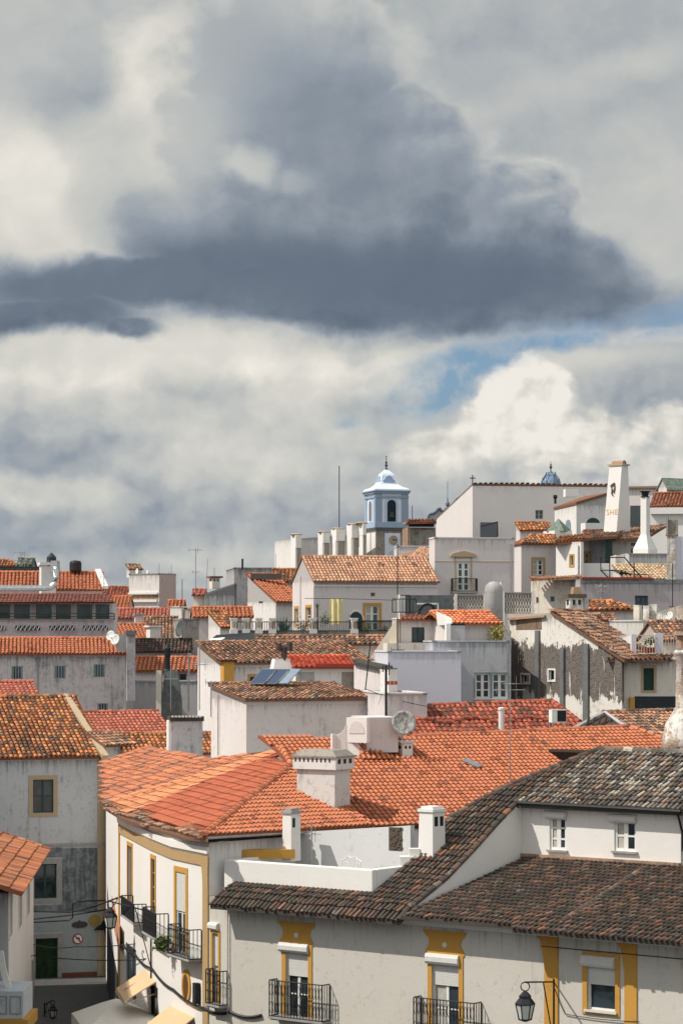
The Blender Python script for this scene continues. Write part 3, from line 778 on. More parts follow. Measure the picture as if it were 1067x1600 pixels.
tilefield(mb, main, surfA, **Aw); bedA(mb, [(sL, -.70), (s_ck-.02, -.70)]+main[2:], surfA)
up = [(s_ck-.02, T1-.35), (sR+.3, T1-.35), (sR+.3, TR), (s_ck+.95, TR)]
mb_main = mb; mb = MB(); tilefield(mb, up, surfA, **Aw); bedA(mb, up, surfA, 4)
caprow(mb, LA(s_ck+.9, TR, zp(TR)+.02), LA(sR+.3, TR, zp(TR)+.02), r=.15); A.part('upper_roof', mb, T_GREYT); mb = mb_main
lastp = None
for (a, b) in ((sL-.02, 4.2), (sL+.12, 5.2), (sL+1.05, T1+.6), (s_ck+.9, TR)):
    q = LA(a, b, zp(b)+.03)
    if lastp is not None: caprow(mb, lastp, q, r=.13)
    lastp = q
for a in (s_ck-.05,): # verge row down the cheek wall
    for i in range(len(prof)-2):
        (ta, za), (tb, zb_) = prof[i], prof[i+1]
        if tb <= T1+.01: caprow(mb, LA(a, ta, za+.03), LA(a, tb, zb_+.03), r=.12)
A.part('roof', mb, T_DARK)
mb = MB(); back = [(sL+1, TR), (sR+.3, TR), (sR+.3, TR+4.5), (sL+1, TR+4.5)]; q = [LA(a, b, zp(TR)-(b-TR)*.4) for a, b in back]; mb.prism([p-V((0, 0, .1)) for p in q], q); A.part('rear_roof', mb, T_DARK)
# lower slope in front of the upper storey
zL0 = prof[1][1]; zL1 = 9.78
zl = lambda t: zL0+(zL1-zL0)*t/T1 if t > 0 else zL0+t*.28
def surfL(a, b):
    g = (LA(0, b+.15, zl(b+.15))-LA(0, b-.15, zl(b-.15))).normalized(); n_ = Ad.cross(g).normalized()
    return LA(a, b, zl(b)), (n_ if n_.z > 0 else -n_)
s2 = onA(826, 1440)[0]
low = [(s_ck+.06, -.86), (s2, -.86), (s2, -1.15), (sR+.3, -1.15), (sR+.3, T1+.02), (s_ck+.06, T1+.02)]
mb = MB(); tilefield(mb, low, surfL, **Aw)
bedA(mb, [(s_ck+.06, -.70), (s2, -.70), (s2, T1), (s_ck+.06, T1)], surfL, 6); bedA(mb, [(s2, -.98), (sR+.3, -.98), (sR+.3, T1), (s2, T1)], surfL, 6)
pa, pb = [hit(LA(0, 3, zl(3)), surfL(0, 3)[1], *q) for q in ((1000, 1362), (878, 1442))]
caprow(mb, pa+V((0, 0, .02)), pb+V((0, 0, .02)), r=.12); A.part('lower_roof', mb, T_DARK)
# upper storey
U0 = LA(s_ck, T1, 0)
sU = None; p = hit(LA(0, T1, 0), An, 1063, 1300); sU = (p-AO).dot(Ad)
mb = MB()
UP = House.__new__(House); UP.fp = [LA(s_ck, T1, 0), LA(sU, T1, 0), LA(sU, TR+3.8, 0), LA(s_ck, TR+3.8, 0)]; UP.fp = [V((p.x, p.y, 0)) for p in UP.fp]
UP.root = A.root; UP.zb = 8.3; UP.zt = ZU-.02; UP.tops = [UP.zt]*4; UP.mat = WHITE; UP.holes = {}; UP.extra = []
for (x0, x1, y0, y1, bx_) in ((858, 884, 1277, 1328, (852, 1268, 885, 1279)), (959, 993, 1283, 1330, (952, 1273, 994, 1285))):
    UP.win(0, x0, y0, x1, y1, cols=2, rows=3 if x0 < 900 else 2, fw=.09, curtain=True, box=bx_, sill=GREYP, deep=.12)
UP.walls()
mb = MB(); q = [LA(s_ck, T1-.02, ZU-.10), LA(sU+.2, T1-.02, ZU-.10)]
mb.tube([LA(s_ck+.1, T1-.42, ZU-.12), LA(sU+.25, T1-.42, ZU-.16)], .07, 8); mb.tube([LA(sU+.1, T1-.42, ZU-.16), LA(sU+.12, T1-.1, ZU-.9), LA(sU+.12, T1-.1, ZU-1.5), LA(sU+.5, T1-.1, ZU-1.6)], .045, 6)
A.part('gutter', mb, BLACKM)
mb = MB(); UP.wb(mb, 0, .0, UP.frame(0)[3]+.02, ZU-.22, ZU-.10, -.002, .22); A.part('upper_cornice', mb, WHITE)
mb = MB(); UP.wb(mb, 0, .0, UP.frame(0)[3], zL1+.02, zL1+.14, -.002, .16); A.part('brick_ledge', mb, BRICK)
# cheek wall between swept slope and lower slope
mb = MB(); ptsc = [(t, z-.06) for t, z in prof[1:] if t <= T1+.01]; a = [LA(s_ck, t, z) for t, z in ptsc]+[LA(s_ck, T1, 8.2), LA(s_ck, 0, 8.2)]
mb.prism([p-Ad*.22 for p in a][::-1], a[::-1]); A.part('cheek_wall', mb, WHITE)
# roof terrace
tpar = .75
sa, zpt = onA(350, 1343, tpar); zpt = onA(350, 1343, tpar)[1]; sb = sL
tb_ = next(t/20 for t in range(10, 200) if zp(t/20) > zpt-.05)
mb = MB()
q = [LA(sa, tpar, TOP-.05), LA(sb, tpar, TOP-.05), LA(sb, tpar+.28, TOP-.05), LA(sa, tpar+.28, TOP-.05)]
mb.prism(q, [V((p.x, p.y, zpt)) for p in q])
q = [LA(sb-.28, tpar+.28, TOP-.05), LA(sb, tpar+.28, TOP-.05), LA(sb, tb_+1.5, TOP-.05), LA(sb-.28, tb_+1.5, TOP-.05)]
mb.prism(q, [V((p.x, p.y, zpt-.003)) for p in q])
q = [LA(sa, tpar+.28, TOP-.05), LA(sa+.28, tpar+.28, TOP-.05), LA(sa+.28, tpar+2.4, TOP-.05), LA(sa, tpar+2.4, TOP-.05)]
mb.prism(q, [V((p.x, p.y, zpt-.003)) for p in q])
A.part('terrace_parapet', mb, WHITE, bevel=.04)
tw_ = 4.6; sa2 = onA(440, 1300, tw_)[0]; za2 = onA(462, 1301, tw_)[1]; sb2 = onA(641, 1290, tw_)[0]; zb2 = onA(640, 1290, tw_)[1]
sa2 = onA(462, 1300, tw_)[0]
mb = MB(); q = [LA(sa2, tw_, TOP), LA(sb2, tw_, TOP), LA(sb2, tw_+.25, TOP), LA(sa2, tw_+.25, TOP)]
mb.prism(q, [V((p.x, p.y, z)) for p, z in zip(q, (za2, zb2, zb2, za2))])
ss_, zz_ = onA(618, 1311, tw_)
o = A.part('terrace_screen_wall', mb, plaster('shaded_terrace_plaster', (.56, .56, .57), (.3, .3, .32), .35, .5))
mb = MB()
for i in range(26):
    a = random.uniform(-.26, .26); b = random.uniform(-.38, .38); mb.box(LA(ss_+a, tw_-.02, zz_+b), Ad*.1, -An*.02, V((0, 0, .07)))
mb.box(LA(ss_-.3, tw_-.012, zz_-.42), Ad*.6, An*.01, V((0, 0, .84)))
obj('ivy_remnant', mb, flat('dry_ivy', (.10, .08, .06), .9), o)
def twoface(H, pa, pm, pr, py0, py1, Y, yaw, nslot, cap, mat=WHITE, top=.95):
    FL = P(pa, py1, Y); d, n = yawdir(yaw); k = (pm-CX)/F; w = (k*FL.y-FL.x)/(d.x-k*d.y); FR = FL+d*w; k = (pr-CX)/F; dep = (k*FR.y-FR.x)/(n.x-k*n.y)
    mb = MB(); t, d, n, w, h = block(mb, pa, pm, py0, py1, Y, yaw, dep, top); c = H.part('chimney', mb, mat)
    m = MB(); o = t[0]-d*.05-n*.05; m.box(o, d*(w*top+.1), n*(dep*top+.1), V((0, 0, .10))); m.box(o+d*.1+n*.1+V((0, 0, .1)), d*(w*top-.1), n*(dep*top-.1), V((0, 0, .09))); obj('chimney_cap', m, cap, c)
    for i in range(nslot):
        m = MB(); a = t[1]+n*(dep*top*(.14+i*.46))-d*.03-V((0, 0, .50)); m.box(a, d*.04, n*dep*top*.28, V((0, 0, .34))); obj('smoke_slot', m, BLACKM, c)
    return c
twoface(A, 441, 455, 470, 1271, 1345, 93.5, 40, 1, GREYP)
mb = MB(); block(mb, 376, 461, 1328, 1342, 93.0, -6, .4); A.part('ochre_upstand', mb, OCHRE)
def hitA(px, py):
    lo_, hi_ = 70.0, 110.0
    for _i in range(50):
        m_ = (lo_+hi_)/2; p = P(px, py, m_); t_ = (p-AO).dot(An)
        if p.z > zp(t_): lo_ = m_
        else: hi_ = m_
    return m_
Yc_ = hitA(664, 1334); pb_ = P(664, 1334, Yc_); twoface(A, 652, 676, 697, 1268, 1395, Yc_, 42, 2, WHITE, top=.88)
mb = MB(); q0 = P(640, 1337, Yc_); mb.bx(q0.x-.35, q0.x+.45, q0.y-.2, q0.y+.3, q0.z-.5, q0.z-.02); mb.bx(q0.x-.02, q0.x+.35, q0.y-.1, q0.y+.3, q0.z-.02, q0.z+.25); A.part('mortar_ledge', mb, WHITE)
aerial('short rusty rod aerial clamped beside the terrace of the long white house', 487, 1285, 1345, 92.5, ((.3, .3, 3, 30),), cat='antenna')
# wrought terrace chair back
mb = MB(); c_ = P(549, 1349, 90.5); ux = Ad
for i in range(7):
    x = -.42+.14*i; hgt = .34+.22*math.cos(x*2.6); mb.tube([c_+ux*x-V((0, 0, .55)), c_+ux*x+V((0, 0, hgt-.35))], .014, 5)
mb.tube([c_+ux*(-.45+.9*i/12)+V((0, 0, .22*math.cos((-.45+.9*i/12)*2.6)+(-.01)+(.06 if i in (4, 8) else 0))) for i in range(13)], .02, 6)
mb.tube([c_+ux*.48*x-V((0, 0, .22)) for x in (-1, 1)], .018, 6)
for sx in (-.24, .24): mb.tube([c_+ux*(sx+.13*cos(2*pi*i/10))+V((0, 0, -.06+.11*sin(2*pi*i/10))) for i in range(11)], .012, 5)
bench = thing('garden_bench', c_-V((0, 0, .95)), 'white scrolled iron bench back showing over the terrace parapet', 'garden bench')
obj('backrest', mb, WPAINT, bench)
mb = MB(); mb.box(c_+ux*-.45-V((0, 0, .55))-An*.45, ux*.9, An*.45, V((0, 0, .03))); obj('seat', mb, WPAINT, bench)
for sx in (-.42, .40):
    for q_ in (V((0, 0, 0)), An*.42):
        mb = MB(); mb.tube([c_+ux*sx-V((0, 0, .55))-q_, c_+ux*sx-V((0, 0, 1.0))-q_], .016, 5); obj('leg', mb, WPAINT, bench)

# ================================================================== CORNER HOUSE (curved street front, orange hipped roof)
b0 = c0+dd*.02-_*0
Yb0 = c0.y
b1 = P(270, 1331, Yb0*1.036); b2 = P(236, 1317, Yb0*1.082); b3 = P(187, 1292, Yb0*1.175)
E0 = P(322, 1304, Yb0-.6); E4 = P(584, 1289, 97.0); AP = P(455, 1196, 101.6)
E3 = P(161, 1256, 0.001+(1256-HZ) and F*(CZ-E0.z)/(1256-HZ))
e4 = P(575, 1289, 97.6)
B = House('corner_house', 'white corner house with curved ochre-banded street front and bright orange hipped roof', fp=[b3, b2, b1, c0, e4, V((3.5, 112, 0)), V((-6.5, 113, 0))], zt=E0.z-.34, mat=WHITE, zb=-.1)
B.win(0, 200.5, 1322, 207, 1428, cols=1, rows=5, trim=OCHRE, tw=.16, name='balcony_door', frame=flat('brown_window_frame', (.30, .20, .12), .7))
B.win(1, 237.5, 1342, 243, 1454, cols=1, rows=5, trim=OCHRE, tw=.16, name='balcony_door', frame=flat('brown_window_frame', (.30, .20, .12), .7), deep=.08)
B.win(2, 276, 1363, 291, 1490, cols=2, rows=4, trim=OCHRE, tw=.20, shut=.48, name='balcony_door', deep=.1)
B.win(0, 197, 1478, 213, 1560, cols=2, rows=1, name='shop_door', frame=TEALP, deep=.1)
B.win(1, 235, 1540, 247, 1600, cols=1, rows=1, name='shop_door', frame=DARKWOOD, deep=.1)
for k, bb in ((0, (190, 1400, 210, 1440)), (1, (224, 1418, 244, 1466)), (2, (263, 1445, 296, 1500))):
    balcony(B, k, *bb, out=.5)
for k in (0, 1, 2):      # ochre band under the eave
    L_ = B.frame(k)[3]; mb = MB(); B.wb(mb, k, -.02, L_+.02, B.zt-.86, B.zt-.52, -.002, .05); B.part('frieze_band', mb, OCHREB)
    mb = MB(); B.wb(mb, k, -.02, L_+.02, B.zt-.40, B.zt-.16, -.002, .10); B.part('cornice', mb, WHITE)
mb = MB(); L_ = B.frame(2)[3]; B.wb(mb, 2, L_-.52, L_+.0, 0, B.zt-.87, -.002, .055)
a = [B.pt(2, L_-.5+x, B.zt+z, .06) for x, z in ((0, -1.5), (.5, -1.5), (.5, -.5), (-.5, -.5), (-.45, -.7), (-.1, -.95))]; mb.prism([p-V(B.frame(2)[2])*.05 for p in a], a)
B.part('corner_pilaster', mb, OCHREB)
mb = MB(); B.wb(mb, 0, -.05, .22, 0, B.zt-.5, -.002, .05); B.part('end_pilaster', mb, OCHRE)
# oval window
s_, z_ = B.on(2, 292.5, 1541); A_, u_, n_, _l = B.frame(2)
mb = MB(); ce = B.pt(2, s_, z_, .06); ring = lambda r1, r2, d: [ce+u_*(r1*cos(2*pi*j/24))+V((0, 0, r2*sin(2*pi*j/24)))+n_*d for j in range(24)]
mb.prism(ring(.42, .62, -.06), ring(.42, .62, 0)); ov_ = B.part('oval_window', mb, OCHRE)
mb = MB(); mb.prism(ring(.26, .44, -.01), ring(.26, .44, .012)); obj('pane', mb, flat('amber_glass', (.12, .05, .015), .3), ov_)
mb = MB(); block(mb, 336, 441, 1312, 1345, 92.6, 20, .3) if False else None
B.walls()
nL = (E0-E3).cross(AP-E3).normalized(); nL = nL if nL.z > 0 else -nL
uL = (E0-E3).normalized(); planeL = (E0, nL, uL)
nR = (E4-E0).cross(AP-E0).normalized(); nR = nR if nR.z > 0 else -nR
planeR = (E0, nR, (E4-E0).normalized())
lo = (E0-V((0, 0, .10)), nL, uL)
slope_roof(B, T_PALE, (E0+V((0, 0, .05)), nL, uL), [(172, 1252), (204, 1268), (219, 1264), (392, 1193), (440, 1176), (428, 1171)], w=.30, l=.42, h=.10, name='sunbleached_roof_slope', bed=.12)
slope_roof(B, T_SMOOTH, (E0+V((0, 0, .03)), nL, uL), [(219, 1263), (256, 1283), (300, 1291), (322, 1298), (455, 1197), (425, 1180), (392, 1193)], w=.215, l=.42, h=.24, name='flat_red_roof_slope', jit=.5)
slope_roof(B, T_BROWN, lo, [(158, 1257), (190, 1277), (230, 1290), (290, 1307), (325, 1310), (326, 1294), (256, 1278), (219, 1260), (204, 1264), (172, 1248)], w=.20, l=.3, h=.5, name='eave_skirt_roof', jit=2)
rf = MB(); pts = [hit(planeR[0], planeR[1], *q) for q in ((318, 1305), (583, 1290), (500, 1225), (455, 1195))]
roofplane(rf, pts, .215, .34, .6, (), .6, 5, .1, planeR[2]); caprow(rf, pts[0], pts[3]+V((0, 0, .02)), r=.15); caprow(rf, AP, hit(planeL[0], nL, 388, 1190), r=.12)
caprow(rf, pts[3]+V((0, 0, .03)), hit(planeR[0], nR, 440, 1166), r=.12)
B.part('hipped_roof_slope', rf, T_ORANGE)
mb = MB(); a, b = E0-V((0, 0, .12)), E4-V((0, 0, .12)); mb.tube([a, b], .06, 6); B.part('gutter', mb, METAL)
# big chimney on the corner house roof
mb = MB(); t, d_, n_, w2, h2 = block(mb, 464, 523, 1201, 1275, 98.5, 32, 1.1, 1.0)
bc = B.part('chimney', mb, plaster('soot_streaked_white', (.60, .575, .55), (.28, .26, .25), .6, .6))
mb = MB(); o = t[0]-d_*.12-n_*.12; mb.box(o, d_*(w2+.24), n_*1.34, V((0, 0, .46))); obj('chimney_crown', mb, WHITE2, bc)
mb = MB(); o2 = o+V((0, 0, .46)); q = [o2-d_*.06-n_*.06, o2+d_*(w2+.30)-n_*.06, o2+d_*(w2+.30)+n_*1.4, o2-d_*.06+n_*1.4]; cq = sum(q, V((0, 0, 0)))/4; mb.prism(q, [p+V((0, 0, .06)) for p in q])
q2 = [p+V((0, 0, .06)) for p in q]; mb.prism([cq+(p-cq)*.94+V((0, 0, .06)) for p in q], [cq+(p-cq)*.72+V((0, 0, .28)) for p in q]); obj('chimney_cap', mb, STONE, bc)
sl = [(o-n_*.006+d_*(.1+(w2+.02)*i/9)+V((0, 0, .28)), d_*.07, n_*.02, .14) for i in range(9)]+[(o-d_*.01+n_*.3+V((0, 0, .06)), d_*.02, n_*.6, .42)]+[(o+d_*(w2+.225)+n_*(.15+.4*i)+V((0, 0, .22)), d_*.02, n_*.2, .18) for i in range(3)]
for q_ in sl:
    mb = MB(); mb.box(q_[0], q_[1], q_[2], V((0, 0, q_[3]))); obj('smoke_slot', mb, BLACKM, bc)

# faded neighbour roof behind it
B1 = House('neighbour_house', 'low house with a faded orange roof joined behind the curved corner house', fp=[P(166, 1200, 133), b3+V((-.02, .05, 0)), P(420, 1200, 114), P(400, 1200, 134)], zt=10.25, mat=WHITE, zb=-.1)
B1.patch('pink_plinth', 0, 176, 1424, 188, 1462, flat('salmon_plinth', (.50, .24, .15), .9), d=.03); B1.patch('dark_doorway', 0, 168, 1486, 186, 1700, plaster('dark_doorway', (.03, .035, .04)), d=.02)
B1.walls()
slope_roof(B1, tilemat('faded_orange_tiles', [(.55, .19, .09), (.62, .24, .12), (.44, .16, .09), (.36, .15, .10)], mossamt=.28, licamt=.1), (E0-V((0, 0, .10)), nL, uL), [(160, 1248), (172, 1253), (430, 1171), (405, 1180), (330, 1184), (236, 1167), (160, 1190)], w=.24, l=.4, h=.35, jit=1.2)

# ================================================================== BIG ORANGE ROOF in the middle
plD = planeof(P(545, 1292, 97), -20, 20)
fD = [hit(plD[0], plD[1], *q) for q in ((545, 1292), (1085, 1262), (1100, 1140), (470, 1160))]
Dh = House('wide_roof_house', 'broad house hidden under the wide sloping bright orange tile roof', fp=[fD[0], fD[1], fD[2]+V((0, 6, 0)), fD[3]+V((-2, 6, 0))], zt=fD[0].z-.15, mat=WHITE2, zb=-.1)
Dh.walls()
rf = MB(); px = [(545, 1292), (760, 1281), (1060, 1260), (1056, 1163), (984, 1136), (646, 1151), (560, 1154), (403, 1149), (432, 1172), (455, 1200)]
pts = [hit(plD[0], plD[1], *q) for q in px]
roofplane(rf, pts, .215, .34, .62, (), .45, 5, .1, plD[2]); caprow(rf, pts[5], pts[4], r=.14); caprow(rf, pts[3], pts[4], r=.14)
Dh.part('roof', rf, T_ORANGE)
mb = MB(); a = hit(plD[0], plD[1], 728, 1190); b = hit(plD[0], plD[1], 757, 1202); u = plD[2]; mb.box(a+V((0, 0, .07)), (b-a)*.9, (b-a).cross(plD[1]).normalized()*.35, plD[1]*.08); Dh.part('skylight', mb, METAL)
mb = MB(); a = hit(plD[0], plD[1], 640, 1296); b = hit(plD[0], plD[1], 545, 1296); mb.tube([a-V((0, 0, .1)), b-V((0, 0, .1))], .06, 6); Dh.part('gutter', mb, WPAINT)
# arched pediment dormer with its little roof
mb = MB(); Yd = 104.0; FLd = P(541, 1150, Yd); pr = []
for q in ((519, 1150), (541, 1150), (541, 1121)): pr.append(P(*q, Yd))
mb.mat = 0
t, d_, n_, w2, h2 = block(mb, 541, 573, 1121, 1160, Yd, 28, .28); pdn = -n_; pdo = P(541, 1160, Yd)
t_, *_x = block(mb, 519, 524, 1147, 1172, Yd-.1, -12, .3)
wl = [P(*q, Yd-.02) for q in ((524, 1172), (541, 1172), (541, 1132), (537, 1140), (531, 1147), (524, 1149))]; mb.prism([p+V((0, .26, 0)) for p in wl], wl)
cp = [P(541, 1150, Yd), P(549, 1148, Yd), hit(plD[0], plD[1], 573, 1184)+V((0, 0, .22)), hit(plD[0], plD[1], 565, 1186)+V((0, 0, .2))]
cp[2] = cp[2]-V((0, 0, .1)); cp[3] = cp[3]-V((0, 0, .08)); mb.prism([p-V((0, 0, .5)) for p in cp], cp)
dm = Dh.part('dormer', mb, WHITE)
arc = [hit(pdo+pdn*.02, pdn, 557+12*cos(pi*j/12), 1146-20*sin(pi*j/12)) for j in range(13)]; mb = MB(); mb.prism([p-pdn*.03 for p in arc], arc); obj('arched_panel', mb, PINKW, dm)
mb = MB(); b_, *_x = block(mb, 573, 622, 1121, 1176, Yd+.1, -14, 2.6); obj('dormer_wall', mb, PINKW, dm)
rf = MB(); q = [hit(plD[0]+V((0, 0, o_)), plD[1], *q) for q, o_ in (((566, 1187), .10), ((607, 1184), .10), ((583, 1147), .5), ((545, 1147), .5))]; roofplane(rf, q, .215, .34, .6, (), .6, 5, .12, plD[2]); obj('dormer_roof', rf, T_ORANGE, dm)
chimney(Dh, 629, 645, 1161, 1185, 104.5, yaw=-25, dep=.55, slots=2, cap=WHITE2, caph=.08)
dish('large weathered mesh satellite dish above the orange roof beside the arched dormer', 631, 1129, 104.2, 19.5, az=12, el=14, mat=flat('weathered_dish', (.50, .49, .46), .7, var=.4, sc=7), cup=.18)
aerial('tall thin mast with a crossbar rising from the wide orange roof', 797, 1062, 1222, 100, ((.10, 1.1, 2, 0), (.04, .5, 3, 20)), r=.02)

# ================================================================== LEFT STREET SIDE
L1 = House('left_house', 'tall grey-stained corner house with a tan corner strip and lichen-orange roof', a=(-70, 165, 1182, 131, -18, 11), mat=STREETW, zb=-.1)
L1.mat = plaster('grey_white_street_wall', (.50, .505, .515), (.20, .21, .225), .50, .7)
L1.win(0, 52, 1218, 84, 1270, cols=2, rows=2, trim=TANP, tw=.22, frame=GREENP, fw=.05)
L1.win(0, 54, 1350, 89, 1404, cols=2, rows=2, trim=GREYP, tw=.28, frame=GREENP)
L1.win(0, 56, 1466, 91, 1541, cols=1, rows=1, trim=GREYP, tw=.24, name='shop_door', frame=GREENP, glass=flat('dark_green_poster', (.012, .045, .012), .5, var=.4))
L1.patch('string_course', 0, -60, 1319, 166, 1323, GREYP, d=.09)
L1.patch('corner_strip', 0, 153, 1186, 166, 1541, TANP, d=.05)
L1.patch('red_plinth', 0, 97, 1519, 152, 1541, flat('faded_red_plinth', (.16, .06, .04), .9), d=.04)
for x0, x1, y0, y1 in ((-60, 45, 1325, 1425), (98, 152.5, 1325, 1425), (45.2, 97.8, 1325, 1340), (45.2, 97.8, 1414, 1425)): L1.patch('dirt_and_shade_patch', 0, x0, y0, x1, y1, plaster('dirt_and_shade_render', (.24, .26, .28), (.08, .09, .10), .8, .9), d=.012)  # darker below the string course: grime plus lane shade put into the colour
for x0, x1, y0, y1 in ((-60, 48, 1425.5, 1546), (99, 152.5, 1425.5, 1546), (48.2, 98.8, 1425.5, 1457)): L1.patch('lane_shade_patch', 0, x0, y0, x1, y1, plaster('lane_shade_paint', (.30, .33, .34), (.14, .16, .17), .4, .4), d=.010)  # white wall coloured darker here to stand in for the lane's shade
L1.roof('gable', T_ORANGE2, pitch=22, ry=1088, w=.25, l=.38, ov=.35, ovs=.0, caps=True, jit=1.5, segs=5)
L1.walls()
mb = MB(); o0, pl, dL = L1.plane; a = hit(o0, pl, 160, 1184); b = hit(o0, pl, 98, 1087); sd = dL
mb.prism([a-V((0, 0, .3)), a+sd*.35-V((0, 0, .3)), b+sd*.35-V((0, 0, .3)), b-V((0, 0, .3))], [p+V((0, 0, .12)) for p in (a, a+sd*.35, b+sd*.35, b)]); L1.part('verge_coping', mb, TANP)
# signs on its wall
def wallsign(name, label, px, py, H, k, build, cat='sign'):
    s_, z_ = H.on(k, px, py); r = thing(name, H.pt(k, s_, z_, .03), label, cat); build(r, s_, z_); return r
def bs(r, s_, z_):
    n_ = L1.frame(0)[2]; u_ = L1.frame(0)[1]; c = L1.pt(0, s_, z_, .05)
    mb = MB(); mb.disc(c, n_, .27, 28, .03); obj('sign_ring', mb, REDP, r)
    mb = MB(); mb.disc(c+n_*.004, n_, .215, 28, .004); obj('sign_face', mb, WPAINT, r)
    mb = MB(); up = V((0, 0, 1)); Q = lambda x, z: c+u_*x+up*z+n_*.009
    for pg in ([(.05, -.14), (.10, -.14), (.10, .03), (.05, .03)], [(-.03, .02), (.10, .02), (.10, .075), (-.03, .075)], [(-.13, .047), (-.03, -.03), (-.03, .125)]):
        mb.prism([Q(*p)-n_*.003 for p in pg], [Q(*p) for p in pg])
    obj('turn_arrow', mb, BLACKM, r)
    mb = MB(); a, b = Q(-.15, .15)+n_*.004, Q(.15, -.15)+n_*.004; w_ = V(Q(.02, .02))-V(Q(0, 0)); mb.prism([a-w_-n_*.003, b-w_-n_*.003, b+w_-n_*.003, a+w_-n_*.003], [a-w_, b-w_, b+w_, a+w_]); obj('red_bar', mb, REDP, r)
wallsign('no_left_turn_sign', 'round red-ringed no left turn sign on the shaded street wall', 122, 1467, L1, 0, bs)
def bs(r, s_, z_):
    n_ = L1.frame(0)[2]; mb = MB(); mb.disc(L1.pt(0, s_, z_, .06), n_, .31, 28, .05); obj('sign_face', mb, flat('dim_yellow_sign', (.30, .22, .05), .7), r)
wallsign('round_sign', 'round dull yellow sign high on the shaded street wall', 148, 1438, L1, 0, bs)
def bs(r, s_, z_):
    n_ = L1.frame(0)[2]; u_ = L1.frame(0)[1]; c = L1.pt(0, s_, z_, .05); mb = MB()
    q = [(-.42, -.05), (-.36, -.14), (-.1, -.2), (.22, -.18), (.40, -.10), (.42, .02), (.30, .12), (.08, .14), (0, .22), (-.08, .15), (-.3, .10), (-.4, .05)]
    a = [c+u_*x+V((0, 0, z)) for x, z in q]; mb.prism([p-n_*.04 for p in a], a); obj('sign_board', mb, flat('dark_sign_board', (.06, .05, .06), .7), r)
wallsign('shop_sign', 'dark ornamental board sign left of the round yellow sign', 125, 1444, L1, 0, bs)
def bs(r, s_, z_):
    n_ = L1.frame(0)[2]; u_ = L1.frame(0)[1]; c = L1.pt(0, s_, z_, .1); mb = MB()
    q = [(-.35, -.2), (.2, -.2), (.28, -.55), (.38, -.5), (.36, .1), (.2, .35), (.02, .1), (-.2, -.05)]
    a = [c+u_*x+V((0, 0, z)) for x, z in q]; mb.prism([p-n_*.05 for p in a], a); obj('sign_board', mb, BLACKM, r)
wallsign('hanging_sign', 'black cut-out hanging sign below the round yellow sign', 157, 1447, L1, 0, bs)
for i, (lb, q) in enumerate((('black cable looping down the shaded wall to the street corner', [(53, 1441), (108, 1438), (114, 1434), (114, 1412), (120, 1408), (166, 1407)]),
    ('slack cable between the shaded wall and the curved house, upper one', [(53, 1424), (110, 1425), (150, 1416), (189, 1401)]), ('slack cable between the shaded wall and the curved house, lower one', [(53, 1436), (110, 1430), (168, 1421)]))):
    pts = [P(x, y, 130.2 if x < 180 else 107.5) for x, y in q]; wire(lb, pts, r=.04, n=5)
# near left house, wall faces the street
f1 = P(53, 1340, 109); f0 = P(14, 1340, 92)
f0 = f1+(f0-f1)*1.0
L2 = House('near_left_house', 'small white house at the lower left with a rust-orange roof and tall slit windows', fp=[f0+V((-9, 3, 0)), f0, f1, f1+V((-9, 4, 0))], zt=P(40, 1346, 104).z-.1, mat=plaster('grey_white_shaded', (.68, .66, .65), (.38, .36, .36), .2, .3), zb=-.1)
for (x0, x1, y0, y1) in ((15, 19, 1392, 1462), (29.5, 34, 1380, 1447), (42.5, 46, 1370, 1428)): L2.win(1, x0, y0, x1, y1, cols=1, rows=2, frame=TANP, trim=plaster('grey_white_shaded', 0), tw=.1)
L2.walls()
rf = MB(); ez = L2.zt+.12; dv = (f1-f0).normalized(); ou = V((dv.y, -dv.x, 0))
ea, eb = P(33, 1352, 1), P(72, 1312, 1)
ea = f0-dv*1.4+ou*.55; eb = f1+dv*.3+ou*.65; ea, eb = V((ea.x, ea.y, ez)), V((eb.x, eb.y, ez))
roofplane(rf, [ea, eb, eb-ou*9+V((0, 0, 3.2)), ea-ou*9+V((0, 0, 3.2))], .26, .55, .22, (1,), .8, 4)
L2.part('roof', rf, tilemat('rust_orange_tiles', [(.42, .15, .07), (.36, .12, .06), (.48, .19, .09)], mossamt=.3, licamt=.02))
# bottom-left balcony of a nearer house
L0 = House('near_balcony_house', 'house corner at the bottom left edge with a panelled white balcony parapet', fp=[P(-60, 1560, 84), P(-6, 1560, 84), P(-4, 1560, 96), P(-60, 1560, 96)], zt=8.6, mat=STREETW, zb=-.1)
L0.walls()
mb = MB(); block(mb, -60, 37, 1549, 1592, 87, 0, 2.6); pb_ = L0.part('balcony_parapet', mb, plaster('sooty_parapet', (.50, .52, .55), (.2, .22, .25), .5, .6))
mb = MB()
for (x0, x1) in ((-25, 12), (16, 34)):
    block(mb, x0, x1, 1556, 1558, 86.98, 0, .03); block(mb, x0, x1, 1583, 1585, 86.98, 0, .03); block(mb, x0, x0+2, 1558, 1583, 86.98, 0, .03); block(mb, x1-2, x1, 1558, 1583, 86.98, 0, .03)
obj('parapet_panel', mb, GREYP, pb_)
mb = MB(); block(mb, -60, 44, 1594, 1612, 86.8, 0, 2.8); obj('ochre_base', mb, OCHRE, pb_)
mb = MB(); pts = [P(0, 1486, 88), P(4, 1512, 88), P(8, 1528, 88), P(15, 1547, 88)]
mb.prism([p+V((-.09, 0, 0)) for p in pts]+[p+V((.12, 0, 0)) for p in pts[::-1]], [p+V((-.09, .12, 0)) for p in pts]+[p+V((.12, .12, 0)) for p in pts[::-1]])
tag(obj('folded_parasol', mb, CANVAS), 'folded white parasol leaning at the bottom left balcony', 'parasol')
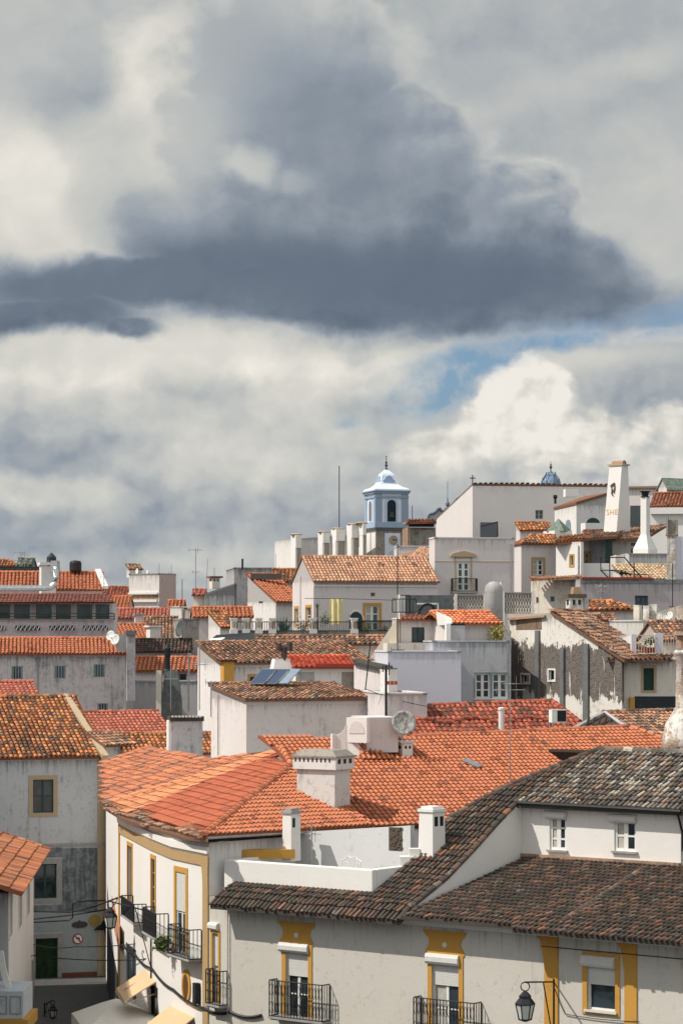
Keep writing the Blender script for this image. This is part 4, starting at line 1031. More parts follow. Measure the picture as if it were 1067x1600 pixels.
# arcade wall under the near left house
mb = MB()
pa = [P(22, 1530, 104), P(50, 1498, 107.5)]
mb.tube(pa, .09, 6); mb.tube([P(51, 1500, 107.6), P(51, 1600, 107.6)], .10, 6)
tag(obj('drain_pipe', mb, METAL), 'pale pipe and dark stair rail on the near left house', 'pipe')

# street furniture
def lantern(label, px, ytop, ybot, Y, anchor, glass_c=(.55, .56, .52)):
    ppm = F/Y; H_ = (ybot-ytop)/ppm; c = P(px, ybot, Y); r = thing('street_lantern', c, label, 'street lamp')
    w = H_*.29
    mb = MB(); mb.lathe(c, [(w*.16, -.05), (w*.62, 0), (w*.66, .04)], 6); mb.lathe(c+V((0, 0, H_*.46)), [(w*1.02, 0), (w*1.05, .03), (w*.72, H_*.16), (w*.62, H_*.18), (w*.62, H_*.26), (w*.30, H_*.36), (w*.12, H_*.40)], 6)
    for j in range(6):
        an = 2*pi*j/6; mb.tube([c+V((w*.62*cos(an), w*.62*sin(an), 0)), c+V((w*.96*cos(an), w*.96*sin(an), H_*.47))], .018, 4)
    obj('lantern_frame', mb, BLACKM, r)
    mb = MB(); mb.lathe(c, [(w*.58, .03), (w*.92, H_*.465)], 6); obj('lantern_glass', mb, flat('frosted_lantern_glass', glass_c, .3, var=.05), r)
    mb = MB(); tp_ = c+V((0, 0, H_*.86)); rr = H_*.13
    mb.tube([tp_+V((rr*sin(2*pi*j/14), 0, rr-rr*cos(2*pi*j/14))) for j in range(15)], .02, 5)
    e = tp_+V((0, 0, rr*2)); mb.tube([e, V(anchor)+V((0, 0, .0))], .03, 6)
    dv = (V(anchor)-e); m_ = e+dv*.62; mb.tube([m_, V(anchor)-V((0, 0, dv.length*.45))], .022, 5)
    ce = V(anchor)-dv*.18-V((0, 0, dv.length*.35)); ud = dv.normalized()
    mb.tube([ce+(ud*cos(a/3)+V((0, 0, sin(a/3))))*(.03+.012*a) for a in range(0, 16)], .016, 5)
    mb.tube([V(anchor)+V((0, 0, .1)), V(anchor)-V((0, 0, dv.length*.62))], .035, 6)
    obj('bracket', mb, BLACKM, r); return r
s_, z_ = A.on(1, 866, 1534); lantern('black six-sided lantern on a scrolled bracket beside the ochre pilaster', 820, 1541, 1594, 78.1, A.pt(1, s_, z_, .05))
s_, z_ = B.on(0, 219, 1412); lantern('black lantern reaching over the lane from the curved house', 173, 1413, 1450, 103.5, B.pt(1, .3, P(219, 1413, 102).z, .05))
lantern('pale street lantern low in the dark lane at the bottom left', 83, 1566, 1590, 118, P(70, 1570, 119))
# awnings and canopy
def awning(label, q, th=.05, mat=CLOTH):
    mb = MB(); pts = [P(*p) for p in q]; mb.prism([p-V((0, 0, th)) for p in pts], pts); c = sum(pts, V((0, 0, 0)))/4
    r = thing('awning', c, label, 'awning'); obj('cloth', mb, mat, r)
    mb = MB(); mb.tube([pts[2]-V((0, 0, .12)), pts[3]-V((0, 0, .12))], .05, 6); mb.tube([pts[0]-V((0, 0, .5)), pts[3]-V((0, 0, .1))], .025, 5); mb.tube([pts[1]-V((0, 0, .5)), pts[2]-V((0, 0, .1))], .025, 5)
    obj('awning_frame', mb, TANP, r)
    return r, pts
aw, pts = awning('tan cloth awning with small red lettering over the lane shop', [(229, 1513, 101), (248, 1531, 98.5), (195, 1564, 96.8), (182, 1544, 99.4)])
a = pts[3]*.62+pts[2]*.38; b = pts[0]*.6+pts[1]*.4; mb = MB(); dv = (b-a); nn = dv.cross(pts[2]-pts[3]).normalized(); nn = nn if nn.z > 0 else -nn
for i in range(8):
    p = a+dv*(.14+.045*i)+nn*.012; w_ = (pts[2]-pts[3]).normalized()*(.16-.012*i); mb.prism([p, p+dv*.03, p+dv*.03+w_, p+w_], [q+nn*.006 for q in (p, p+dv*.03, p+dv*.03+w_, p+w_)])
obj('red_lettering', mb, flat('red_print', (.45, .06, .04), .7), aw)
awning('plain tan cloth awning at the foot of the corner pilaster', [(276, 1563, 96), (313, 1582, 93.6), (262, 1622, 91.5), (228, 1601, 94)])
mb = MB(); pk = P(182, 1560, 101); ed = [P(*q) for q in ((112, 1583, 103.5), (160, 1566, 108), (222, 1572, 104), (246, 1590, 98), (238, 1622, 94), (135, 1612, 95))]
i0 = len(mb.v)
for a, b in zip(ed, ed[1:]+ed[:1]):
    mb.prism([pk-V((0, 0, .05)), a-V((0, 0, .05)), b-V((0, 0, .05))], [pk, a, b]); mb.prism([a-V((0, 0, .4)), b-V((0, 0, .4)), b-V((0, 0, .39))+V((.02, .02, 0))], [a-V((0, 0, .01)), b-V((0, 0, .01)), b-V((0, 0, .01))+V((.02, .02, 0))])
cn = thing('canopy', V((pk.x, pk.y, 0)), 'large white canvas parasol top filling the lane at the bottom', 'canopy'); obj('canvas_top', mb, CANVAS, cn)
mb = MB(); mb.tube([V((pk.x, pk.y, 0)), pk-V((0, 0, .06))], .06, 8); obj('pole', mb, DARKWOOD, cn)
# cables on the curved front
cb = [B.pt(0, .4, P(192, 1470, 107).z, .08), B.pt(0, 5, B.on(0, 215, 1492)[1], .08), B.pt(1, .6, B.on(1, 240, 1512)[1], .1), B.pt(2, .3, B.on(2, 272, 1545)[1], .1), B.pt(2, 3.5, B.on(2, 318, 1573)[1], .1), A.pt(1, .2, A.on(1, 358, 1580)[1], .06), A.pt(1, 1.6, A.on(1, 420, 1587)[1], .06)]
wire('thick black cable bundle sagging along the curved white front', cb, r=.055, sag=.12)
wire('thin cable crossing the lane from the near left house to the curved front', [P(53, 1476, 108), P(120, 1479, 112), P(255, 1468, 100)], r=.02, sag=.1)
wire('lower thin cable crossing the lane to the balcony', [P(8, 1481, 100), P(54, 1493, 108), P(200, 1500, 104), P(262, 1489, 97)], r=.02, sag=.08)
mb = MB(); B.wb(mb, 2, B.on(2, 309, 1550)[0], B.on(2, 314, 1550)[0], B.on(2, 312, 1568)[1], B.on(2, 312, 1536)[1], -.002, .2)
tag(obj('meter_box', mb, BLACKM), 'black junction box on the wall left of the corner pilaster', 'junction box')
# geraniums in the balcony
mb = MB(); leafclump(mb, B.pt(2, B.on(2, 270, 1472)[0], B.on(2, 270, 1474)[1], .42), .30, 240, .09); 
fl = tag(obj('geranium', mb, LEAF), 'red-flowered geranium on the largest balcony of the curved front', 'plant'); mb = MB(); leafclump(mb, B.pt(2, B.on(2, 270, 1470)[0], B.on(2, 270, 1470)[1], .46), .28, 40, .04); obj('blossom', mb, FLOWER, fl)
# ================================================================== LEFT MIDDLE DISTANCE
def H_(name, label, a, mat=PINKW, roof=None, wins=(), zb=None, **kw):
    h = House(name, label, a=a, mat=mat, zb=zb)
    if roof:
        r = dict(roof); k = r.pop('kind', 'gable'); m = r.pop('mat'); r.setdefault('w', .27); r.setdefault('l', .40); r.setdefault('segs', 3); h.roof(k, m, **r)
    for wn in wins: wn = dict(wn); k = wn.pop('k', 0); h.win(k, *wn.pop('r'), **wn)
    h.walls()
    if not roof: h.flat(t=.08)
    return h
H_('red_roof_house', 'low house with a dull red tile roof just behind the tall corner house', (-60, 60, 1089, 150, -18, 8), roof=dict(mat=T_RED, ry=1065))
L4 = H_('barred_window_house', 'long grey-pink stained house with small barred windows under an orange roof', (-80, 198, 1020, 165, -7, 9), mat=plaster('stained_pink_grey', (.56, .51, .505), (.20, .20, .21), .60, .8),
   roof=dict(mat=T_ORANGE, ry=997, w=.25), wins=[dict(r=(x0, y0, x1, y1), cols=1, rows=1, grille=4, frame=TEALP, deep=.1) for x0, x1, y0, y1 in ((19, 36, 1041, 1061), (86, 103, 1040, 1060), (147, 164, 1038, 1058), (153, 169, 1099, 1112))])
pier = MB(); block(pier, 199, 212, 990, 1095, 163.5, -7, .9, 1.0); L4.part('pier', pier, GREYW); pier = MB(); block(pier, 197, 214, 985, 992, 163.2, -7, 1.1); L4.part('pier_cap', pier, plaster('dark_cap', (.16, .16, .16), (.06, .06, .06), .6))
pier = MB(); block(pier, 184, 200, 991, 1018, 165, -7, .6); L4.part('roof_parapet', pier, GREYW)
dish('upper of the two white dishes on the long orange roof', 173, 993, 164, 8, az=-35, el=15)
dish('lower of the two white dishes on the long orange roof', 180, 999, 163.4, 8.5, az=-35, el=15)
L5 = House('gallery_house', 'pale house with a glazed gallery, pierced parapet and reddish awning roof', a=(-80, 177, 941, 178, -3, 9), mat=PINKW)
for x0, x1 in ((-30, 18), (21, 49), (55, 83), (86, 113), (119, 146), (148, 173)): L5.win(0, x0, 942.5, x1, 971, cols=1, rows=1, frame=WPAINT, fw=.07, deep=.12, name='gallery_window', glass=flat('teal_gallery_glass', (.05, .085, .095), .2, .5, var=.3, sc=1.5))
L5.walls()
mb = MB(); block(mb, -90, 178, 968, 999, 176.4, -3, .18); pp = L5.part('parapet', mb, plaster('sooty_pink_parapet', (.56, .50, .51), (.22, .21, .22), .55, .8))
mb = MB(); block(mb, -90, 179, 966.5, 969, 176.3, -3, .26); obj('parapet_cap', mb, WHITE2, pp)
for x0, x1 in ((-20, 10), (24, 64), (77, 118), (130, 170)):
    for i in range(6):
        a, b = x0+(x1-x0)*i/6+.8, x0+(x1-x0)*(i+1)/6-.8
        mb = MB(); block(mb, a, b, 977.5, 985, 176.39-.0005*a, -3, .1); g = obj('pierced_panel', mb, BLACKM, pp)
        mb = MB(); Yp = 176.3-.0*a; q = [P(a, 984.6, Yp), P(a+1.6, 984.8, Yp), P(b, 978, Yp), P(b-1.6, 977.8, Yp)]; mb.prism([p+V((0, .05, 0)) for p in q], q); obj('diagonal_bar', mb, WHITE2, g)
A_ = P(-90, 965, 176.2); B_ = P(179, 964.5, 176.2-.0); railing(L5.root, A_-V((0, 0, .18)), B_-V((0, 0, .18)), .42, 3.4, BLACKM, r=.022, rails=(.1, .55, 1))
pl5 = planeof(P(-80, 941, 175.9), -3, 13); mb = MB(); pts = [hit(pl5[0], pl5[1], *q) for q in ((-90, 941), (179, 940), (165, 927), (-90, 928))]
roofplane(mb, pts, .26, .5, .25, (), .5, 3, .12, pl5[2]); L5.part('awning_roof', mb, tilemat('dull_maroon_tiles', [(.22, .075, .06), (.25, .09, .07)], mossamt=.1, licamt=0))
L5b = House('upper_gallery_storey', 'set-back upper storey with an orange roof above the glazed gallery', a=(-80, 160, 920, 184, -6, 9), mat=PINKW)
L5b.roof('gable', T_ORANGE, ry=894, w=.27, segs=4); L5b.walls()
mb = MB(); a, b = hit(L5b.plane[0], L5b.plane[1], 161, 920), hit(L5b.plane[0], L5b.plane[1], 149, 893); d_ = L5b.d; mb.prism([a, a+d_*.4, b+d_*.4, b], [p+V((0, 0, .2)) for p in (a, a+d_*.4, b+d_*.4, b)]); L5b.part('verge_coping', mb, WHITE2)
c = chimney(L5b, 65, 88, 883, 928, 182.5, yaw=-14, dep=1.1, slots=0, cap=WHITE2, mat=plaster('streaky_chimney', (.60, .59, .57), (.24, .24, .25), .5, .6), caph=.2, over=.12)
mb = MB(); mb.lathe(P(81, 884, 183), [(.5, 0), (.35, .35), (.34, .62), (.12, .85), (0.02, .95)], 10); obj('chimney_cowl', mb, flat('black_green_cowl', (.02, .03, .03), .5), c)
mb = MB(); mb.tube([P(-60, 919, 181.5), P(70, 919, 181.5), P(80, 918, 181.6), P(86, 912, 181.7), P(88, 903, 181.8), P(88, 890, 182), P(84, 883, 182.3)], .22, 10); obj('silver_duct', mb, flat('silver_duct', (.55, .56, .57), .3, .5, .9, var=.2, sc=8), c)
mb = MB(); block(mb, 79, 90, 876, 893, 182, 20, .5, .85); obj('duct_elbow', mb, METAL, c)
mb = MB(); mb.lathe(P(118.5, 893, 188), [(.40, 0), (.44, .08), (.44, .62), (.38, .76), (.1, .82)], 14); tag(obj('water_tank', mb, flat('black_tank', (.02, .02, .02), .6)), 'black cylindrical water tank on the roof of the gallery house', 'water tank')
H_('skyline_house', 'distant house with a low orange gable at the left skyline', (-30, 27, 883, 230, 0, 8), mat=plaster('brown_wall', (.2, .15, .12)), roof=dict(mat=T_ORANGE2, ry=875, pitch=26, hipl=True, hipr=True))
H_('skyline_shed', 'dark flat-topped shed behind the left orange roof', (-30, 66, 887, 205, 0, 5), mat=plaster('black_wall', (.03, .03, .03)))
mb = MB(); c_ = P(36, 884, 222); 
H_('green_gable_shed', 'small grey-green hut with a pitched roof behind the aerials', (28, 50, 883, 225, 0, 4), mat=GREYW, roof=dict(mat=tilemat('grey_green_tiles', [(.22, .24, .20), (.17, .18, .16)]), ry=873, w=.5))
aerial('cluster aerial with many short rods on the far left skyline', 32, 861, 888, 215, ((.1, 1.0, 4, 20), (.35, .8, 3, 70), (.55, 1.2, 3, 0)), r=.03)
aerial('second aerial beside the clustered one on the far left skyline', 39, 861, 888, 216, ((.2, .7, 3, 50), (.7, .5, 2, 0)), r=.03)
aerial('small bracket aerial at the right end of the upper orange roof', 163, 901, 920, 184, ((.02, .5, 2, 0),), r=.03)
# roofs and walls before the corner house
H_('salmon_roof_house', 'house with a salmon-red tile roof behind the tall corner house', (110, 266, 1146, 142, -20, 8), roof=dict(mat=T_RED, ry=1112, w=.25, segs=4), mat=WHITE2)
H_('low_orange_house', 'low orange-roofed house beside the crenellated chimney block', (196, 345, 1176, 134, -16, 8), roof=dict(mat=T_ORANGE2, ry=1146, w=.25, segs=4), mat=WHITE2)
H_('lean_to', 'small grey-white lean-to with a brown tile top beside the tall corner house', (163, 204, 1163, 134, -38, 3), mat=WHITE2, zb=10.5, roof=dict(kind='shed', mat=T_BROWN, pitch=18, run=1.5, w=.25))
c = chimney(None, 268, 317, 1127, 1200, 121, yaw=-10, dep=1.1, mat=plaster('grey_block', (.50, .48, .48), (.2, .19, .19), .6, .7), slots=0, cap=plaster('sooty_cap', (.06, .055, .05), (.03, .03, .03)), caph=.22, over=.06, label='wide grey chimney block with a dark crenellated cap')
mb = MB(); block(mb, 264, 269, 1126, 1200, 121.05, -10, 1.0); obj('chimney_edge', mb, WHITE, c)
for i in range(9): mb = MB(); block(mb, 269+5.4*i, 272+5.4*i, 1118.5, 1121, 120.85, -10, .2); obj('crenel', mb, WHITE2, c)
# the cluster of small roofs
M1 = House('box_house', 'white box-shaped rooftop house with a tiled hut and dishes on top', a=(202, 249, 898, 236, 28, ('R', 275)), mat=WHITE2)
M1.holes = {}; M1.walls(); M1.flat(mat=GREYP, t=.1)
mb = MB(); M1.wb(mb, 0, .0, M1.w*.97, CZ+(1000-929)*236/F, CZ+(1000-926)*236/F, -.01, .2); M1.wb(mb, 0, .0, M1.w*.95, CZ+(1000-941)*236/F, CZ+(1000-937)*236/F, -.01, .2); M1.part('ledge', mb, WHITE)
mb = MB(); M1.wb(mb, 0, 0, M1.w*.97, CZ+(1000-937)*236/F, CZ+(1000-929)*236/F, -.01, .02); M1.part('brown_panel', mb, BRICK)
mb = MB(); M1.wb(mb, 1, .001, M1.frame(1)[3]-.01, M1.zb, M1.zt-.05, -.01, .025); M1.part('side_render', mb, plaster('brown_pink_render', (.46, .36, .33), (.25, .21, .2), .5, .7))
hut = H_('tiled_hut', 'tiny hut with a brown tile roof on top of the white box house', (203, 222, 889, 238, -25, 2.2), mat=WHITE2, roof=dict(kind='shed', mat=T_BROWN, pitch=25, run=.8, w=.35, ov=.15), zb=M1.zt-.2)
dish('left white dish on top of the box house', 214, 893, 236, 5, az=-60, el=10); dish('right white dish on top of the box house', 230, 894, 237, 3.6, az=-60, el=10)
H_('far_red_roof_house', 'far house with a long dark red roof left of the white box house', (160, 204, 936, 244, 0, 6), roof=dict(mat=T_DRED, ry=917, w=.32))
H_('far_orange_roof_house', 'narrow bright orange roof below the dark red roof', (176, 201, 950, 229, 0, 5), roof=dict(mat=T_ORANGE, ry=932, w=.32))
H_('striped_roof_house', 'long low house with a red-brown roof beneath the white box house', (180, 266, 965, 219, -3, 5), roof=dict(mat=T_RED, ry=951, w=.32))
H_('small_orange_roof_house', 'small orange-roofed house at the right foot of the white box house', (262, 286, 951, 224, 0, 5), roof=dict(mat=T_ORANGE, ry=938, w=.32))
H_('small_white_shed', 'small bright white shed between the box house and the grey block', (266, 284, 949, 214, 20, 3), mat=WHITE)
H_('stepped_shed', 'small cream shed with a low wall left of the dark grey wall', (289, 306, 951, 212, 0, 3), mat=CREAM)
H_('brown_roof_house', 'house with a broad faded brown roof in the middle of the roof cluster', (219, 277, 1002, 206, -4, 7), roof=dict(mat=T_BROWN, ry=964, w=.27))
e = H_('raked_orange_house', 'orange-roofed house with a white raked verge left of the brown roof', (178, 237, 1000, 197, -14, 7), roof=dict(mat=T_ORANGE, ry=975, w=.3))
chimney(None, 212, 223, 962, 992, 204, yaw=-12, dep=.7, slots=0, cap=GREYP, caph=.15, over=.12, label='pale chimney with a round grey cap beside the faded brown roof', mat=PINKW)
chimney(None, 235, 252, 980, 1003, 196, yaw=-22, dep=1, slots=0, cap=WHITE, caph=.12, over=.15, label='squat white chimney box in front of the faded brown roof')
H_('dark_roof_house', 'house with a dark lichened roof and pale gutter below the faded brown roof', (210, 297, 1017, 188, -2, 6), roof=dict(mat=T_DARK, ry=999, w=.27))
H_('pink_wall_house', 'pinkish house with an orange roof and a dark window behind the black cone chimney', (211, 307, 1047, 178, 0, 6), roof=dict(mat=T_ORANGE, ry=1027, w=.30), wins=[dict(r=(268, 1050, 292, 1064), cols=2, rows=1, frame=TEALP)])
H_('yard_wall', 'plain grey yard wall in front of the pinkish house', (209, 312, 1065, 170, 0, 1), mat=plaster('grey_yard', (.44, .42, .43), (.25, .25, .26), .5, .7))
H_('grey_block_house', 'tall grey-brown rooftop block with a notched dark cap', (284, 311, 968, 192, -12, 4), mat=plaster('grey_brown', (.36, .33, .31), (.16, .15, .15), .6, .5))
dish('dark grey dish turned edge-on beside the grey-brown block', 281, 981, 190, 14, az=-62, el=12, mat=flat('dark_dish', (.09, .10, .10), .6))
Yc = 166; cc = thing('cone_chimney', P(265, 1120, Yc), 'tall sooty chimney with a black cowl and tapering grey hood', 'chimney')
mb = MB(); block(mb, 250, 283, 1096, 1180, Yc, 0, 1.3); obj('chimney_base', mb, plaster('dark_base', (.17, .17, .16), (.07, .07, .07), .7), cc)
mb = MB(); block(mb, 252, 283, 1048, 1096, Yc+.1, 0, 1.2, .62); obj('chimney_hood', mb, plaster('dark_hood', (.13, .14, .14), (.05, .05, .05), .7), cc)
mb = MB(); block(mb, 244, 252, 1048, 1180, Yc-.3, 0, .9); obj('side_pier', mb, CREAM, cc)
mb = MB(); mb.lathe(P(262, 1048, Yc+.6), [(.30, 0), (.19, .12), (.17, .9), (.20, .95), (.22, 1.45), (.12, 1.62), (.03, 1.75), (.03, 2.3)], 10); obj('chimney_cowl', mb, BLACKM, cc)
# ================================================================== CENTRE
E1 = House('low_gabled_house', 'white house with a single brown tile slope and a bright blank left wall', a=(385, 580, 1093, 122, -20, ('L', 330)), mat=plaster('scuffed_pinkish_white', (.60, .55, .535), (.26, .22, .20), .42, .25))
E1.roof('shed', T_BROWN, pitch=None, ry=1068, w=.24, l=.38, segs=4, jit=1.4, ovs=.15); E1.walls()
E1.patch('west_render', 3, 328, 1000, 386, 1400, WHITE, d=.004) if False else None
E2 = House('long_brown_roof_house', 'long house with a wide mottled brown roof below the pillared terrace', a=(345, 578, 1035, 140, -16, ('L', 309)), mat=WHITE2)
E2.roof('shed', T_BROWN, pitch=None, ry=1003, w=.26, l=.38, segs=4, jit=1.6); E2.win(0, 390, 1056, 400, 1067, cols=1, rows=1, trim=OCHRE, tw=.1); E2.walls()
mb = MB(); block(mb, 350, 366, 1034, 1110, 138.5, -16, .8); o_ = E2.part('ochre_stack', mb, OCHRE); t_ = MB(); t2, *_x = block(t_, 346, 371, 1031, 1034, 138.3, -16, 1.1); obj('stack_cap', t_, DARKWOOD, o_)
E2b = H_('upper_brown_roof_house', 'narrow strip of brown roof directly under the terrace wall', (404, 600, 1005, 152, -8, 5), roof=dict(mat=T_BROWN, ry=994, w=.3))
Er = H_('red_shed', 'small shed with a vivid red tile roof, half grey and half white wall', (462, 553, 1042, 131, -6, 3.5), mat=WHITE, roof=dict(kind='shed', mat=tilemat('vivid_red_tiles', [(.56, .10, .055), (.60, .13, .07)], mossamt=.02, licamt=0), pitch=None, ry=1026, w=.26))
Er.patch('grey_panel', 0, 462, 1043, 491, 1085, GREYW, d=.03); Er.patch('red_fascia', 0, 492, 1037, 553, 1043, REDP, d=.35, d0=.05); Er.patch('stone_patch', 0, 534, 1044, 553, 1085, STONE, d=.03)
pA, pB, pC, pD_ = P(553, 1039, 130.4), P(605, 1051, 127), P(612, 1045, 134), P(560, 1035, 136)
Es = House('raked_side_house', 'pinkish house wall with a black raked edge right of the red shed', fp=[pA, pB, pC, pD_], zt=pA.z, mat=PINKW); Es.tops = [pA.z, pB.z, pC.z, pD_.z]; Es.walls()
mb = MB(); u_ = (pB-pA); f_ = V((0, -.35, 0)); mb.prism([pA+f_, pB+f_+u_*.03, pC+u_*.03, pD_], [p+V((0, 0, .18)) for p in (pA+f_, pB+f_+u_*.03, pC+u_*.03, pD_)]); Es.part('black_verge', mb, plaster('tar_edge', (.05, .045, .04)))
sp = thing('solar_panel', P(425, 1067, 127), 'bank of three blue solar panels on the low brown roof', 'solar panel')
for i, (a, b, c, d) in enumerate(((390, 412, 432, 409), (414, 431, 452, 434), (433, 449, 470, 455))):
    q = [P(a, 1068, 126.3), P(b, 1068, 126.1), P(c, 1045, 127.6), P(d, 1045, 127.8)]; n_ = (q[1]-q[0]).cross(q[3]-q[0]).normalized()
    mb = MB(); mb.prism([p-n_*.05 for p in q], q); g = obj('panel_frame', mb, METAL, sp); ce = sum(q, V((0, 0, 0)))/4
    qi = [ce+(p-ce)*.93+n_*.004 for p in q]; mb = MB(); mb.prism([p-n_*.003 for p in qi], qi); obj('panel_cells', mb, SOLAR if i < 2 else flat('pale_solar_glass', (.22, .28, .36), .2, .5), g)
    mb = MB(); mb.tube([q[2], q[2]-V((0, 0, .8))], .03, 4); obj('panel_leg', mb, METAL, sp)
c = chimney(None, 424, 462, 1031, 1070, 132, yaw=-14, dep=1.2, slots=0, cap=WHITE, caph=.05, over=0, top=.62, label='white tapered chimney hood with a twin dark pot above the solar panels')
mb = MB(); a = P(444, 1032, 132.5); mb.tube([a, P(444, 1010, 132.5)], .12, 8); mb.tube([P(435, 1012, 132.5), P(453, 1011, 132.5)], .12, 8); mb.tube([P(435.5, 1017, 132.5), P(435.5, 1005, 132.5)], .16, 8); mb.tube([P(452.5, 1017, 132.5), P(452.5, 1004, 132.5)], .16, 8); obj('chimney_pot', mb, flat('brown_pot', (.07, .055, .05), .8), c)
H_('low_flat_house', 'low pinkish flat-topped wall between the dish and the tall lavender wall', (604, 667, 1085, 119, -10, 6), mat=PINKW)
aerial('iron pipe mast on the low pinkish wall', 603, 1040, 1122, 118.4, ((.06, .6, 3, 60),), r=.06, mat=BLACKM)
aerial('slanting thin mast before the raked wall', 570, 1000, 1085, 126, (), r=.03, dx=9, mat=BLACKM)
c = chimney(None, 607, 621, 1048, 1090, 124, yaw=-30, dep=.8, slots=0, cap=WHITE2, caph=.1, over=.02, mat=WHITE2, label='white rough chimney with red pots beside the lavender wall')
for i in range(3): mb = MB(); a = P(606+6*i, 1067, 123.2); mb.tube([a-V((0, 0, .09)), a+V((0, 0, .09))], .08, 8); obj('red_pot', mb, REDP, c)
H_('rear_red_slope_house', 'broad low house with a darker red roof carrying the air conditioner', (640, 926, 1170, 112.5, -14, 9), mat=WHITE2, roof=dict(mat=T_DRED, ry=1100, w=.25, segs=4, l=.4)) if False else None
plR = planeof(P(650, 1168, 115.5), -10, 19); fR = [hit(plR[0], plR[1], *q) for q in ((650, 1168), (930, 1160), (880, 1097), (640, 1103))]
Rh = House('red_slope_house', 'broad low house with a darker red tile roof behind the wide orange roof', fp=fR, zt=fR[0].z-.2, mat=WHITE2); Rh.walls()
rf = MB(); pts = [hit(plR[0], plR[1], *q) for q in ((630, 1168), (940, 1166), (905, 1128), (862, 1095), (628, 1104))]; roofplane(rf, pts, .25, .5, .4, (2, 3), 1.2, 4, .12, plR[2]); Rh.part('roof', rf, T_DRED)
for i, x in enumerate(range(668, 860, 14)):
    mb = MB(); a = hit(plR[0]+V((0, 0, .06)), plR[1], x, 1127+4*sin(i)); mb.box(a, V((.28, 0, 0)), V((0, .25, .09)), V((0, 0, .10))); Rh.part('vent_tile', mb, T_DRED)
mb = MB(); a = hit(plR[0], plR[1], 783, 1142); mb.lathe(a-V((0, 0, .2)), [(.14, 0), (.14, 1.15), (.17, 1.17), (.17, 1.26), (.05, 1.3)], 10); tag(obj('vent_pipe', mb, WHITE2), 'short pale vent pipe on the darker red roof', 'vent pipe')
ac = thing('air_conditioner', P(873, 1135, 115), 'white air conditioner box on a metal stand on the darker red roof', 'air conditioner')
mb = MB(); t, d_, n_, w2, h2 = block(mb, 862, 885, 1109, 1129, 115, -20, .35); obj('ac_case', mb, WPAINT, ac)
mb = MB(); f = t[0]+d_*(w2*.36)-n_*.012-V((0, 0, h2*.93)); mb.box(f, d_*w2*.6, n_*.013, V((0, 0, h2*.86))); obj('fan_grille', mb, BLACKM, ac)
for q in (t[0]+d_*.05, t[1]-d_*.05, t[2]-d_*.05, t[3]+d_*.05): mb = MB(); q = q-V((0, 0, h2)); mb.tube([q, q-V((0, 0, .55))], .025, 4); obj('stand_leg', mb, METAL, ac)
# open-gabled brown roof at the right
plS = planeof(P(905, 1150, 119), -26, 20)
Sh = House('open_gable_house', 'low house with a brown tile roof and an open wooden gable', fp=[hit(plS[0], plS[1], *q) for q in ((940, 1165), (1100, 1165), (1100, 1112), (945, 1112))], zt=P(940, 1165, 119).z, mat=CREAM); Sh.walls()
rf = MB(); pts = [hit(plS[0], plS[1], *q) for q in ((965, 1164), (1100, 1166), (1100, 1108), (943, 1113))]; roofplane(rf, pts, .25, .38, .5, (2, 3), 1.6, 4, .12, plS[2]); Sh.part('roof', rf, T_BROWN)
mb = MB(); q = [P(897, 1137, 118), P(978, 1137, 116.5), P(945, 1113, 118.5)]; mb.prism([p+V((0, .2, 0)) for p in q], q); g = Sh.part('gable', mb, flat('dark_loft', (.07, .05, .04), .9))
for i in range(5): mb = MB(); x = 915+9*i; mb.tube([P(x, 1137, 117.3), P(x+5, 1121, 117.6)], .06, 4); obj('rafter', mb, DARKWOOD, g)
mb = MB(); mb.tube([P(895, 1138, 117.6), P(945, 1113, 118.2), P(980, 1138, 116.2)], .10, 5); obj('gable_coping', mb, GREYW, g)
c = thing('round_chimney', P(1062, 1170, 108), 'huge rounded mottled whitewashed chimney at the right edge', 'chimney')
mb = MB(); mb.lathe(P(1068, 1175, 108), [(.98, 0), (.93, .6), (.78, 1.2), (.5, 1.65), (.36, 1.9), (.34, 4.1), (.42, 4.15), (.42, 4.25), (.36, 4.3)], 20); obj('chimney_body', mb, SPOT, c, smooth=True)
mb = MB(); mb.lathe(P(1068, 1013, 108), [(.3, 0), (.3, .5), (.46, .55), (.40, .72)], 12); obj('chimney_cap', mb, BRICK, c)
# lavender wall, grey house, pink rooms
H_('lavender_wall_house', 'plain tall pale lavender wall beside the grey house', (606, 720, 1019, 137, -6, 6), mat=LAV)
G0 = H_('grey_house', 'grey weathered house with a pair of large teal-framed windows', (676, 797, 1003, 141, -4, 5), mat=plaster('grey_weathered', (.42, .42, .44), (.25, .25, .27), .45, .6),
   wins=[dict(r=(742, 1052, 765, 1091), cols=2, rows=3, trim=TEALP, tw=.06, fw=.09, sill=WPAINT), dict(r=(768.5, 1052, 792, 1091), cols=2, rows=3, trim=TEALP, tw=.06, fw=.09, sill=WPAINT)])
pA, pB, pC, pD_ = P(578, 1028, 150), P(619, 967, 146), P(640, 967, 153), P(600, 1020, 158)
Gs = House('raked_cream_wall', 'cream stepped wall raking up to the small pink rooftop room', fp=[pA, pB, P(684, 1003, 143), P(690, 1003, 150), pC, pD_], zt=pB.z, mat=CREAM); z3 = P(684, 1004, 143).z; Gs.tops = [pA.z, pB.z, pB.z, pB.z, pB.z, pA.z]
Gs.fp = [V((*p.xy, 0)) for p in (pA, pB, P(625, 967, 146.5), P(630, 967, 153), pD_)]; Gs.tops = [pA.z, pB.z, pB.z, pB.z, pA.z]; Gs.walls()
Gp = H_('pink_rooftop_room', 'small pinkish rooftop room with one dark green window', (626, 700, 967, 146.5, -6, 4), mat=PINKW, wins=[dict(r=(643, 980, 663, 1004), cols=2, rows=2, frame=GREENP)])
mb = MB(); block(mb, 605, 684, 1005, 1030, 145, -6, 2); Gp.part('cream_parapet', mb, CREAM)
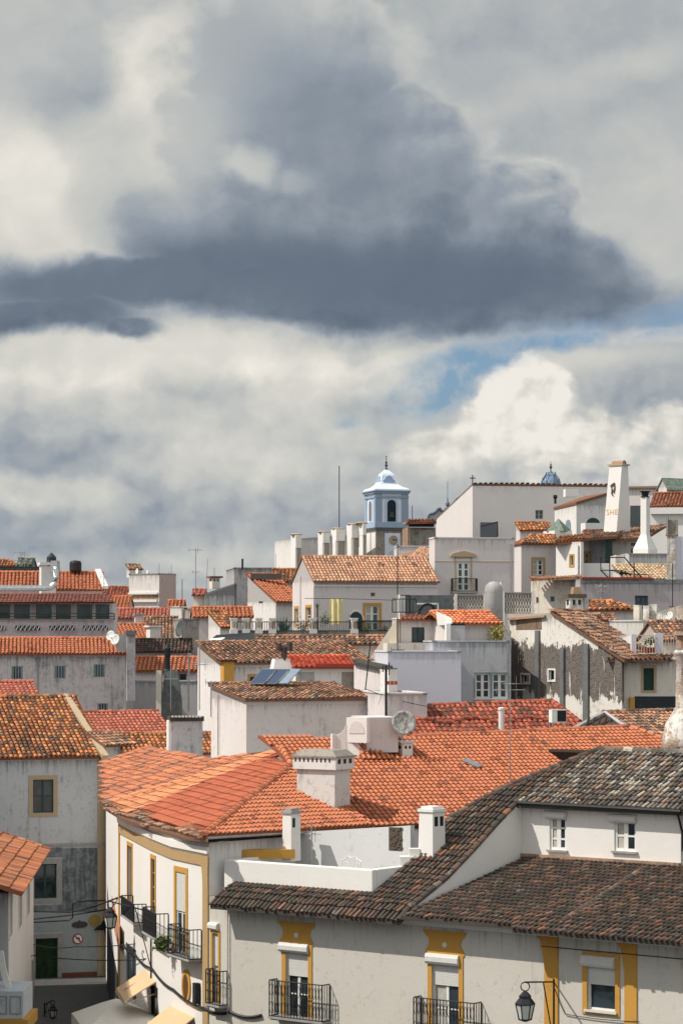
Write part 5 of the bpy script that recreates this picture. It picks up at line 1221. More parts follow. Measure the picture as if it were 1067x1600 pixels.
mb = MB(); q = [P(625, 967.5, 146.2), P(684, 967.5, 146.2), P(684, 962, 147.8), P(625, 962, 147.8)]; roofplane(mb, q, .26, .4, .5, (), 1, 3); Gp.part('tile_edge', mb, T_ORANGE)
Go = House('bright_roof_room', 'rooftop room with a short bright orange roof and white boxed gable', a=(702, 770, 973, 144.5, -22, 5), mat=PINKW)
Go.roof('gable', tilemat('bright_new_tiles', [(.66, .20, .09), (.70, .25, .12), (.60, .17, .08)], mossamt=.05, licamt=.02), ry=956, w=.27, segs=4, ovs=.5); Go.walls()
mb = MB(); q = [P(681, 955, 143.9), P(706, 966, 143.2), P(706, 976, 143.2), P(683, 977, 143.9)]; mb.prism([p+V((.05, .6, 0)) for p in q], q); Go.part('gable_fascia', mb, WHITE)
c = chimney(None, 704, 726, 977, 1006, 143, yaw=-6, dep=.8, slots=0, cap=BLACKM, caph=.10, over=.02, mat=GREYW, label='boxy grey chimney under the short bright orange roof')
mb = MB(); block(mb, 697, 704, 974, 1004, 142.9, -6, .6); obj('white_jamb', mb, WHITE, c)
mb = MB(); leafclump(mb, P(776, 992, 145), .5, 160, .10); leafclump(mb, P(782, 985, 145), .35, 60, .09); y_ = tag(obj('shrub', mb, YLEAF), 'yellowing shrub growing against the peeling wall', 'shrub'); mb = MB(); mb.tube([P(778, 1004, 145), P(777, 985, 145)], .03, 5); obj('stem', mb, DARKWOOD, y_)
# old peeling house
pA, pB, pC = P(796, 965, 147), P(861, 957, 141), P(971, 1030, 137)
pD_, pE = pC+V((1.6, 7, 0)), pA+V((1.6, 9, 0))
Fh = House('peeling_house', 'old house of crumbling whitewash over dark masonry with a raked brown roof', fp=[pA, pB, pC, pD_, pE], zt=pB.z, mat=PEEL); Fh.tops = [pA.z, pB.z, pC.z, pC.z+.1, pB.z]
Fh.win(1, 857, 1047, 866, 1063, cols=1, rows=1, fw=.05, trim=WHITE, tw=.09, deep=.1); Fh.win(0, 814, 1054, 827, 1067, cols=1, rows=1, trim=WHITE, tw=.09)
Fh.walls()
for x0, x1, y0, k in ((838, 844, 985, 0), (876, 882, 1012, 1), (912, 920, 1006, 1)): Fh.patch('buttress_strip', k, x0, y0, x1, 1160, plaster('grey_strip', (.15, .15, .15), (.07, .07, .075), .6, .8), d=.12)
Fh.patch('brown_stain_panel', 0, 806, 966, 846, 984, plaster('brown_stain', (.20, .135, .09), (.08, .06, .05), .7, .9), d=.012)
g_ = (pC-pB); up_ = V((0, 0, .12)); hz = V((.5, 1, 0)).normalized()
rf = MB(); q = [pC+up_+g_.normalized()*.3-hz*.15, pC+up_+g_.normalized()*.3+hz*5.4, pB+up_+hz*5.4, pB+up_-hz*.15]; roofplane(rf, q, .25, .38, .5, (2,), 1.8, 4, .15, hz); Fh.part('roof', rf, T_BROWN)
mb = MB(); q = [P(792, 966, 146.7), P(850, 961, 141.5), P(866, 957, 148), P(800, 961, 153)]; mb.prism([p-V((0, 0, .12)) for p in q], q); Fh.part('slab_roof', mb, BRICK)
F2 = H_('cream_house', 'cream house with a tan-framed green window below a railed roof terrace', (970, 1075, 1031, 138, -3, 6), mat=CREAM, wins=[dict(r=(1004.5, 1044, 1021, 1079), cols=1, rows=1, trim=TANP, tw=.13, frame=GREENP, glass=flat('green_blind', (.015, .05, .035), .6))])
mb = MB(); q = [P(946, 1031, 137.4), P(1050, 1030, 137.2), P(1050, 1022, 139.8), P(968, 1022, 139.8)]; roofplane(mb, q, .25, .38, .5, (), 1.6, 4, .1); F2.part('tile_edge', mb, T_BROWN)
F2.patch('ochre_jamb', 0, 982, 1090, 990, 1120, OCHRE, d=.25); F2.patch('veranda_shade_panel', 0, 990.5, 1088, 1056, 1120, plaster('veranda_shade', (.03, .035, .04)), d=.03)  # flat dark panel paints in the veranda's shadow
mb = MB(); block(mb, 986, 993, 991, 1024, 139.5, -3, .4); block_ = F2.part('terrace_pier', mb, LAV); mb = MB(); block(mb, 1023, 1035, 989, 1024, 139.5, -3, .4); F2.part('terrace_pier', mb, LAV)
railing(F2.root, P(993, 1022, 139.2), P(1023, 1022, 139.2), 1.0, .14, flat('cream_rail', (.45, .42, .38), .7)); railing(F2.root, P(1035, 1022, 139.2), P(1056, 1022, 139.2), 1.0, .14, flat('cream_rail', 0))
mb = MB(); q = [P(*p) for p in ((945, 996, 143), (986, 991, 141), (986, 1030, 141), (970, 1030, 142), (950, 1008, 143))]; mb.prism([p+V((.1, .4, 0)) for p in q], q); F2.part('white_parapet', mb, WHITE)
mb = MB(); 
for x in (1008, 1014, 1019): leafclump(mb, P(x, 1004-(x % 3)*2, 139.6), .28, 60, .07)
pl_ = tag(obj('potted_plants', mb, LEAF), 'dark potted plants behind the terrace railing above the cream house', 'plant')
for x in (1008, 1014, 1020): mb = MB(); mb.lathe(P(x, 1020, 139.6), [(.12, 0), (.17, .3)], 8); obj('pot', mb, REDP, pl_)
# right hand clutter
H_('white_lit_wall', 'sunlit white terrace wall right of the raked brown roof', (952, 1004, 971, 149, 18, 3), mat=WHITE)
H_('pink_yard_house', 'small pinkish wall house under the dark-edged tile scrap', (921, 960, 968, 153, -8, 4), mat=PINKW, roof=dict(mat=T_BROWN, ry=960, w=.3))
H_('scalloped_roof_house', 'pinkish house with a short orange scalloped roof left of the blue window', (919, 988, 951, 159, -6, 5), mat=PINKW, roof=dict(mat=T_ORANGE2, ry=939, w=.34, hipr=True))
for i, (x0, x1, y0, y1, Y_, nm) in enumerate(((989, 998, 947, 985, 152, 'narrow whitewashed slab chimney behind the terrace'), (1004, 1013, 948, 1003, 151, 'left half of the split whitewashed slab chimney'), (1014, 1025, 946, 1000, 151.3, 'right half of the split whitewashed slab chimney'))):
    chimney(None, x0, x1, y0, y1, Y_, yaw=20, dep=.7, slots=0, cap=SPOT, caph=.06, over=.01, mat=SPOT if i != 0 else CREAM, label=nm)
pA, pB = P(1025, 957, 150), P(1066, 944, 146); Wd = House('raked_white_wall', 'whitewashed wall raking up at the right edge behind a white dish', fp=[pA, pB, pB+V((2, 4, 0)), pA+V((1, 4, 0))], zt=pB.z, mat=SPOT); Wd.tops = [pA.z, pB.z, pB.z, pA.z]; Wd.walls()
H_('right_brown_roof_house', 'brown-tiled roof cut by the right edge beside the white dish', (1034, 1100, 999, 143, -8, 5), mat=CREAM, roof=dict(mat=T_BROWN, ry=971, w=.27, segs=4))
dish('white dish leaning in front of the whitewashed slab chimneys', 1019, 985, 149, 10, az=-48, el=10); dish('small white dish on the raked wall at the right edge', 1045, 962, 147, 7, az=-50, el=20)
c = chimney(None, 890, 911, 934, 985, 152, yaw=-12, dep=.9, slots=2, cap=plaster('dark_brown_cap', (.10, .075, .06)), caph=.22, over=.16, mat=SPOT, label='rubble stone chimney with a broad dark cap before the stained cream wall')
mb = MB(); block(mb, 895, 909, 917, 928, 152.2, -12, .6, .8); obj('cap_top', mb, BRICK, c)
mb = MB(); block(mb, 912, 919, 934, 985, 152.4, -12, .8); obj('side_wall', mb, GREYW, c)
# balustrades and buttress under the pediment balcony
for x0, x1, y0, y1, lb in ((711, 757, 929, 960, 'pierced lattice balustrade left of the domed grey buttress'), (785, 832, 925, 960, 'pierced lattice balustrade right of the domed grey buttress')):
    Yb_ = 162; r = thing('balustrade', P(x0, y1, Yb_), lb, 'balustrade'); mb = MB(); block(mb, x0, x1, y1-1, y1+18, Yb_, 0, .35); obj('base_wall', mb, WHITE2, r); mb = MB(); block(mb, x0, x1, y0, y0+1.6, Yb_, 0, .35); obj('handrail', mb, GREYP, r)
    mb = MB(); block(mb, x0, x1, y0+2, y1-1, Yb_+.3, 0, .05); obj('backing', mb, GREYW, r)
    n = int((x1-x0)/4.2); mb = MB(); ht = (y1-y0-2.6)*Yb_/F
    for i in range(n+1):
        for j in range(3):
            q = P(x0+(x1-x0)*(i+.0)/n, y1-1, Yb_+.12)+V((0, 0, ht*j/3)); m = (x1-x0)/n*Yb_/F/2
            mb.tube([q+V((0, 0, ht/3*f))+V((m*sin(pi*f)*.95, 0, 0)) for f in (0, .25, .5, .75, 1)], .022, 4); mb.tube([q+V((0, 0, ht/3*f))-V((m*sin(pi*f)*.95, 0, 0)) for f in (0, .25, .5, .75, 1)], .022, 4)
    obj('lattice', mb, CREAM, r)
    for x in (x0-1, x1-2): mb = MB(); block(mb, x, x+4, y0-1, y1+18, Yb_-.05, 0, .45); obj('post', mb, WHITE2, r)
bt = thing('buttress', P(771, 990, 157), 'grey stained round-topped buttress with a small white finial', 'buttress')
mb = MB(); mb.lathe(P(771, 1010, 157.5), [(.56, 0), (.56, 3.4), (.54, 3.6), (.44, 3.8), (.26, 3.95), (.05, 4.0)], 20); obj('buttress_body', mb, plaster('grey_buttress', (.36, .35, .34), (.12, .13, .14), .6, .9), bt, smooth=True)
mb = MB(); mb.lathe(P(782, 924, 157.7), [(.16, 0), (.10, .15), (.12, .25), (.04, .5), (.01, .6)], 8); obj('finial', mb, WHITE, bt)
tr = thing('iron_terrace', P(668, 960, 166), 'dark stained terrace wall with a white framed grille and iron arch', 'terrace')
mb = MB(); block(mb, 632, 710, 930, 985, 167, 0, .4); obj('back_wall', mb, plaster('blackened_wall', (.12, .13, .14), (.05, .055, .06), .7, .9), tr)
mb = MB(); block(mb, 624, 633, 929, 985, 166, -20, .5); obj('white_pillar', mb, WHITE, tr)
mb = MB(); mb.tube([P(668+14*cos(pi*j/10), 962-18*sin(pi*j/10), 166) for j in range(11)], .09, 5); obj('iron_arch', mb, BLACKM, tr)
for x in (650, 684): mb = MB(); block(mb, x-1, x+1, 942, 966, 166.3, 0, .1); obj('grille_post', mb, WHITE, tr)
mb = MB(); block(mb, 650, 684, 942, 944.5, 166.3, 0, .1); obj('grille_rail', mb, WHITE, tr)
railing(tr, P(613, 957, 165.4), P(650, 957, 165.4), .85, .2, BLACKM, r=.02); mb = MB(); mb.tube([P(626, 930, 165.6), P(640, 930, 165.6), P(640, 958, 165.6)], .04, 5); obj('rail_frame', mb, BLACKM, tr)
# ================================================================== TERRACE HOUSE WITH PINK ROOF
Hh = House('pink_roof_house', 'long white house with a pinkish tile roof, ochre door and drying yellow cloth', a=(490, 684, 906, 190, -14, ('L', 457)), mat=PINKW)
Hh.roof('gable', T_PINK, pitch=None, ry=870, w=.27, l=.42, segs=4, ovs=.1)
Hh.win(0, 571, 946, 592, 986, cols=2, rows=3, trim=OCHRE, tw=.2, fw=.1, name='terrace_door', curtain=True); Hh.win(0, 579, 926, 586, 932, cols=1, rows=1, frame=GREYP, name='wall_vent')
Hh.win(3, 461, 951, 466, 974, cols=1, rows=2, trim=OCHRE, tw=.2); Hh.win(3, 478.5, 949, 486, 974, cols=1, rows=2, trim=OCHRE, tw=.2); Hh.walls()
mb = MB(); s_, z_ = Hh.on(0, 556, 985); q = [Hh.pt(0, s_+.50*cos(pi*j/10), z_+.75+.62*sin(pi*j/10), .03) for j in range(11)]+[Hh.pt(0, s_-.5, z_-.5, .03), Hh.pt(0, s_+.5, z_-.5, .03)]; mb.prism([p+V((0, .05, 0)) for p in q], q); dd_ = Hh.part('arched_door', mb, GREENP)
mb = MB(); mb.tube([Hh.pt(0, s_+.58*cos(pi*j/10), z_+.75+.70*sin(pi*j/10), .03) for j in range(11)], .07, 5); obj('door_arch', mb, WHITE, dd_)
Hh.patch('frieze', 0, 490, 914, 684, 917, WHITE, d=.08)
for i, x in enumerate((542, 593, 644)): mb = MB(); a = hit(Hh.plane[0], Hh.plane[1], x, 884); mb.box(a-V((.1, .1, 0)), V((.3, 0, 0)), V((0, .3, .1)), V((0, 0, .28))); Hh.part('roof_vent', mb, BRICK)
mb = MB(); q = []
for i in range(13): q.append(P(514.5+1.7*i, 935.5+(.8 if i % 2 else 0), 187.2+.10*sin(i*1.3)))
mb2 = [p-V((0, 0, (41-(abs(i-6) % 3))*187/F)) for i, p in enumerate(q)]
for i in range(12): mb.prism([mb2[i], mb2[i+1], q[i+1], q[i]], [p+V((0, .03, 0)) for p in (mb2[i], mb2[i+1], q[i+1], q[i])])
tag(obj('hanging_cloth', mb, YCLOTH), 'pale yellow cloth hung out on the terrace line', 'cloth')
wire('thin washing line carrying the yellow cloth', [P(476, 935, 187.5), P(514, 935.3, 187.2), P(536, 935.5, 187.2), P(625, 938, 187.5)], r=.02, n=4)
tw = thing('terrace_wall', P(487, 1002, 178), 'dark stone terrace wall topped by white ochre-panelled pillars and iron railings', 'wall')
mb = MB(); block(mb, 360, 620, 986, 1040, 178, 0, .6); obj('wall', mb, plaster('dark_terrace_stone', (.20, .185, .165), (.08, .075, .07), .6, .7), tw)
pil = [366, 385, 405, 426, 490, 554]
for x in pil:
    mb = MB(); block(mb, x-4.6, x+4.6, 968, 987, 177.8, -8, .42); g = obj('pillar', mb, WHITE, tw)
    mb = MB(); block(mb, x-5.6, x+5.6, 965.5, 968, 177.75, -8, .52); obj('pillar_cap', mb, WHITE, g)
    mb = MB(); block(mb, x-5.8, x+5.8, 983, 990, 177.7, -8, .54); obj('pillar_base', mb, WHITE, g)
    mb = MB(); block(mb, x-2.4, x+2.4, 971, 981, 177.77, -8, .05); obj('ochre_panel', mb, TANP, g)
for a, b in zip([371]+pil[3:]+[560], pil[1:2]+[485, 548, 620]+[640]):
    if b > a: railing(tw, P(a, 986, 177.8), P(b, 986, 177.8), .62 if a < 560 else .7, .16, BLACKM, r=.02)
for a, b in ((390, 400), (410, 421)): railing(tw, P(a, 986, 177.8), P(b, 986, 177.8), .62, .16, BLACKM, r=.02)
mb = MB()
for i in range(26):
    an = random.uniform(-1.3, 1.3); L_ = random.uniform(.7, 1.15); b = P(443+random.uniform(-6, 6), 985, 178.6); e_ = b+V((sin(an)*L_*.6, random.uniform(-.2, .2), L_*cos(an*.6))); s_ = V((.06, 0, 0)); mb.poly([b-s_, b+s_, e_]); mb.poly([b+s_+V((0, .03, 0)), b-s_+V((0, .03, 0)), e_])
tag(obj('agave', mb, leafmat('agave_green', (.03, .06, .04), (.07, .12, .08))), 'spiky dark green agave behind the terrace railing', 'plant')
mb = MB(); leafclump(mb, P(474, 981, 178.6), .55, 260, .07); fl = tag(obj('flower_shrub', mb, LEAF), 'pink-flowered shrub behind the terrace railing', 'shrub'); mb = MB(); leafclump(mb, P(474, 979, 178.5), .5, 60, .06); obj('blossom', mb, FLOWER, fl)
mb = MB(); c_ = P(496, 950, 180)
for i in range(46):
    an = random.uniform(0, 2*pi); el = random.uniform(-.5, 1.4); L_ = random.uniform(.35, .55); e_ = c_+V((cos(an)*cos(el)*L_, sin(an)*cos(el)*L_, sin(el)*L_)); s_ = V((-sin(an)*.035, cos(an)*.035, 0)); mb.poly([c_-s_, c_+s_, e_])
yu = tag(obj('yucca', mb, leafmat('yucca_green', (.08, .12, .03), (.20, .24, .06))), 'small yucca palm at the corner of the white terrace house', 'plant'); mb = MB(); mb.tube([P(496, 985, 180), c_], .06, 6); obj('trunk', mb, DARKWOOD, yu)
mb = MB(); leafclump(mb, P(508, 968, 179), .45, 200, .07); leafclump(mb, P(575, 982, 179), .4, 120, .07); leafclump(mb, P(600, 983, 179), .35, 90, .07); g = tag(obj('terrace_hedge', mb, LEAF), 'low dark shrubs along the terrace by the yellow cloth', 'shrub', kind='stuff')
# houses left of it
O1 = House('orange_gable_house', 'house with a bright blank left gable and a raked orange roof', a=(431, 475, 939, 202, -30, ('L', 387)), mat=WHITE2)
O1.roof('shed', T_ORANGE, pitch=None, ry=897, w=.30, segs=4); O1.win(3, 404, 931, 411, 943, cols=1, rows=1, frame=GREYP); O1.walls()
mb = MB(); block(mb, 392, 440, 896, 905, 205, -5, .4); O1.part('dark_parapet', mb, plaster('dark_parapet', (.09, .09, .09)))
H_('upper_orange_house', 'house with a bright orange roof peeping over the raked one', (424, 470, 908, 218, 0, 5), roof=dict(mat=T_ORANGE2, ry=889, w=.32))
H_('grey_slab_house', 'flat grey rendered house with a thin flue, on the skyline', (366, 424, 888, 216, -8, 7), mat=GREYW)
pA, pB = P(319, 930, 212), P(366, 914, 207); Qd = House('dark_shed', 'dark stained lean-to wall below the grey skyline house', fp=[pA, pB, pB+V((0, 5, 0)), pA+V((0, 5, 0))], zt=pB.z, mat=DARKW); Qd.tops = [pA.z, pB.z, pB.z+.3, pA.z+.3]; Qd.walls()
H_('little_orange_awning_house', 'small beige house with a sliver of orange roof at the foot of the thin mast', (302, 320, 929, 214, 0, 4), mat=CREAM, roof=dict(mat=T_RED, ry=921, w=.4))
c = chimney(None, 332, 344, 903, 920, 213, yaw=-20, dep=.9, slots=2, cap=T_BROWN, caph=.15, over=.2, mat=CREAM, label='stubby cream chimney with a tiled cap by the grey skyline house')
H_('orange_row_house', 'low pinkish house with a long orange roof left of the pillars', (303, 394, 963, 197, -6, 5), roof=dict(mat=T_ORANGE, ry=949, w=.32))
R2 = House('tiny_gable_house', 'tiny white house with a sunlit gable and orange-brown roof', a=(344, 366, 977, 188, -32, ('L', 326)), mat=WHITE); R2.roof('shed', T_ORANGE2, pitch=None, ry=955, w=.3); R2.walls()
mb = MB(); q = [P(318, 1009, 158), P(338, 992, 161), P(398, 988, 163), P(404, 1003, 158)]; mb.prism([p-V((0, 0, .1)) for p in q], q)
tp = tag(obj('tarpaulin', mb, flat('black_tarpaulin', (.02, .022, .024), .7)), 'black tarpaulin roof with a white torn edge above the brown roof', 'tarpaulin')
mb = MB(); q = [P(316, 1010, 157.6), P(346, 1001, 157.8), P(352, 997, 158.4), P(330, 999, 159)]; mb.prism([p-V((0, 0, .03)) for p in q], [p+V((0, 0, .05)) for p in q]); obj('white_edge', mb, CANVAS, tp)
# ================================================================== OUT OF FRAME NEIGHBOURS ON THE LEFT (their shade fills the lane)
Ob = House('unseen_street_house', 'tall grey house beyond the left edge shading the lane', fp=[V((-34, 108, 0)), V((-17.5, 112, 0)), V((-17.6, 129.1, 0)), V((-34, 123.5, 0))], zt=12.2, mat=SHADEW, zb=-.1); Ob.walls(); Ob.flat()
Oc = House('added_near_house', 'tall grey house added unseen beyond the left edge to block sky light', fp=[V((-30, 58, 0)), V((-9.6, 58, 0)), V((-12.2, 82, 0)), V((-30, 82, 0))], zt=13, mat=SHADEW, zb=-.1); Oc.walls(); Oc.flat()  # out of view, added to keep sky light off the lane
# ================================================================== UPPER RIGHT
I1 = House('pediment_balcony_house', 'pinkish flat-topped house with a pedimented balcony door', a=(679, 803, 841, 196, -10, ('L', 670)), mat=PINKW)
I1.win(0, 714, 878, 733, 924, cols=2, rows=4, frame=WPAINT, fw=.13, deep=.12, name='balcony_door'); I1.walls(); I1.flat(t=.10, mat=WHITE2)
s0, s1, z0, z1 = I1.rect(0, 710, 870, 737, 924); mb = MB(); I1.wb(mb, 0, s0, s0+.1, z0, z1, -.002, .05); I1.wb(mb, 0, s1-.1, s1, z0, z1, -.002, .05); I1.wb(mb, 0, s0, s1, z1-.12, z1, -.002, .05)
pr = [(-.25, .12), (-.1, .26), (.3, .40), (.5, .45), (.7, .40), (1.1, .26), (1.25, .12), (1.25, 0), (-.25, 0)]
a = [I1.pt(0, s0+(s1-s0)*x, z1+z, .16) for x, z in pr]; mb.prism([p-I1.frame(0)[2]*.16 for p in a], a); I1.part('pediment', mb, TANP)
mb = MB(); I1.wb(mb, 0, s0-.3, s1+.35, z0-.14, z0, -.01, .55); bl = I1.part('balcony', mb, GREYP)
railing(bl, I1.pt(0, s0-.25, z0, .5), I1.pt(0, s1+.3, z0, .5), .95, .14, BLACKM, r=.018); railing(bl, I1.pt(0, s0-.25, z0, .03), I1.pt(0, s0-.25, z0, .5), .95, .14, BLACKM, r=.018); railing(bl, I1.pt(0, s1+.3, z0, .03), I1.pt(0, s1+.3, z0, .5), .95, .14, BLACKM, r=.018)
mb = MB(); I1.wb(mb, 0, 0, I1.w, I1.on(0, 740, 878)[1]-.0, I1.on(0, 740, 877)[1], -.002, .04); I1.part('string_course', mb, TANP)
H_('pink_back_wall', 'low pinkish wall with a tile scrap behind the pinkish roof ridge', (622, 676, 854, 215, -4, 4), mat=PINKW)
H_('tile_scrap_house', 'small house with an orange roof slipping below the brick block', (640, 690, 873, 207, -25, 4), mat=WHITE, roof=dict(mat=T_PINK, ry=857, w=.3, hipl=True))
I2 = House('church_hall', 'huge blank pinkish church hall with a sunlit raked left wall', a=(738, 948, 757, 236, -10, ('L', 681)), mat=plaster('hall_plaster', (.62, .58, .56), (.36, .34, .33), .15, .25))
q = I2.fp[3]; I2.tops[3] = CZ+(HZ-811)/F*q.y; I2.tops[2] = I2.tops[3]
I2.win(0, 836, 797, 848, 811, cols=2, rows=2, frame=GREYP); I2.walls()
mb = MB(); 
a, b, c, d = [V((*p.xy, t)) for p, t in zip(I2.fp, I2.tops)]; roofplane(mb, [a+V((0, 0, .1)), b+V((0, 0, .1)), c+V((0, 0, .1)), d+V((0, 0, .1))], .5, .5, .3, (), 1, 3, .2); I2.part('roof', mb, T_BROWN)
mb = MB(); mb.tube([P(738, 757, 235.6), P(738, 742, 235.6)], .05, 5); mb.tube([P(733.5, 747, 235.6), P(742.5, 747, 235.6)], .05, 5); I2.part('cross', mb, BLACKM)
mb = MB(); block(mb, 750, 777, 816, 842, 234, -10, .15); g = I2.part('stair_opening', mb, plaster('dark_opening', (.12, .13, .15))); 
mb = MB(); mb.tube([P(750, 822, 233.7), P(777, 815.5, 233.6), P(777, 838, 233.6)], .07, 4); obj('stair_rail', mb, BLACKM, g)
mb = MB(); block(mb, 883, 903, 764, 776, 232, -10, .8); I2.part('roof_upstand', mb, WHITE)
mb = MB(); mb.tube([P(867, 787, 230), P(867, 777, 230)], .12, 6); mb.tube([P(864, 776, 230), P(870, 776, 230)], .18, 6); I2.part('vent_cowl', mb, BLACKM)
I2b = House('hall_annex', 'long pinkish annex wall rising behind the tapered chimney', a=(944, 1034, 764, 246, 14, 6), mat=PINKW); I2b.walls()
mb = MB(); I2b.wb(mb, 0, 0, I2b.w, I2b.zt, I2b.zt+.2, -.3, .25); I2b.part('tile_coping', mb, T_PINK); I2b.patch('dark_gap', 0, 984, 790, 1000, 835, plaster('dark_gap', (.06, .075, .08)), d=.05)
I3 = House('apse_house', 'white block with a sunlit arched-window face left of the tapered chimney', a=(900, 948, 788, 222, -16, ('L', 866)), mat=WHITE2)
b_ = I3.fp[1]; I3.tops[1] = CZ+(HZ-774)/F*b_.y; I3.tops[3] = CZ+(HZ-796)/F*I3.fp[3].y; I3.tops[2] = I3.tops[1]; I3.walls()
mb = MB(); tp4 = [V((*p.xy, t)) for p, t in zip(I3.fp, I3.tops)]; c4 = sum(tp4, V((0, 0, 0)))/4; q = [c4+(p-c4)*1.05 for p in tp4]; mb.prism(q, [p+V((0, 0, .22)) for p in q]); I3.part('tile_coping', mb, T_BROWN)
s_, z_ = I3.on(3, 887.5, 826); mb = MB(); q = [I3.pt(3, s_+.62*cos(pi*j/10), z_+.3+.5*sin(pi*j/10), .03) for j in range(11)]+[I3.pt(3, s_-.62, z_-.6, .03), I3.pt(3, s_+.62, z_-.6, .03)]; nn_ = I3.frame(3)[2]; mb.prism([p-nn_*.05 for p in q], q); I3.part('arched_window', mb, TEALP)
s_, z_ = I3.on(0, 926, 818); mb = MB(); q = [I3.pt(0, s_+.62*cos(pi*j/10), z_+.5*sin(pi*j/10), .03) for j in range(11)]; nn_ = I3.frame(0)[2]; mb.prism([p-nn_*.05 for p in q], q); I3.part('arch_opening', mb, GREENP)
mb = MB(); block(mb, 914, 941, 817, 835, 218, -14, 1.2); I3.part('white_upstand', mb, WHITE)
H_('eave_strip_house', 'small white block under a short orange roof against the church hall', (812, 862, 827, 212, -10, ('L', 804)), mat=PINKW, roof=dict(kind='shed', mat=T_ORANGE2, pitch=24, ry=816, w=.3))
cp = thing('copper_roof_turret', P(871, 842, 207), 'small white turret with a green copper pyramid roof', 'turret')
mb = MB(); block(mb, 866, 893, 829, 850, 206, -30, 1.6); obj('turret_wall', mb, WHITE, cp)
mb = MB(); c_ = P(873, 830, 207.1); r_ = 1.05; bq = [c_+V((r_*1.05*cos(radians(a)), r_*1.05*sin(radians(a)), 0)) for a in (-75, 15, 105, 195)]; ap = P(872, 810, 207.1)
mb.prism([p-V((0, 0, .05)) for p in bq], bq)
for a, b in zip(bq, bq[1:]+bq[:1]): mb.poly([a, b, ap])
obj('copper_roof', mb, COPPER, cp)
I5 = House('ochre_window_house', 'white house with a single ochre-framed window and a hipped orange roof', a=(814, 874, 848, 203, -14, ('L', 801)), mat=PINKW)
I5.roof('gable', T_ORANGE2, pitch=24, ry=836, w=.28, hipl=True, hipr=False, segs=4); I5.win(0, 832.5, 874, 848, 899, cols=2, rows=3, trim=OCHREB, tw=.17, fw=.09, curtain=True); I5.walls()
I6 = House('lit_corner_house', 'bright white corner wall with one tiny ochre window', a=(868, 907, 848, 200, 48, ('R', 911)), mat=WHITE)
I6.win(0, 890.5, 868, 895, 884, cols=1, rows=1, trim=OCHRE, tw=.12); I6.walls()
mb = MB(); q = [P(864, 849, 199), P(908, 844, 198.6), P(920, 831, 204), P(873, 838, 205)]; roofplane(mb, q, .28, .4, .5, (), 1.5, 4, .15); I6.part('roof', mb, T_ORANGE2)
I7 = House('turret_house', 'white house with a round grey stair turret and a narrow ochre window', a=(907, 1003, 840, 203, -4, 8), mat=WHITE2)
I7.win(0, 914, 864, 919, 882, cols=1, rows=2, trim=OCHRE, tw=.12); I7.win(0, 985, 848.5, 993, 853, cols=1, rows=1, frame=GREENP, deep=.08); I7.win(0, 985, 857, 995, 872, cols=1, rows=1, frame=GREENP); I7.walls()
mb = MB(); mb.lathe(P(938, 884, 202.5), [(.78, 0), (.78, 2.3)], 18); I7.part('stair_turret', mb, plaster('grey_turret', (.26, .27, .29), (.08, .09, .10), .5, .8), smooth=False)
mb = MB(); block(mb, 945, 956, 840, 882, 200.9, 0, .1); I7.part('turret_door', mb, GREENP)
mb = MB(); q = [P(903, 842, 199.6), P(962, 838, 200), P(985, 822, 210), P(912, 829, 210)]; roofplane(mb, q, .28, .4, .5, (), 1.8, 4, .15)
q = [P(955, 843, 201), P(1006, 842, 201.5), P(1040, 821, 210), P(960, 828, 208)]; roofplane(mb, q, .28, .4, .5, (), 1.8, 4, .15); I7.part('roof', mb, T_BROWN)
mb = MB(); block(mb, 905, 990, 880, 912, 199, -3, .3); I7.part('terrace_wall', mb, WHITE)
H_('grey_parapet_terrace', 'flat grey rendered parapet at the foot of the flared white chimney', (981, 1060, 866, 196, -3, 4), mat=plaster('grey_parapet', (.42, .41, .40), (.24, .23, .22), .5, .7))
H_('tan_roof_house', 'low tan tile roof left of the slender mottled chimney', (978, 1062, 904, 190, -14, 4), mat=WHITE, roof=dict(kind='shed', mat=tilemat('tan_tiles', [(.52, .38, .24), (.60, .44, .29), (.44, .30, .19)], mossamt=.15), pitch=20, ry=883, w=.28))
bxp = thing('roof_hatch', P(962, 890, 194), 'small white and grey roof hatch box beside the black iron stair', 'roof hatch')
mb = MB(); block(mb, 953, 961, 869, 890, 194, 20, .5); obj('hatch_face', mb, WHITE, bxp); mb = MB(); block(mb, 961, 975, 867.5, 889, 194.3, -6, .8); obj('hatch_box', mb, PINKW, bxp); mb = MB(); block(mb, 976, 982, 866, 903, 194, 10, .5); obj('hatch_pier', mb, WHITE, bxp)
st = thing('iron_stair', P(950, 905, 190), 'black iron stair and hand rails on the sunlit terrace', 'stair')
mb = MB()
for i in range(7): a = P(955+4.2*i, 892+1.8*i, 190.5); mb.box(a, V((.9, 0, 0)), V((0, .6, 0)), V((0, 0, .05)))
obj('stair_treads', mb, BLACKM, st)
mb = MB()
for pts in ([(938, 871), (938, 891), (962, 891)], [(938, 879), (952, 871), (952, 905)], [(952, 871), (975, 871), (1002, 903)], [(990, 880), (990, 903)], [(991, 898), (1013, 898), (1013, 903)], [(938, 891), (952, 905)]): mb.tube([P(*p, 190) for p in pts], .045, 4)
obj('hand_rail', mb, BLACKM, st)
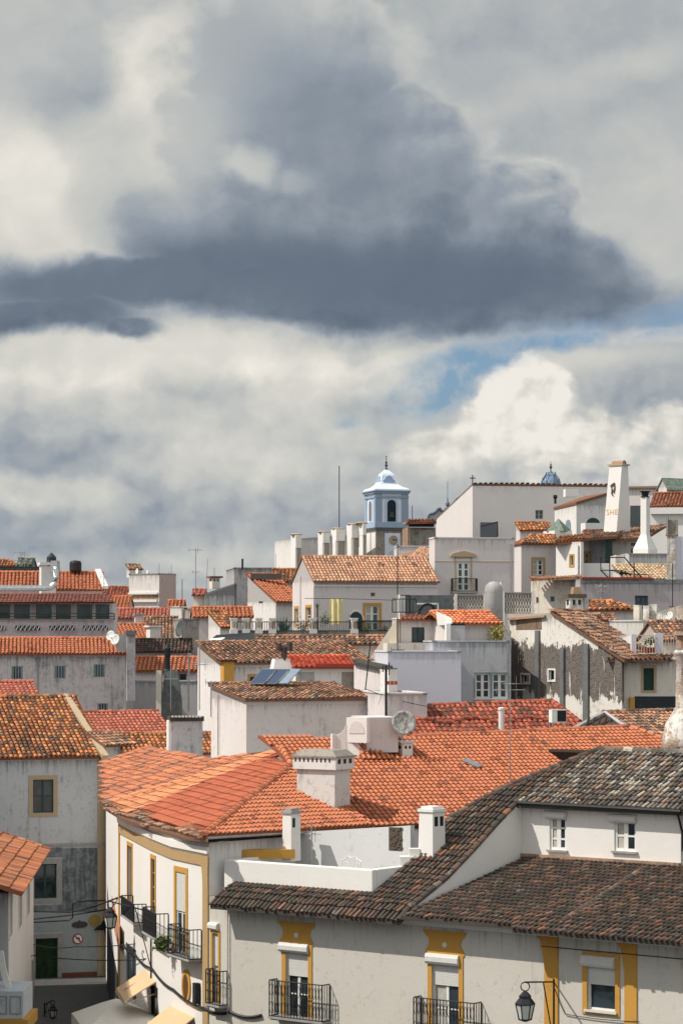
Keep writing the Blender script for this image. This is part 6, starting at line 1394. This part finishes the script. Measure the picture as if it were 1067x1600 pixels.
# stained cream wall and long grey wall under the terraces
Kw = House('stained_cream_wall_house', 'cream stained wall house with tiny square windows and a tiled top edge', a=(829, 907, 905, 174, 36, ('R', 912)), mat=plaster('ochre_stained_cream', (.66, .61, .54), (.42, .30, .18), .6, .5))
Kw.win(0, 837, 933, 841, 943, cols=1, rows=1, deep=.1); Kw.win(0, 859, 932, 866, 940, cols=1, rows=1, frame=TEALP); Kw.walls()
mb = MB(); q = [P(827, 905, 171.4), P(908, 902, 170.4), P(908, 899, 172.4), P(829, 902, 173.2)]; roofplane(mb, q, .28, .4, .4, (), 1.5, 3, .1); Kw.part('tile_edge', mb, T_PINK)
Kg = House('long_grey_wall_house', 'long grey-mauve wall house with one dark blue window', a=(906, 1066, 905, 169, -6, 8), mat=plaster('grey_mauve', (.42, .38, .385), (.22, .2, .2), .4, .6))
Kg.win(0, 993, 932, 1010, 950, cols=2, rows=2, frame=flat('navy_frame', (.04, .07, .12), .6), trim=GREENP, tw=.06); Kg.walls()
mb = MB(); Kg.wb(mb, 0, Kg.on(0, 908, 900)[0], Kg.on(0, 1018, 900)[0], Kg.zt, Kg.zt+.14, -.3, .15); Kg.part('red_coping', mb, REDP)
mb = MB(); Kg.wb(mb, 0, 0, Kg.w, Kg.zt-.28, Kg.zt-.01, -.002, .05); Kg.part('stained_cornice', mb, DARKW)
# the tapering chimney with the painted mark
ch = thing('tapered_chimney', P(962, 840, 205), 'tall tapered white chimney with an iron emblem and ochre letters', 'chimney')
FLc = P(941, 845, 205); dC, nC = yawdir(42); k = (961.5-CX)/F; wC = (k*FLc.y-FLc.x)/(dC.x-k*dC.y); FRc = FLc+dC*wC; k = (985-CX)/F; depC = (k*FRc.y-FRc.x)/(nC.x-k*nC.y)
bq = [FLc, FRc, FRc+nC*depC, FLc+nC*depC]; hC = P(960, 727, 205).z-FLc.z
tl = P(951.5, 728, 205); tt = [tl]; k = (971-CX)/F; wT = (k*tl.y-tl.x)/(dC.x-k*dC.y); tr_ = tl+dC*wT; k = (980.5-CX)/F; dT = (k*tr_.y-tr_.x)/(nC.x-k*nC.y); tt = [tl, tr_, tr_+nC*dT, tl+nC*dT]
mb = MB(); mb.prism(bq, tt); obj('chimney_shaft', mb, WHITE, ch)
mb = MB(); ct = sum(tt, V((0, 0, 0)))/4; q = [ct+(p-ct)*1.22 for p in tt]; mb.prism(q, [p+V((0, 0, .12)) for p in q]); obj('chimney_lip', mb, TANP, ch)
mb = MB(); a = (q[0]+q[3])/2+V((0, 0, .15)); b = (q[1]+q[2])/2+V((0, 0, .15)); a, b = a*.85+b*.15, b*.88+a*.12; mb.tube([a, b], .28, 10); obj('chimney_cap', mb, BRICK, ch)
nF = (FRc-FLc).cross(tl-FLc).normalized(); nF = -nF if nF.y > 0 else nF; upF = nF.cross(dC); upF = -upF if upF.z < 0 else upF
def onF(px, py, o=.02): return hit(FLc+nF*o, nF, px, py)
tcu = bpy.data.curves.new('lettering', 'FONT'); tcu.body = 'SHE'; tcu.size = .62; tcu.extrude = .006; tcu.align_x = 'CENTER'; tcu.space_character = 1.12
tcu.materials.append(flat('ochre_letter_paint', (.70, .46, .20), .8)); tmp = bpy.data.objects.new('tmp', tcu); SC.collection.objects.link(tmp); bpy.context.view_layer.update()
tme = bpy.data.meshes.new_from_object(tmp.evaluated_get(bpy.context.evaluated_depsgraph_get())); bpy.data.objects.remove(tmp)
to = bpy.data.objects.new('lettering', tme); SC.collection.objects.link(to); to.parent = ch; pc = onF(955.2, 804)
from mathutils import Matrix
M = Matrix((dC, upF, nF)).transposed().to_4x4(); M.translation = pc-V(ch.location); to.matrix_local = M
mb = MB(); 
for pts in ([(954, 762), (955.5, 757), (959, 754.5), (959.6, 762), (958, 770)], [(953, 759), (958.5, 757.5)], [(955.5, 763), (955, 772), (957, 774)], [(958, 768), (955.5, 766)]): mb.tube([onF(x, y, .06) for x, y in pts], .055, 5)
obj('iron_emblem', mb, flat('rusty_iron', (.12, .09, .07), .8), ch)
c2 = thing('flared_chimney', P(1008, 866, 198), 'slender white chimney on a flared skirt with a black cap', 'chimney')
mb = MB(); t, d_, n_, w2, h2 = block(mb, 1000, 1009, 777, 835, 198, 38, .52); 
q = [t[i]-V((0, 0, h2)) for i in range(4)]; ce = sum(q, V((0, 0, 0)))/4
mb.prism([ce+(p-ce)*2.6-V((0, 0, 1.15)) for p in q], q); mb.prism([ce+(p-ce)*2.6-V((0, 0, 1.9)) for p in q], [ce+(p-ce)*2.6-V((0, 0, 1.151)) for p in q]); obj('chimney_shaft', mb, WHITE, c2)
mb = MB(); ct = sum(t, V((0, 0, 0)))/4; mb.lathe(ct, [(.36, 0), (.36, .06), (.24, .08), (.30, .38), (.40, .42), (.40, .48)], 12); obj('chimney_cap', mb, BLACKM, c2)
c3 = chimney(None, 1041, 1055, 837, 915, 183, yaw=12, dep=1.0, slots=0, cap=BRICK, caph=.10, over=.08, mat=SPOT, label='tall slender mottled chimney with a broken grey stone top')
mb = MB(); block(mb, 1040, 1043, 806, 836, 183, 12, .5); block(mb, 1043.2, 1058, 812, 836, 183.2, 12, .5, .9); obj('broken_top', mb, STONE, c3)
mb = MB(); block(mb, 1052.5, 1066, 838, 915, 182.9, -8, .9); obj('lavender_side', mb, LAV, c3)
I9 = H_('far_right_house', 'white house with a red-brown roof running off the right edge', (1016, 1110, 791, 228, 12, 8), mat=WHITE, roof=dict(mat=tilemat('rusty_brown_tiles', [(.36, .13, .07), (.30, .11, .065), (.42, .18, .10)], mossamt=.35), ry=770, pitch=18, w=.3))
I9.patch('fascia_band', 0, 1016, 793, 1105, 803, WHITE, d=.35)
dg = House('green_dormer_house', 'small white gabled dormer house with a ribbed green metal roof', a=(1041, 1100, 760, 236, -30, ('L', 1028)), mat=PINKW)
dg.roof('gable', COPPER, pitch=None, ry=748, w=.5, l=3, caps=False, ovs=.1); dg.walls()
H_('right_edge_wall', 'sunlit white wall with a string course at the right edge', (1056, 1110, 880, 200, 20, 4), mat=WHITE)
# ================================================================== CHURCH TOWER AND NAVE
Tw = House('bell_tower', 'square church bell tower with pale blue pilasters, belfry arches and curved blue roof', a=(587, 636.5, 766, 262, -17, ('L', 570.5)), mat=BLUEW, zb=CZ+(1000-824)*262/F)
Tw.walls(); W0 = Tw.w; W3 = Tw.frame(3)[3]; zc = Tw.zt; zb0 = Tw.zb
BLUED = plaster('slate_blue_plaster', (.27, .34, .43), (.14, .18, .25), .3, .4)
def arch(H, k, xc, yt, yb, wpx, mat, d, name, parent=None, dp=.05):
    s_, _z = H.on(k, xc, yb); zb_ = H.on(k, xc, yb)[1]; zt_ = H.on(k, xc, yt)[1]; sa_ = H.on(k, xc-wpx/2, yb)[0]; r = abs(s_-sa_)
    q = [H.pt(k, s_+r*cos(pi*j/12), zt_-r+r*sin(pi*j/12), d) for j in range(13)]+[H.pt(k, s_-r, zb_, d), H.pt(k, s_+r, zb_, d)]
    n_ = H.frame(k)[2]; mb = MB(); mb.prism([p-n_*dp for p in q], q); return H.part(name, mb, mat, parent)
def onall(k, L, lst, mat, name):
    mb = MB()
    for (a, b, za, zb_, d) in lst: Tw.wb(mb, k, L*a, L*b, za, zb_, -.002, d)
    return Tw.part(name, mb, mat)
hT = zc-zb0
for k, L, m in ((0, W0, BLUED), (3, W3, BLUED), (1, W0, BLUED)):
    L = Tw.frame(k)[3]
    mb = MB(); Tw.wb(mb, k, -.04, L*.19, zb0+.02, zc-.02, -.002, .08); Tw.part('pilaster', mb, m); mb = MB(); Tw.wb(mb, k, L*.81, L+.04, zb0+.02, zc-.02, -.002, .08); Tw.part('pilaster', mb, m)
    onall(k, L, [(-.0, 1.0, zc-.75, zc-.55, .14), (-.03, 1.03, zc-.30, zc-.10, .22), (-.05, 1.05, zc-.10, zc, .34)], BLUED, 'cornice')
    onall(k, L, [(-.04, 1.04, zb0, zb0+.55, .10)], plaster('mid_blue_plaster', (.30, .38, .50), (.2, .25, .3), .3, .3), 'plinth')
arch(Tw, 0, 611.5, 777, 818, 21, BLUEP, .05, 'arch_surround'); arch(Tw, 0, 611.5, 781, 815, 13.4, plaster('belfry_dark', (.012, .02, .028)), .07, 'belfry_opening')
arch(Tw, 3, 579, 779, 816, 5.6, BLUEP, .05, 'arch_surround'); arch(Tw, 3, 579, 783, 814, 3.6, plaster('belfry_grey', (.14, .14, .15)), .07, 'belfry_opening')
mb = MB(); s_, z_ = Tw.on(0, 611.5, 808); mb.lathe(Tw.pt(0, s_, z_, -.0)+Tw.frame(0)[2]*.09, [(.30, 0), (.24, .12), (.18, .4), (.10, .5), (.02, .55)], 12, 1, .3); Tw.part('bell', mb, flat('green_bronze', (.04, .06, .05), .5, .5, .5))
# lower stage with the clock
ctr = sum(Tw.fp, V((0, 0, 0)))/4
lowb = [ctr+(p-ctr)*.97 for p in Tw.fp]; T2 = House.__new__(House); T2.fp = lowb; T2.root = Tw.root; T2.zb = ground(5, 262)-1; T2.zt = zb0; T2.tops = [zb0-.3]*4; T2.holes = {}; T2.extra = []; T2.mat = STONE; T2.walls()
mb = MB(); o_ = [ctr+(p-ctr)*1.06 for p in Tw.fp]; mb.prism([V((*p.xy, zb0-.35)) for p in lowb], [V((*p.xy, zb0)) for p in o_]); Tw.part('stone_cornice', mb, plaster('dark_stone', (.15, .145, .14), (.08, .08, .08), .6))
L3_ = T2.frame(3)[3]; mb = MB(); T2.wb(mb, 3, L3_*.1, L3_*.45, T2.zb, zb0-.5, -.002, .03); T2.wb(mb, 3, L3_*.55, L3_*.95, T2.zb, zb0-.5, -.002, .03); Tw.part('white_panel', mb, WHITE)
mb = MB(); r4 = T2.rect(0, 601, 833, 625, 870); T2.wb(mb, 0, *r4, -.002, .04); cpn = Tw.part('clock_panel', mb, BLUEW)
s_, z_ = T2.on(0, 614, 844); mb = MB(); mb.disc(T2.pt(0, s_, z_, .09), T2.frame(0)[2], .48, 24, .05); cf = obj('clock_face', mb, flat('aged_clock_face', (.42, .34, .24), .8), cpn)
mb = MB(); cc_ = T2.pt(0, s_, z_, .11); mb.tube([cc_, cc_+V((.3, 0, .06))], .035, 4); mb.tube([cc_, cc_+V((-.12, 0, .18))], .035, 4); obj('clock_hand', mb, BLACKM, cf)
mb = MB()
for j in range(12): mb.tube([cc_+V((.38*sin(2*pi*j/12), -.0, .38*cos(2*pi*j/12))), cc_+V((.44*sin(2*pi*j/12), 0, .44*cos(2*pi*j/12)))], .025, 4)
obj('hour_marks', mb, BLACKM, cf)
s_, z_ = T2.on(0, 613, 866); mb = MB(); mb.disc(T2.pt(0, s_, z_, .07), T2.frame(0)[2], .42, 8, .04); obj('blue_roundel', mb, BLUEP, cpn)
# concave roof
prof_ = [(766, 1.10), (764, 1.10), (762, 1.02), (760, .78), (758.5, .72), (756, .58), (751, .48), (746, .43), (741, .39), (737.5, .31), (735, .20), (732.5, .12), (730.5, .05)]
mb = MB(); rings = [[V((*(ctr+(p-ctr)*s_).xy, CZ+(HZ-y)/F*262)) for p in Tw.fp] for y, s_ in prof_]
for a, b in zip(rings, rings[1:]):
    for j in range(4): mb.poly([a[j], a[(j+1) % 4], b[(j+1) % 4], b[j]])
mb.poly(rings[-1]); Tw.part('tower_roof', mb, plaster('roof_pale_blue', (.60, .66, .74), (.3, .36, .44), .3, .5), smooth=False)
s0_ = lambda f: f
for k in (0, 3):
    A_, u_, n_, L_ = Tw.frame(k); mid = A_+u_*L_/2; zr = CZ+(HZ-760)/F*262; q = []
    for x, z in ((-.31, 0), (-.24, .14), (-.19, .34), (-.17, .60), (-.19, .72), (-.12, .86), (-.11, 1.02), (0, 1.22), (.11, 1.02), (.12, .86), (.19, .72), (.17, .60), (.19, .34), (.24, .14), (.31, 0)): q.append(mid+u_*(x*L_)+V((0, 0, zr+z))-n_*(.85))
    mb = MB(); mb.prism([p-n_*.6 for p in q], q); Tw.part('roof_gable', mb, plaster('gable_blue', (.30, .38, .52), (.2, .24, .3), .3, .4))
ap = V((ctr.x, ctr.y, CZ+(HZ-731)/F*262)); mb = MB(); mb.lathe(ap, [(.22, 0), (.10, .1), (.06, .25), (.16, .35), (.16, .45), (.05, .55), (.13, .65), (.10, .78), (.03, .85), (.025, 1.0), (.08, 1.06), (.02, 1.15)], 8)
mb.tube([ap+V((0, 0, 1.1)), ap+V((0, 0, 1.4))], .025, 4); mb.tube([ap+V((-.13, 0, 1.28)), ap+V((.13, 0, 1.28))], .025, 4); Tw.part('finial', mb, flat('dark_finial', (.05, .055, .06), .6))
Nv = House('church_nave', 'pale church nave wall with a stepping row of capped buttresses', a=(459, 572, 842, 259, -20, 6), mat=WHITE2); Nv.tops = [Nv.zt, CZ+(HZ-834)/F*Nv.fp[1].y, Nv.zt, Nv.zt]; Nv.walls()
for x0, x1, y0, yc_ in ((457, 471, 836, 856), (498.5, 515, 832, 848), (517, 539, 827, 845), (541.5, 563, 820, 840), (564, 572, 818, 836)):
    Yk = 257-(x0-457)*.03; mb = MB(); t, d_, n_, w2, h2 = block(mb, x0+(x1-x0)*.38, x1, y0, yc_, Yk-.3, -24, 1.3); bt = Nv.part('buttress_cap', mb, WHITE); 
    mb = MB(); block(mb, x0+(x1-x0)*.5, x1-.5, yc_, 905, Yk-.1, -24, 1.1); obj('buttress_shaft', mb, STONE, bt)
    mb = MB(); block(mb, x0+(x1-x0)*.33, x0+(x1-x0)*.5, yc_, 905, Yk-.2, -24, 1.15); obj('buttress_white_edge', mb, WHITE, bt)
    mb = MB(); mb.prism([p+V((0, 0, 0)) for p in t], [p+V((0, 0, .0)) for p in t]) if False else mb.lathe(sum(t, V((0, 0, 0)))/4, [(.55, 0), (.62, .1), (.5, .18)], 12); obj('cap_disc', mb, TANP, bt)
Bk = thing('brick_lantern', P(658, 860, 232), 'old brick rooftop block with a tiled cap and dark lattice panel', 'roof lantern')
mb = MB(); block(mb, 637, 680, 824, 875, 232, -8, 3); obj('brick_wall', mb, BRICK, Bk)
mb = MB(); block(mb, 640, 678, 827.5, 853, 231.9, -8, .2); obj('lattice_panel', mb, plaster('sooty_lattice', (.12, .11, .10), (.3, .28, .25), .9, .3), Bk)
mb = MB(); block(mb, 639, 678, 817.5, 823, 231.8, -8, .3); obj('dark_opening', mb, BLACKM, Bk); mb = MB(); block(mb, 637, 680, 814, 818, 232, -8, 3); obj('lintel', mb, BRICK, Bk)
mb = MB(); q = [P(634, 816.5, 231), P(682, 815.5, 230.6), P(681, 811.5, 232.6), P(636, 812, 233)]; roofplane(mb, q, .3, .4, .5, (), 1.3, 3, .12); obj('tile_cap', mb, T_ORANGE2, Bk)
Cg = thing('curved_gable', P(690, 815, 272), 'scrolled blue-grey church gable and pinnacle peeping behind the brick block', 'gable')
pr = [(655, 820), (668, 812), (669.5, 806), (672, 803), (676, 802), (681, 799), (684, 795), (687, 794), (688.5, 797), (692, 798.5), (698, 796), (704, 793), (712, 800), (716, 820)]
q = [P(x, y, 272) for x, y in pr]; mb = MB(); mb.prism([p+V((0, .6, 0)) for p in q], q); obj('gable_wall', mb, plaster('grey_blue_gable', (.40, .43, .48), (.25, .27, .3), .4), Cg)
mb = MB(); mb.tube([q[i]-V((0, .1, 0)) for i in range(1, 12)], .14, 5); obj('gable_moulding', mb, flat('slate_moulding', (.15, .17, .22), .8), Cg)
mb = MB(); mb.lathe(P(699, 797, 271.5), [(.30, 0), (.34, .2), (.12, .35), (.22, .55), (.22, .75), (.08, .95), (.06, 1.2), (.02, 1.5)], 10); mb.tube([P(699, 782, 271.5), P(699, 752, 271.5)], .03, 4); obj('pinnacle', mb, flat('slate_moulding', 0), Cg)
Dm = thing('blue_dome', P(860, 760, 300), 'small ribbed blue dome with a finial behind the church hall', 'dome')
mb = MB(); z_ = lambda y: (757-y)*300/F
mb.lathe(P(860, 760, 300), [(1.12, 0), (1.05, z_(752)), (.95, z_(748)), (.72, z_(744)), (.58, z_(741)), (.5, z_(738)), (.2, z_(736)), (.16, z_(733))], 12, rot=.2); obj('dome_shell', mb, BLUEC, Dm)
for j in range(8):
    an = 2*pi*j/8+.2; mb = MB(); c_ = P(860, 757, 300); mb.tube([c_+V((r*1.03*cos(an), r*1.03*sin(an), z)) for r, z in ((1.15, 0), (1.06, z_(752)), (.96, z_(748)), (.73, z_(744)), (.58, z_(741)), (.5, z_(738)))], .07, 4); obj('dome_rib', mb, flat('navy_rib', (.12, .19, .30), .6), Dm)
mb = MB(); mb.lathe(P(860, 735, 300), [(.10, 0), (.06, .2), (.16, .3), (.16, .45), (.05, .55), (.12, .65), (.03, .8), (.02, 1.1)], 8); obj('finial', mb, flat('dark_finial', 0), Dm)
# ================================================================== AERIALS
aerial('tall mast with a crossed yagi head standing alone in the sky gap at left', 306, 857, 930, 205, ((.03, 1.1, 4, 5), (.5, .5, 2, 20)), r=.035)
aerial('short slanted rod aerial right of the tall crossed mast', 322, 873, 925, 208, (), dx=3, r=.025)
aerial('thin short rod above the stubby cream chimney', 335, 887, 905, 213, (), r=.03)
aerial('flue pipe rising from the grey skyline house', 379, 873, 890, 215, (), r=.09, mat=BLACKM, name='flue_pipe', cat='flue')
aerial('fine rod aerial right of the flue pipe', 431, 865, 890, 219, (), r=.02)
aerial('very tall thin mast rising behind the buttresses', 530, 728, 850, 270, (), r=.05, mat=BLACKM)
aerial('tall thin mast before the pinkish roofed house', 621, 850, 1080, 140, ((.72, .7, 4, 15), (.92, .4, 3, 60)), r=.03, mat=BLACKM)
aerial('rod aerial behind the brick block', 644, 790, 815, 240, (), r=.035, mat=BLACKM)
aerial('thin wall mast left of the long brown roof', 312, 1000, 1110, 137, ((.35, .7, 3, 30),), r=.03)
aerial('bracket aerial against the bright blank wall', 330, 1064, 1120, 119, ((.03, .5, 2, 10),), r=.03)
aerial('lattice mast over the dark blue window wall', 1050, 880, 960, 166, ((.85, .4, 2, 40),), r=.03, mat=BLACKM)
aerial('rusty tee aerial on the grey-mauve wall', 939, 912, 942, 167, ((.15, .6, 2, 0), (.45, .4, 2, 0)), r=.06, mat=GREYP)
aerial('thin rod beside the twin stepped roofs at left', 285, 905, 950, 215, (), r=.03, mat=BLACKM)
aerial('pale pole in front of the black cone chimney', 267, 1040, 1110, 163, ((.3, .9, 2, 0),), r=.03)
aerial('pale downpipe pole beside the pinkish wall house', 295, 1020, 1112, 168, (), r=.06)
aerial('long thin mast on the peeling house corner', 797, 985, 1110, 140.5, (), r=.04, mat=METAL)
aerial('slim aerial on the white box house roof, left one', 249, 880, 898, 236, (), r=.03)
aerial('slim aerial on the white box house roof, right one', 268, 882, 897, 238, ((.9, .5, 2, 0),), r=.03)
wire('slack wire across the bright low gabled house', [P(570, 1076, 121), P(700, 1108, 117)], r=.02, sag=.15)
wire('telephone wire strung under the ochre pilasters', [A.pt(1, A.on(1, 846, 1478)[0], A.on(1, 846, 1478)[1], .06), A.pt(1, A.on(1, 1100, 1501)[0], A.on(1, 1100, 1501)[1], .06)], r=.015)
wire('loose wires hanging from the lantern bracket', [A.pt(1, A.on(1, 868, 1545)[0], A.on(1, 868, 1545)[1], .06), A.pt(1, A.on(1, 884, 1584)[0], A.on(1, 884, 1584)[1], .05), A.pt(1, A.on(1, 1000, 1596)[0], A.on(1, 1000, 1596)[1], .06)], r=.014, sag=.05)
# downpipes, vents and small service parts on the plainer houses
def pipe(H, k, px, y0, y1, r=.045, mat=METAL, name='downpipe'):
    s_ = H.on(k, px, (y0+y1)/2)[0]; za, zb_ = H.on(k, px, y0)[1], H.on(k, px, y1)[1]
    mb = MB(); mb.tube([H.pt(k, s_, za, .07), H.pt(k, s_, zb_, .07)], r, 6); H.part(name, mb, mat)
pipe(Hh, 3, 470, 900, 990, .06, WPAINT); pipe(I1, 0, 798, 850, 940, .05, GREYP); pipe(G0, 0, 793, 1006, 1100, .05, METAL)
pipe(I6, 0, 904, 852, 905, .05, METAL); pipe(L4, 0, 60, 1024, 1100, .04, GREYP); pipe(A, 1, 358, 1405, 1600, .02, GREYP); pipe(Gp, 0, 688, 969, 1003, .03)
pipe(E1, 3, 343, 1085, 1180, .03, GREYP); pipe(F2, 0, 1062, 1035, 1088, .04); pipe(Kg, 0, 940, 912, 1000, .03, GREYP)
pipe(B, 2, 318, 1345, 1600, .02, GREYP) if False else None
for o in SC.objects:
    if 'category' in o.keys() and 'kind' not in o.keys(): o['kind'] = 'thing'
